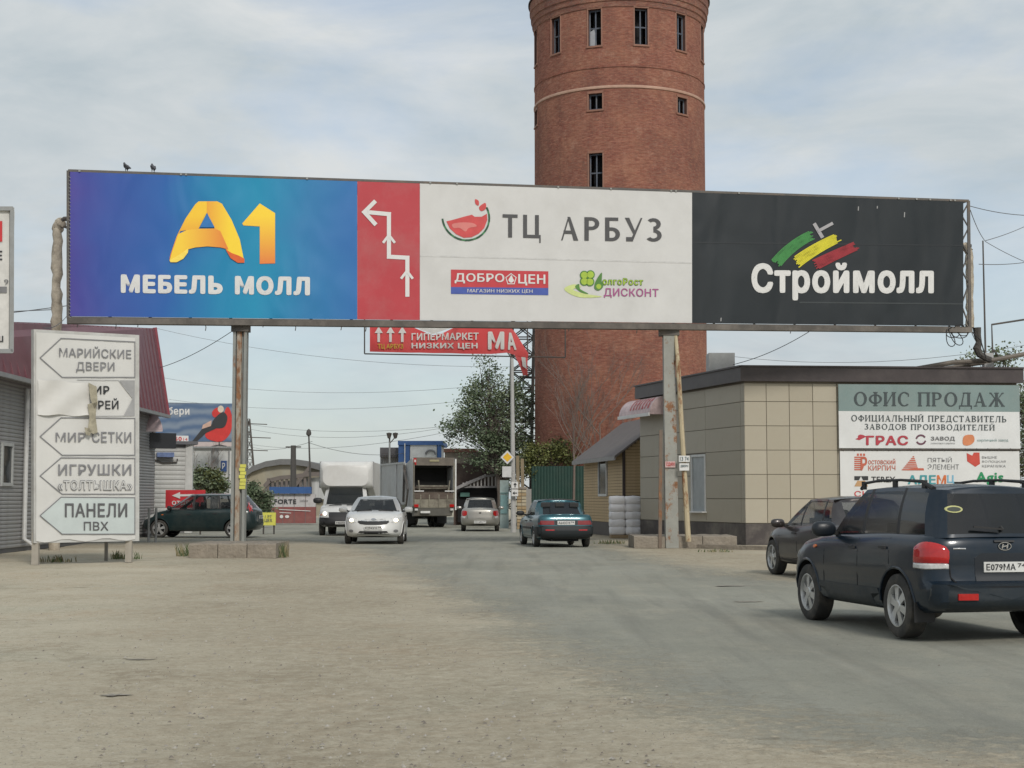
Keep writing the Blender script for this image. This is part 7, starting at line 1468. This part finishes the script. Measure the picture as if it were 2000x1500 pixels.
def mirror(C, x, z, mat, both=True, big=1.0):
    hw = C.S['W']/2
    for s in (1, -1):
        mb = MB(); m, k = 7, 12; vs = []
        for a in range(m):
            ph = -pi/2+pi*a/(m-1)
            for b in range(k):
                th = 2*pi*b/k; f = lambda q, e: math.copysign(abs(q)**e, q); vs.append((x+.07*big*f(cos(th), .8)*f(cos(ph), .7), s*(hw+.10)+.12*big*f(sin(th), .6)*f(cos(ph), .6), z+.075*big*f(sin(ph), .8)))
        mb.add(vs, [(a*k+b, a*k+(b+1) % k, (a+1)*k+(b+1) % k, (a+1)*k+b) for a in range(m-1) for b in range(k)]); o = mb.build('mirror', mat, C.root, world=False, smooth=True, ang=60); MB().bar((x+.02, s*(hw-.10), z-.06), (x, s*(hw+.02), z-.03), .06, .05).build('mirror_arm', BLACK, o, world=False)
def doors(C, xs, z0, hx=.12):
    """vertical door gaps at xs, sill line, handles"""
    for x in xs: seam(C, [(x, z0), (x+.01, C.zt(x)-.04)], 'L')
    seam(C, [(xs[0], z0), (xs[-1], z0)], 'L')
    for x in xs[1:]: decal(C, 'door_handle', C.pm if False else BLACK, rect(x+.08, C.zt(x)-.17, x+.24, C.zt(x)-.14), 'L', off=.025, both=True, rings=1)
def place2(rear_px, front_px):
    r = G(*rear_px); f = G(*front_px); d = f-r; return r, f, atan2(d.y, d.x), d.xy.length

# ---- navy SUV at right
S = dict(L=4.5, W=1.84, H=1.75, r=.365, zb=.30, wx=(1.31, -1.31), ww=.24, rim=.235, spokes=6, Df=.8, Dr=.42, nf=2.8, nr=4.2, crown=.03, taper=.05,
    top=[(-2.25, 1.14), (-2.1, 1.17), (-1, 1.17), (0.3, 1.13), (.8, 1.11), (1.3, 1.05), (1.95, .97), (2.25, .86)],
    levels=[(0, .12, .14, .14), (.05, .05, .06, .04), (.12, .02, .01, .0), (.27, .0, .0, .0), (.36, .0, .0, .0), (.405, .0, .03, .10), (.5, -.005, .03, .12), (.62, .0, .05, .12), (.74, .005, .07, .12), (.84, .015, .11, .125), (.92, .035, .17, .14), (.97, .05, .23, .16), (1.0, .08, .3, .19)],
    gh=dict(xf=.98, xft=.12, xr=-2.1, xrt=-1.88, B=-.30, C=(-1.18, -1.12), D=(-1.86, -1.70), yt=.66, yb=.085, rc=.045), rearglass=TINT, sideglass=M('side_tint', (0.012, 0.014, 0.015), rough=.16, var=0, alpha=.86, spec=.4))
NAVY = M('navy_paint', (0.004, 0.013, 0.025), rough=.28, var=.1, metal=.1, coat=.35, dirt=.07, dirtcol=(0.2, 0.18, 0.15), dscale=1.1, spec=.35)
r_, f_, az, wb = place2((1768, 1246), (1592, 1211)); sc_ = wb/2.62; ctr = (r_+f_)/2; side = Vector((sin(az), -cos(az), 0))*(S['W']/2-.12)*sc_; ctr += side
C = build_car('suv', 'dark navy suv seen from the left rear with roof rails and round red tail lamps', 'car', S, NAVY, tuple(ctr), az, scale=sc_)
SG = M('suv_grey_cladding', (0.012, 0.020, 0.028), rough=.5, dirt=.15)
# lamps wrap the rear corner: one strip over the body skin swept round the corner by angle
def wrap_lamp(name, mat, a0, a1, zf, off, n=16, m=6):
    for sg in (1, -1):
        mb = MB(); cx, cy = -1.55, .25; vs = []
        for i in range(n+1):
            a = a0+(a1-a0)*i/n; z0, z1 = zf(i/n)
            for j in range(m+1):
                z = z0+(z1-z0)*j/m; d = Vector((-cos(a), sg*sin(a), 0)); h = C.low.ray_cast(Vector((cx, sg*cy, z))+d*4, -d)[0]
                vs.append((h if h else Vector((cx, sg*cy, z))+d*.7)+d*off*(1 if 0 < i < n and 0 < j < m else 0))
        mb.add(vs, [(i*(m+1)+j, (i+1)*(m+1)+j, (i+1)*(m+1)+j+1, i*(m+1)+j+1) for i in range(n) for j in range(m)]); mb.build(name, mat, C.root, world=False, smooth=True, fix=True, ang=60)
wrap_lamp('tail_light', REDLENS, .62, 1.30, lambda t: (.87, .87+.235*sin(pi*(.18+.62*t))**.6), .022); wrap_lamp('reverse_light', CLEARLENS, .62, 1.30, lambda t: (.80+.02*abs(t-.5), .868), .020)
decal(C, 'rear_bumper', SG, [(.86, .34), (.86, .66), (.64, .64), (.58, .605), (-.58, .605), (-.64, .64), (-.86, .66), (-.86, .34)], 'B', off=.012, low=True, rings=5); decal(C, 'reflector', REDLENS, rect(.40, .48, .62, .55), 'B', off=.03, both=True, low=True)
seam(C, [(.66, 1.14), (.64, .72), (.58, .62), (-.58, .62), (-.64, .72), (-.66, 1.14)], 'B', both=False, w=.014)
decal(C, 'plate_recess', M('recess_navy', (0.006, 0.010, 0.016), rough=.5), [(.36, .68), (.36, .93), (.28, .98), (-.28, .98), (-.36, .93), (-.36, .68)], 'B', off=.004, low=True)
plate(C, .0, .83, 'B', 'Е079МА', proud=.02)
ell2 = lambda cx, cz, a, b, n=16: [(cx+a*cos(2*pi*k/n), cz+b*sin(2*pi*k/n)) for k in range(n)]
mb = MB(); ez = 1.055; xx = -C.low.ray_cast(Vector((-6, 0, ez)), Vector((1, 0, 0)))[0].x+.012; mb.tube([(-xx, .075*cos(2*pi*k/18), ez+.042*sin(2*pi*k/18)) for k in range(19)], .006, 5)
mb.bar((-xx, .035, ez-.025), (-xx, .022, ez+.025), .014, .014); mb.bar((-xx, -.022, ez-.025), (-xx, -.035, ez+.025), .014, .014); mb.bar((-xx, .03, ez-.005), (-xx, -.03, ez+.007), .012, .012); mb.build('emblem', CHROME, C.root, world=False)
decal(C, 'badge', CHROME, rect(.46, 1.025, .60, 1.038), 'B', off=.008, low=True); decal(C, 'hatch_handle', BLACK, rect(-.12, 1.10, .12, 1.12), 'B', off=.02, low=True)
decal(C, 'window_sticker', M('sticker_yellow', (0.5, 0.5, 0.22)), ell2(.50, 1.46, .10, .040, 14), 'B', off=.006); decal(C, 'window_sticker', M('sticker_dark', (0.05, 0.06, 0.05)), ell2(.50, 1.46, .078, .026, 14), 'B', off=.009)
decal(C, 'sill_cladding', SG, [(-.90, .30), (-.92, .42), (-.86, .54), (.86, .54), (.92, .42), (.88, .30)], 'L', off=.012, both=True, low=True); decal(C, 'side_repeater', AMBER, ell2(1.05, .97, .05, .022, 12), 'L', off=.014, both=True, low=True)
doors(C, [.72, -.30, -1.14], .53); mirror(C, .46, 1.20, M('mirror_navy', (0.010, 0.014, 0.02), rough=.4), big=1.3)
decal(C, 'head_light', CLEARLENS, [(2.05, .76), (2.0, .90), (1.78, .95), (1.75, .82)], 'L', off=.01, both=True, low=True)
for s in (1, -1):
    mb = MB(); zr0 = 1.715; y = s*.62; mb.tube([(.20, y, zr0-.02), (.08, y, zr0+.05), (-.3, y, zr0+.075), (-.9, y, zr0+.078), (-1.45, y, zr0+.055), (-1.72, y, zr0-.03)], [.022, .018, .016, .016, .020, .03], 8)
    for x in (.12, -.75, -1.5): mb.box((x, y, zr0+.02), (.09, .03, .10))
    mb.build('roof_rail', BLACK, C.root, world=False, smooth=True)
MB().tube([(-2.25, -.55, .27), (-1.9, -.55, .28)], .03, 10).build('exhaust', CHROME, C.root, world=False, smooth=True)
mb = MB(); mb.box((-.9, 0, .36), (1.2, .8, .10)); mb.box((0.9, 0, .36), (1.2, .8, .10)); mb.tube([(-1.31, -.8, .36), (-1.31, .8, .36)], .06, 8); mb.build('chassis', DARK, C.root, world=False)
for s in (1, -1): MB().box((-1.76, s*.78, .32), (.02, .24, .22)).build('mud_flap', BLACK, C.root, world=False)
mb = MB(); mb.tube([(-2.10, .0, 1.23), (-2.08, .02, 1.27)], .02, 6); mb.bar((-2.14, .02, 1.24), (-2.12, .36, 1.27), .02, .02); mb.build('rear_wiper', BLACK, C.root, world=False)
# ---- dark brown crossover in front of the suv
S = dict(L=4.4, W=1.80, H=1.54, r=.345, zb=.24, wx=(1.33, -1.30), ww=.22, rim=.235, spokes=5, Df=.95, Dr=.5, nf=2.4, nr=3.2, crown=.05, taper=.06,
    top=[(-2.2, 1.0), (-1, 1.04), (0.4, .98), (.95, .96), (1.5, .90), (1.95, .80), (2.2, .68)], gh=dict(xf=1.15, xft=.15, xr=-1.9, xrt=-1.15, B=-.05, C=(-1.05, -.85), D=(-1.5, -1.1), yt=.58, yb=.09, rc=.05))
BRN = paint('brown_paint', (0.030, 0.024, 0.024), metal=.35, dust=.15)
f0 = G(1517, 1122); az2 = radians(90+11); d = Vector((cos(az2), sin(az2), 0)); sd_ = Vector((sin(az2), -cos(az2), 0)); ctr = f0-d*1.33+sd_*.78
C = build_car('crossover', 'dark brown crossover mostly hidden behind the navy suv', 'car', S, BRN, tuple(ctr), az2, scale=1.0)
doors(C, [.92, -.05, -1.0], .36); mirror(C, .66, 1.02, BRN, big=1.15); decal(C, 'head_light', CLEARLENS, [(2.02, .62), (1.9, .76), (1.5, .84), (1.55, .72)], 'L', off=.01, both=True, low=True); decal(C, 'sill_cladding', BLACK, [(-.92, .24), (-.9, .34), (.92, .34), (.95, .24)], 'L', off=.01, both=True, low=True)
decal(C, 'tail_light', REDLENS, [(.86, .80), (.84, .92), (.55, .92), (.52, .82)], 'B', off=.01, both=True, low=True); plate(C, 0, .6, 'B', 'Т481СА')
# ---- teal sedan
S = dict(L=4.15, W=1.65, H=1.40, r=.285, zb=.22, wx=(1.27, -1.19), ww=.17, rim=.18, steel=True, Df=.55, Dr=.35, nf=3.4, nr=5, crown=.02, taper=.045,
    top=[(-2.07, .93), (-1.9, .95), (-1.3, .94), (0.4, .90), (.9, .89), (1.5, .83), (2.0, .74)], gh=dict(xf=1.0, xft=.25, xr=-1.38, xrt=-.82, B=.0, C=(-.88, -.78), yt=.60, yb=.10, rc=.04), rearglass=TINT)
TEALP = paint('teal_paint', (0.010, 0.085, 0.110), metal=.4, dust=.2)
r_, f_, az, wb = place2((1046, 1069), (1017, 1064.3)); az = radians(90+8); d = Vector((cos(az), sin(az), 0)); sd_ = Vector((sin(az), -cos(az), 0)); ctr = r_+d*1.19*1.05+sd_*.75*1.05
C = build_car('sedan', 'teal old sedan driving away with full width dark red tail lamps', 'car', S, TEALP, tuple(ctr), az, scale=1.06)
decal(C, 'tail_light', M('dark_red_lens', (0.22, 0.02, 0.02), rough=.15, coat=.5), rect(.34, .66, .78, .78), 'B', off=.01, both=True, low=True); decal(C, 'tail_panel', BLACK, rect(-.33, .655, .33, .785), 'B', off=.008, low=True); plate(C, 0, .715, 'B', 'А643ЕМ', w=.5)
decal(C, 'rear_bumper', M('bumper_dark', (0.010, 0.014, 0.016), rough=.6), [(.81, .26), (.81, .63), (-.81, .63), (-.81, .26)], 'B', off=.06, low=True, rings=8); decal(C, 'side_bumper', M('bumper_dark'), rect(-2.02, .32, -1.55, .60), 'L', off=.03, both=True, low=True); decal(C, 'rubbing_strip', BLACK, rect(-.8, .52, .85, .58), 'L', off=.015, both=True, low=True)
doors(C, [.85, .0, -.82], .32); mirror(C, .62, .97, BLACK); seam(C, [(.68, .93), (.68, .80), (-.68, .80), (-.68, .93)], 'B', both=False); decal(C, 'reflector', REDLENS, rect(.35, .5, .6, .53), 'B', off=.065, both=True, low=True)
mb = MB(); mb.tube([(-2.0, .4, .22), (-1.5, .4, .25)], .025, 8); mb.box((-.2, 0, .24), (3.2, .8, .1)); mb.build('chassis', DARK, C.root, world=False)
# ---- silver sedan
S = dict(L=4.2, W=1.70, H=1.50, r=.295, zb=.24, wx=(1.28, -1.19), ww=.18, rim=.19, Df=.7, Dr=.5, nf=2.8, nr=3.3, crown=.03, taper=.05,
    top=[(-2.1, 1.0), (-1.85, 1.02), (-1.3, .99), (0.4, .94), (.95, .93), (1.5, .86), (2.1, .72)], gh=dict(xf=1.1, xft=.25, xr=-1.55, xrt=-.80, B=.02, C=(-.9, -.78), yt=.60, yb=.10, rc=.05))
SILV = paint('silver_paint', (0.34, 0.33, 0.30), metal=.55, rough=.35, dust=.3)
p = G(936, 1038.5); C = build_car('sedan', 'silver beige sedan driving away beside the garbage truck', 'car', S, SILV, (p.x, p.y+2.1, 0), radians(91), scale=1.03)
decal(C, 'tail_light', REDLENS, [(.80, .68), (.80, .93), (.60, .90), (.57, .74), (.66, .68)], 'B', off=.012, both=True, low=True); decal(C, 'tail_light', REDLENS, rect(-2.0, .70, -1.8, .90), 'L', off=.008, both=True, low=True); decal(C, 'reverse_light', CLEARLENS, [(.82, .60), (.82, .68), (.62, .66), (.66, .58)], 'B', off=.012, both=True, low=True)
plate(C, 0, .42, 'B', 'О315РХ'); decal(C, 'emblem', DKMETAL, ell2(0, .82, .06, .035), 'B', off=.012, low=True); seam(C, [(.60, 1.0), (.55, .58), (-.55, .58), (-.60, 1.0)], 'B', both=False); decal(C, 'lower_bumper', BLACK, rect(-.6, .25, .6, .33), 'B', off=.01, low=True); mirror(C, .7, 1.02, SILV); doors(C, [.9, .02, -.85], .34)
# ---- white sedan with lit head lamps
S = dict(L=4.35, W=1.78, H=1.44, r=.31, zb=.20, wx=(1.32, -1.25), ww=.19, rim=.2, Df=.85, Dr=.5, nf=2.5, nr=3.2, crown=.045, taper=.05,
    top=[(-2.18, .98), (-1.8, 1.02), (-1.2, .99), (0.4, .96), (1.05, .96), (1.5, .90), (1.9, .80), (2.18, .68)], gh=dict(xf=1.18, xft=.25, xr=-1.6, xrt=-.8, B=.02, C=(-.9, -.8), yt=.58, yb=.10, rc=.05))
WP2 = paint('white_car_paint', (0.66, 0.66, 0.64), dust=.12)
p = G(725, 1063.5); C = build_car('sedan', 'white sedan driving towards the camera with lit head lamps', 'car', S, WP2, (p.x, p.y+2.1, 0), radians(-88), scale=1.10)
LB = [(.50, .645), (.55, .70), (.72, .80), (.80, .80), (.80, .70), (.66, .63)]
decal(C, 'head_light', CLEARLENS, LB, 'F', off=.012, both=True, low=True); decal(C, 'lamp_bulb', LAMPON, ell2(.66, .715, .055, .045, 12), 'F', off=.03, both=True, low=True)
decal(C, 'grille', BLACK, [(-.44, .70), (-.47, .665), (-.40, .605), (-.2, .58), (.2, .58), (.40, .605), (.47, .665), (.44, .70), (.2, .685), (-.2, .685)], 'F', off=.008, low=True); seam(C, [(-.44, .712), (-.2, .697), (.2, .697), (.44, .712)], 'F', w=.018, both=False, mat=CHROME)
plate(C, 0, .49, 'F', 'К294УН'); decal(C, 'air_intake', BLACK, [(-.48, .30), (-.40, .40), (.40, .40), (.48, .30)], 'F', off=.006, low=True); decal(C, 'fog_light', M('fog_grey', (0.2, 0.2, 0.2), rough=.3), ell2(.66, .40, .07, .045, 12), 'F', off=.012, both=True, low=True); decal(C, 'emblem', CHROME, ell2(0, .745, .07, .03), 'F', off=.012, low=True)
seam(C, [(.58, .95), (.52, .76), (.0, .73), (-.52, .76), (-.58, .95)], 'F', both=False); mirror(C, .72, 1.02, WP2, big=1.1); doors(C, [.9, .02, -.9], .32); decal(C, 'wiper', BLACK, [(1.19, .1), (1.17, .55), (1.15, .55), (1.17, .1)], 'T', off=.03, both=True); decal(C, 'lower_lip', BLACK, rect(-.6, .215, .6, .255), 'F', off=.006, low=True)
# ---- dark green minivan crossing
S = dict(L=4.35, W=1.80, H=1.60, r=.325, zb=.24, wx=(1.36, -1.36), ww=.2, rim=.225, spokes=5, Df=.95, Dr=.5, nf=2.3, nr=3.2, crown=.04, taper=.05,
    top=[(-2.18, 1.05), (-1, 1.04), (0.4, 1.0), (1.15, .98), (1.6, .90), (1.95, .80), (2.18, .66)], gh=dict(xf=1.38, xft=.42, xr=-2.0, xrt=-1.60, B=.12, C=(-.82, -.72), D=(-1.55, -1.30), yt=.60, yb=.09, rc=.05))
GRN = paint('dark_green_paint', (0.010, 0.030, 0.032), metal=.3, dust=.15)
Yg = DY(1051)+.9; p = at(396, 1000, Yg); C = build_car('minivan', 'dark green minivan crossing behind the left billboard post', 'car', S, GRN, (p.x, p.y, 0), radians(180-4), scale=1.05)
doors(C, [1.0, .1, -.85], .36); mirror(C, .95, 1.08, BLACK); decal(C, 'head_light', CLEARLENS, [(2.10, .62), (1.98, .78), (1.55, .88), (1.6, .76)], 'L', off=.01, both=True, low=True)
decal(C, 'tail_light', REDLENS, [(-2.02, .95), (-1.80, 1.38), (-1.74, 1.38), (-1.93, .93)], 'L', off=.012, both=True); decal(C, 'side_repeater', AMBER, rect(1.2, .82, 1.27, .85), 'L', off=.01, both=True, low=True); decal(C, 'grille', BLACK, [(-.5, .35), (.5, .35), (.5, .6), (-.5, .6)], 'F', off=.006, low=True); plate(C, 0, .5, 'F', 'М507ТВ'); plate(C, 0, .75, 'B', 'М507ТВ')

# ---- white box truck
S = dict(L=3.0, W=1.95, H=2.05, r=.35, zb=.34, wx=(.68,), ww=.2, rim=.21, steel=True, Df=.75, Dr=.2, nf=3.0, nr=6, crown=.06, taper=.05,
    top=[(-1.5, 1.2), (.0, 1.2), (.55, 1.18), (.9, 1.10), (1.25, .98), (1.5, .86)], gh=dict(xf=.70, xft=.12, xr=-1.42, xrt=-1.38, B=-.5, C=(-.9, -.9), yt=.74, yb=.10, rc=.05, solid=True))
Yt = DY(1047.5); p = at(669, 1000, Yt); WT = paint('truck_white', (0.60, 0.60, 0.585), dust=.3)
C = build_car('box_truck', 'white box truck with rounded cargo box and one lit head lamp', 'truck', S, WT, (p.x-.05, p.y+1.75, 0), radians(-89.5), scale=1.02)
rt = C.root; mb = MB(); w2, z0, z1 = 1.06, .98, 2.93; xf_, xb_ = .15, -3.7; prof = []
def rrect(w, za, zb_, r, n=5):
    o = []
    for cx, cz, a0 in ((w-r, zb_-r, 0), (-w+r, zb_-r, pi/2), (-w+r, za+r, pi), (w-r, za+r, 1.5*pi)):
        for k in range(n+1): a = a0+pi/2*k/n; o.append((cx+r*cos(a), cz+r*sin(a)))
    return o
rg = [(xb_, 0, .04), (xf_-.5, 0, .04), (xf_-.2, .0, .10), (xf_, .06, .2), (xf_+.12, .16, .28)]; vs = []; nn = None
for x, ins, r in rg:
    o = rrect(w2-ins, z0+(0 if x < -.7 else .9)+ins*.5, z1-ins, r); nn = len(o); vs += [(x, y, z) for y, z in o]
mb.add(vs, [(i*nn+k, i*nn+(k+1) % nn, (i+1)*nn+(k+1) % nn, (i+1)*nn+k) for i in range(len(rg)-1) for k in range(nn)]+[tuple(range(nn)), tuple(reversed(range((len(rg)-1)*nn, len(rg)*nn)))])
BXM = M('cargo_white', (0.66, 0.655, 0.63), rough=.45, var=.04, dirt=.35, dirtcol=(0.45, 0.42, 0.36), dscale=.8); mb.build('cargo_box', BXM, rt, world=False, smooth=True, fix=True, ang=40)
mb = MB(); mb.tube([(xf_-.35, -w2-.01, z0+.9), (xf_-.35, -w2-.01, z1-.02), (xf_-.35, w2+.01, z1-.02), (xf_-.35, w2+.01, z0+.9)], .035, 6); mb.build('box_trim', M('trim_grey', (0.3, 0.3, 0.3)), rt, world=False)
decal(C, 'head_light', CLEARLENS, [(.62, .80), (.62, .96), (.84, .98), (.88, .86), (.82, .78)], 'F', off=.015, both=True, low=True); decal(C, 'lamp_bulb', LAMPON, ell2(-.70, .875, .07, .065, 12), 'F', off=.03, low=True)
decal(C, 'grille', BLACK, [(-.52, .72), (-.56, .93), (.56, .93), (.52, .72)], 'F', off=.012, low=True); decal(C, 'front_bumper', M('bumper_black', (0.03, 0.03, 0.032), rough=.6), [(-.92, .36), (-.92, .72), (.92, .72), (.92, .36)], 'F', off=.05, low=True); decal(C, 'side_bumper', M('bumper_black'), rect(1.1, .36, 1.48, .70), 'L', off=.03, both=True, low=True)
plate(C, 0, .52, 'F', 'Х860КВ', proud=.07); mirror(C, .5, 1.38, BLACK, big=1.5); seam(C, [(.35, .5), (.36, 1.16)], 'L'); decal(C, 'wiper', BLACK, [(.78, .1), (.72, .6), (.70, .6), (.76, .1)], 'T', off=.03, both=True)
for s in (1, -1): wheel(rt, -2.2, s*.78, .35, .3, s, steel=True)
mb = MB(); mb.box((-1.6, .38, .72), (4.4, .12, .3)); mb.box((-1.6, -.38, .72), (4.4, .12, .3)); mb.tube([(-2.2, -.8, .35), (-2.2, .8, .35)], .07, 8); mb.build('chassis', DARK, rt, world=False)
for s in (1, -1): decal(C, 'indicator', AMBER, rect(.855*s-.03, .80, .855*s+.03, .86), 'F', off=.03, low=True)

# ---- garbage truck
Yr = DY(1031); p = at(847, 1000, Yr); az = radians(90+17.5); t = thing('garbage_truck', 'grey rear loading garbage truck with open dark hopper', 'truck', (p.x-.0, p.y+.0, 0), az)
GB = M('truck_body_grey', (0.38, 0.385, 0.38), rough=.5, dirt=.4, dirtcol=(0.26, 0.24, 0.2), dscale=.7); GC = M('truck_cream', (0.24, 0.22, 0.17), dirt=.95, dirtcol=(0.07, 0.055, 0.045), dscale=1.6); GD = M('hopper_dark', (0.022, 0.021, 0.02), rough=.9); B = lambda nm, m, c, d, R=None: MB().box(c, d, R).build(nm, m, t, world=False)
# local x forward, rear face at x=0
mb = MB(); mb.prism([(1.5, 1.15, 1.15), (1.5, 1.15, 3.3), (7.1, 1.15, 3.3), (7.1, 1.15, 1.15)], (0, -2.3, 0)); mb.build('body', GB, t, world=False, fix=True)
for x in (3.3, 7.05): B('body_rib', GB, (x, 1.17, 2.25), (.07, .05, 2.1))
B('top_rail', GB, (4.3, 1.16, 3.32), (5.6, .08, .1)); mb = MB(); mb.prism([(1.5, 1.1, 3.25), (.1, 1.1, 3.55), (.0, 1.1, 2.9), (.0, 1.1, 1.15), (.35, 1.1, .75), (1.5, 1.1, 1.1)], (0, -.10, 0)); mb.build('tailgate_side', GB, t, world=False, fix=True)
mb = MB(); mb.prism([(1.5, -1.0, 3.25), (.1, -1.0, 3.55), (.0, -1.0, 2.9), (.0, -1.0, 1.15), (.35, -1.0, .75), (1.5, -1.0, 1.1)], (0, -.10, 0)); mb.build('tailgate_side', GB, t, world=False, fix=True)
B('tailgate_header', M('header_brown', (0.13, 0.11, 0.09), dirt=.5), (.2, 0, 3.36), (.5, 2.1, .40)); B('hopper_back', GD, (1.2, 0, 2.3), (.1, 2.0, 2.0)); B('hopper_roof', GD, (.8, 0, 3.1), (.9, 2.0, .1)); B('hopper_floor', GD, (.7, 0, 1.45), (1.0, 2.0, .1))
mb = MB(); mb.prism([(-.05, -1.02, 1.75), (-.05, -1.02, 1.02), (.25, -1.02, .88), (.5, -1.02, 1.6)], (0, 2.04, 0)); mb.build('hopper_lip', GC, t, world=False, fix=True); B('lip_band', M('press_brown', (0.09, 0.065, 0.05), dirt=.6), (-.05, 0, 1.62), (.06, 2.02, .30)); mb = MB(); mb.prism([(-.03, -1.0, 1.0), (.1, -1.0, .62), (.5, -1.0, .58), (.5, -1.0, 1.0)], (0, 2.0, 0)); mb.build('underrun_guard', M('guard_grey', (0.14, 0.135, 0.12), dirt=.5), t, world=False, fix=True)
for i, x in enumerate((-.7, -.25, .25, .7)): B('lip_rib', GC, (-.07, x, 1.38), (.06, .05, .6))
B('press_bar', GC, (.15, .02, 2.12), (.12, 1.7, .07)); B('press_bar', GC, (.25, 0, 2.0), (.1, 1.7, .05)); B('press_plate', M('press_brown', (0.09, 0.065, 0.05), dirt=.6), (.45, 0, 1.9), (.06, 1.9, .35))
for s in (1, -1):
    B('corner_post', M('post_grime', (0.12, 0.11, 0.09), dirt=.6) if s > 0 else GC, (-.02, s*1.05, 2.2), (.1, .07, 2.2)); mb = MB(); mb.tube([(-.08, s*.75, 1.8), (-.08, s*.82, 2.4)], .035, 8); mb.build('lift_arm', GC, t, world=False); B('grab_handle', PRWHITE, (-.12, s*.8, 1.86), (.05, .5, .05)); B('tail_light', REDLENS, (-.09, s*.93, 1.12), (.05, .22, .14)); B('reverse_light', CLEARLENS, (-.09, s*.93, .93), (.05, .16, .10))
B('marker_lamp', REDLENS, (-.04, 1.0, 3.35), (.06, .14, .34)); MB().box((-.07, 1.0, 3.38), (.02, .09, .12)).build('lamp_lens', CLEARLENS, t, world=False); B('header_plate', M('plate_olive', (0.3, 0.27, 0.16)), (-.07, 0, 3.40), (.03, .5, .1))
B('white_pole', WHITE, (.05, -1.16, 2.2), (.07, .07, 2.6))
mb = MB(); mb.bar((1.4, 1.2, 3.2), (1.6, 1.2, 1.3), .12, .1); mb.bar((1.35, 1.22, 2.9), (.5, 1.22, 1.9), .1, .1); mb.tube([(.5, 1.22, 1.9), (.9, 1.22, 1.1)], .05, 8); mb.build('lift_ram', DKMETAL, t, world=False)
cab = B('cab', M('cab_white', (0.5, 0.5, 0.48)), (8.2, 0, 2.0), (1.9, 2.3, 1.9)); MB().box((9.17, 0, 2.35), (.03, 2.0, .8)).build('windshield', WGLASS, cab, world=False)
for s in (1, -1): MB().box((8.4, s*1.16, 2.35), (.9, .03, .7)).build('side_window', WGLASS, cab, world=False); mb = MB(); mb.box((9.1, s*1.38, 2.3), (.12, .22, .5)); mb.bar((9.0, s*1.15, 2.6), (9.1, s*1.35, 2.5), .05, .05); mb.build('mirror', BLACK, t, world=False)
mb = MB(); mb.box((4.4, .42, .95), (8.2, .14, .28)); mb.box((4.4, -.42, .95), (8.2, .14, .28)); mb.box((3.3, 0, .55), (.3, 2.0, .15)); mb.build('chassis', DARK, t, world=False)
B('tank', M('tank_grey', (0.2, 0.2, 0.19)), (5.6, .85, .85), (1.0, .5, .5)); B('side_box', M('side_box_olive', (0.16, 0.16, 0.11)), (1.9, 1.0, 1.0), (.9, .3, .4)); B('side_guard', GREY, (4.4, 1.05, .75), (1.4, .04, .3)); B('number_plate', PLATE, (-.06, .45, .80), (.02, .5, .11))
for x in (2.2, 3.5, 8.0):
    for s in (1, -1): wheel(t, x, s*.88, .5, .42, s, steel=True, rim_r=.29)
for s in (1, -1): B('mud_flap', BLACK, (1.55, s*.85, .5), (.03, .5, .6))
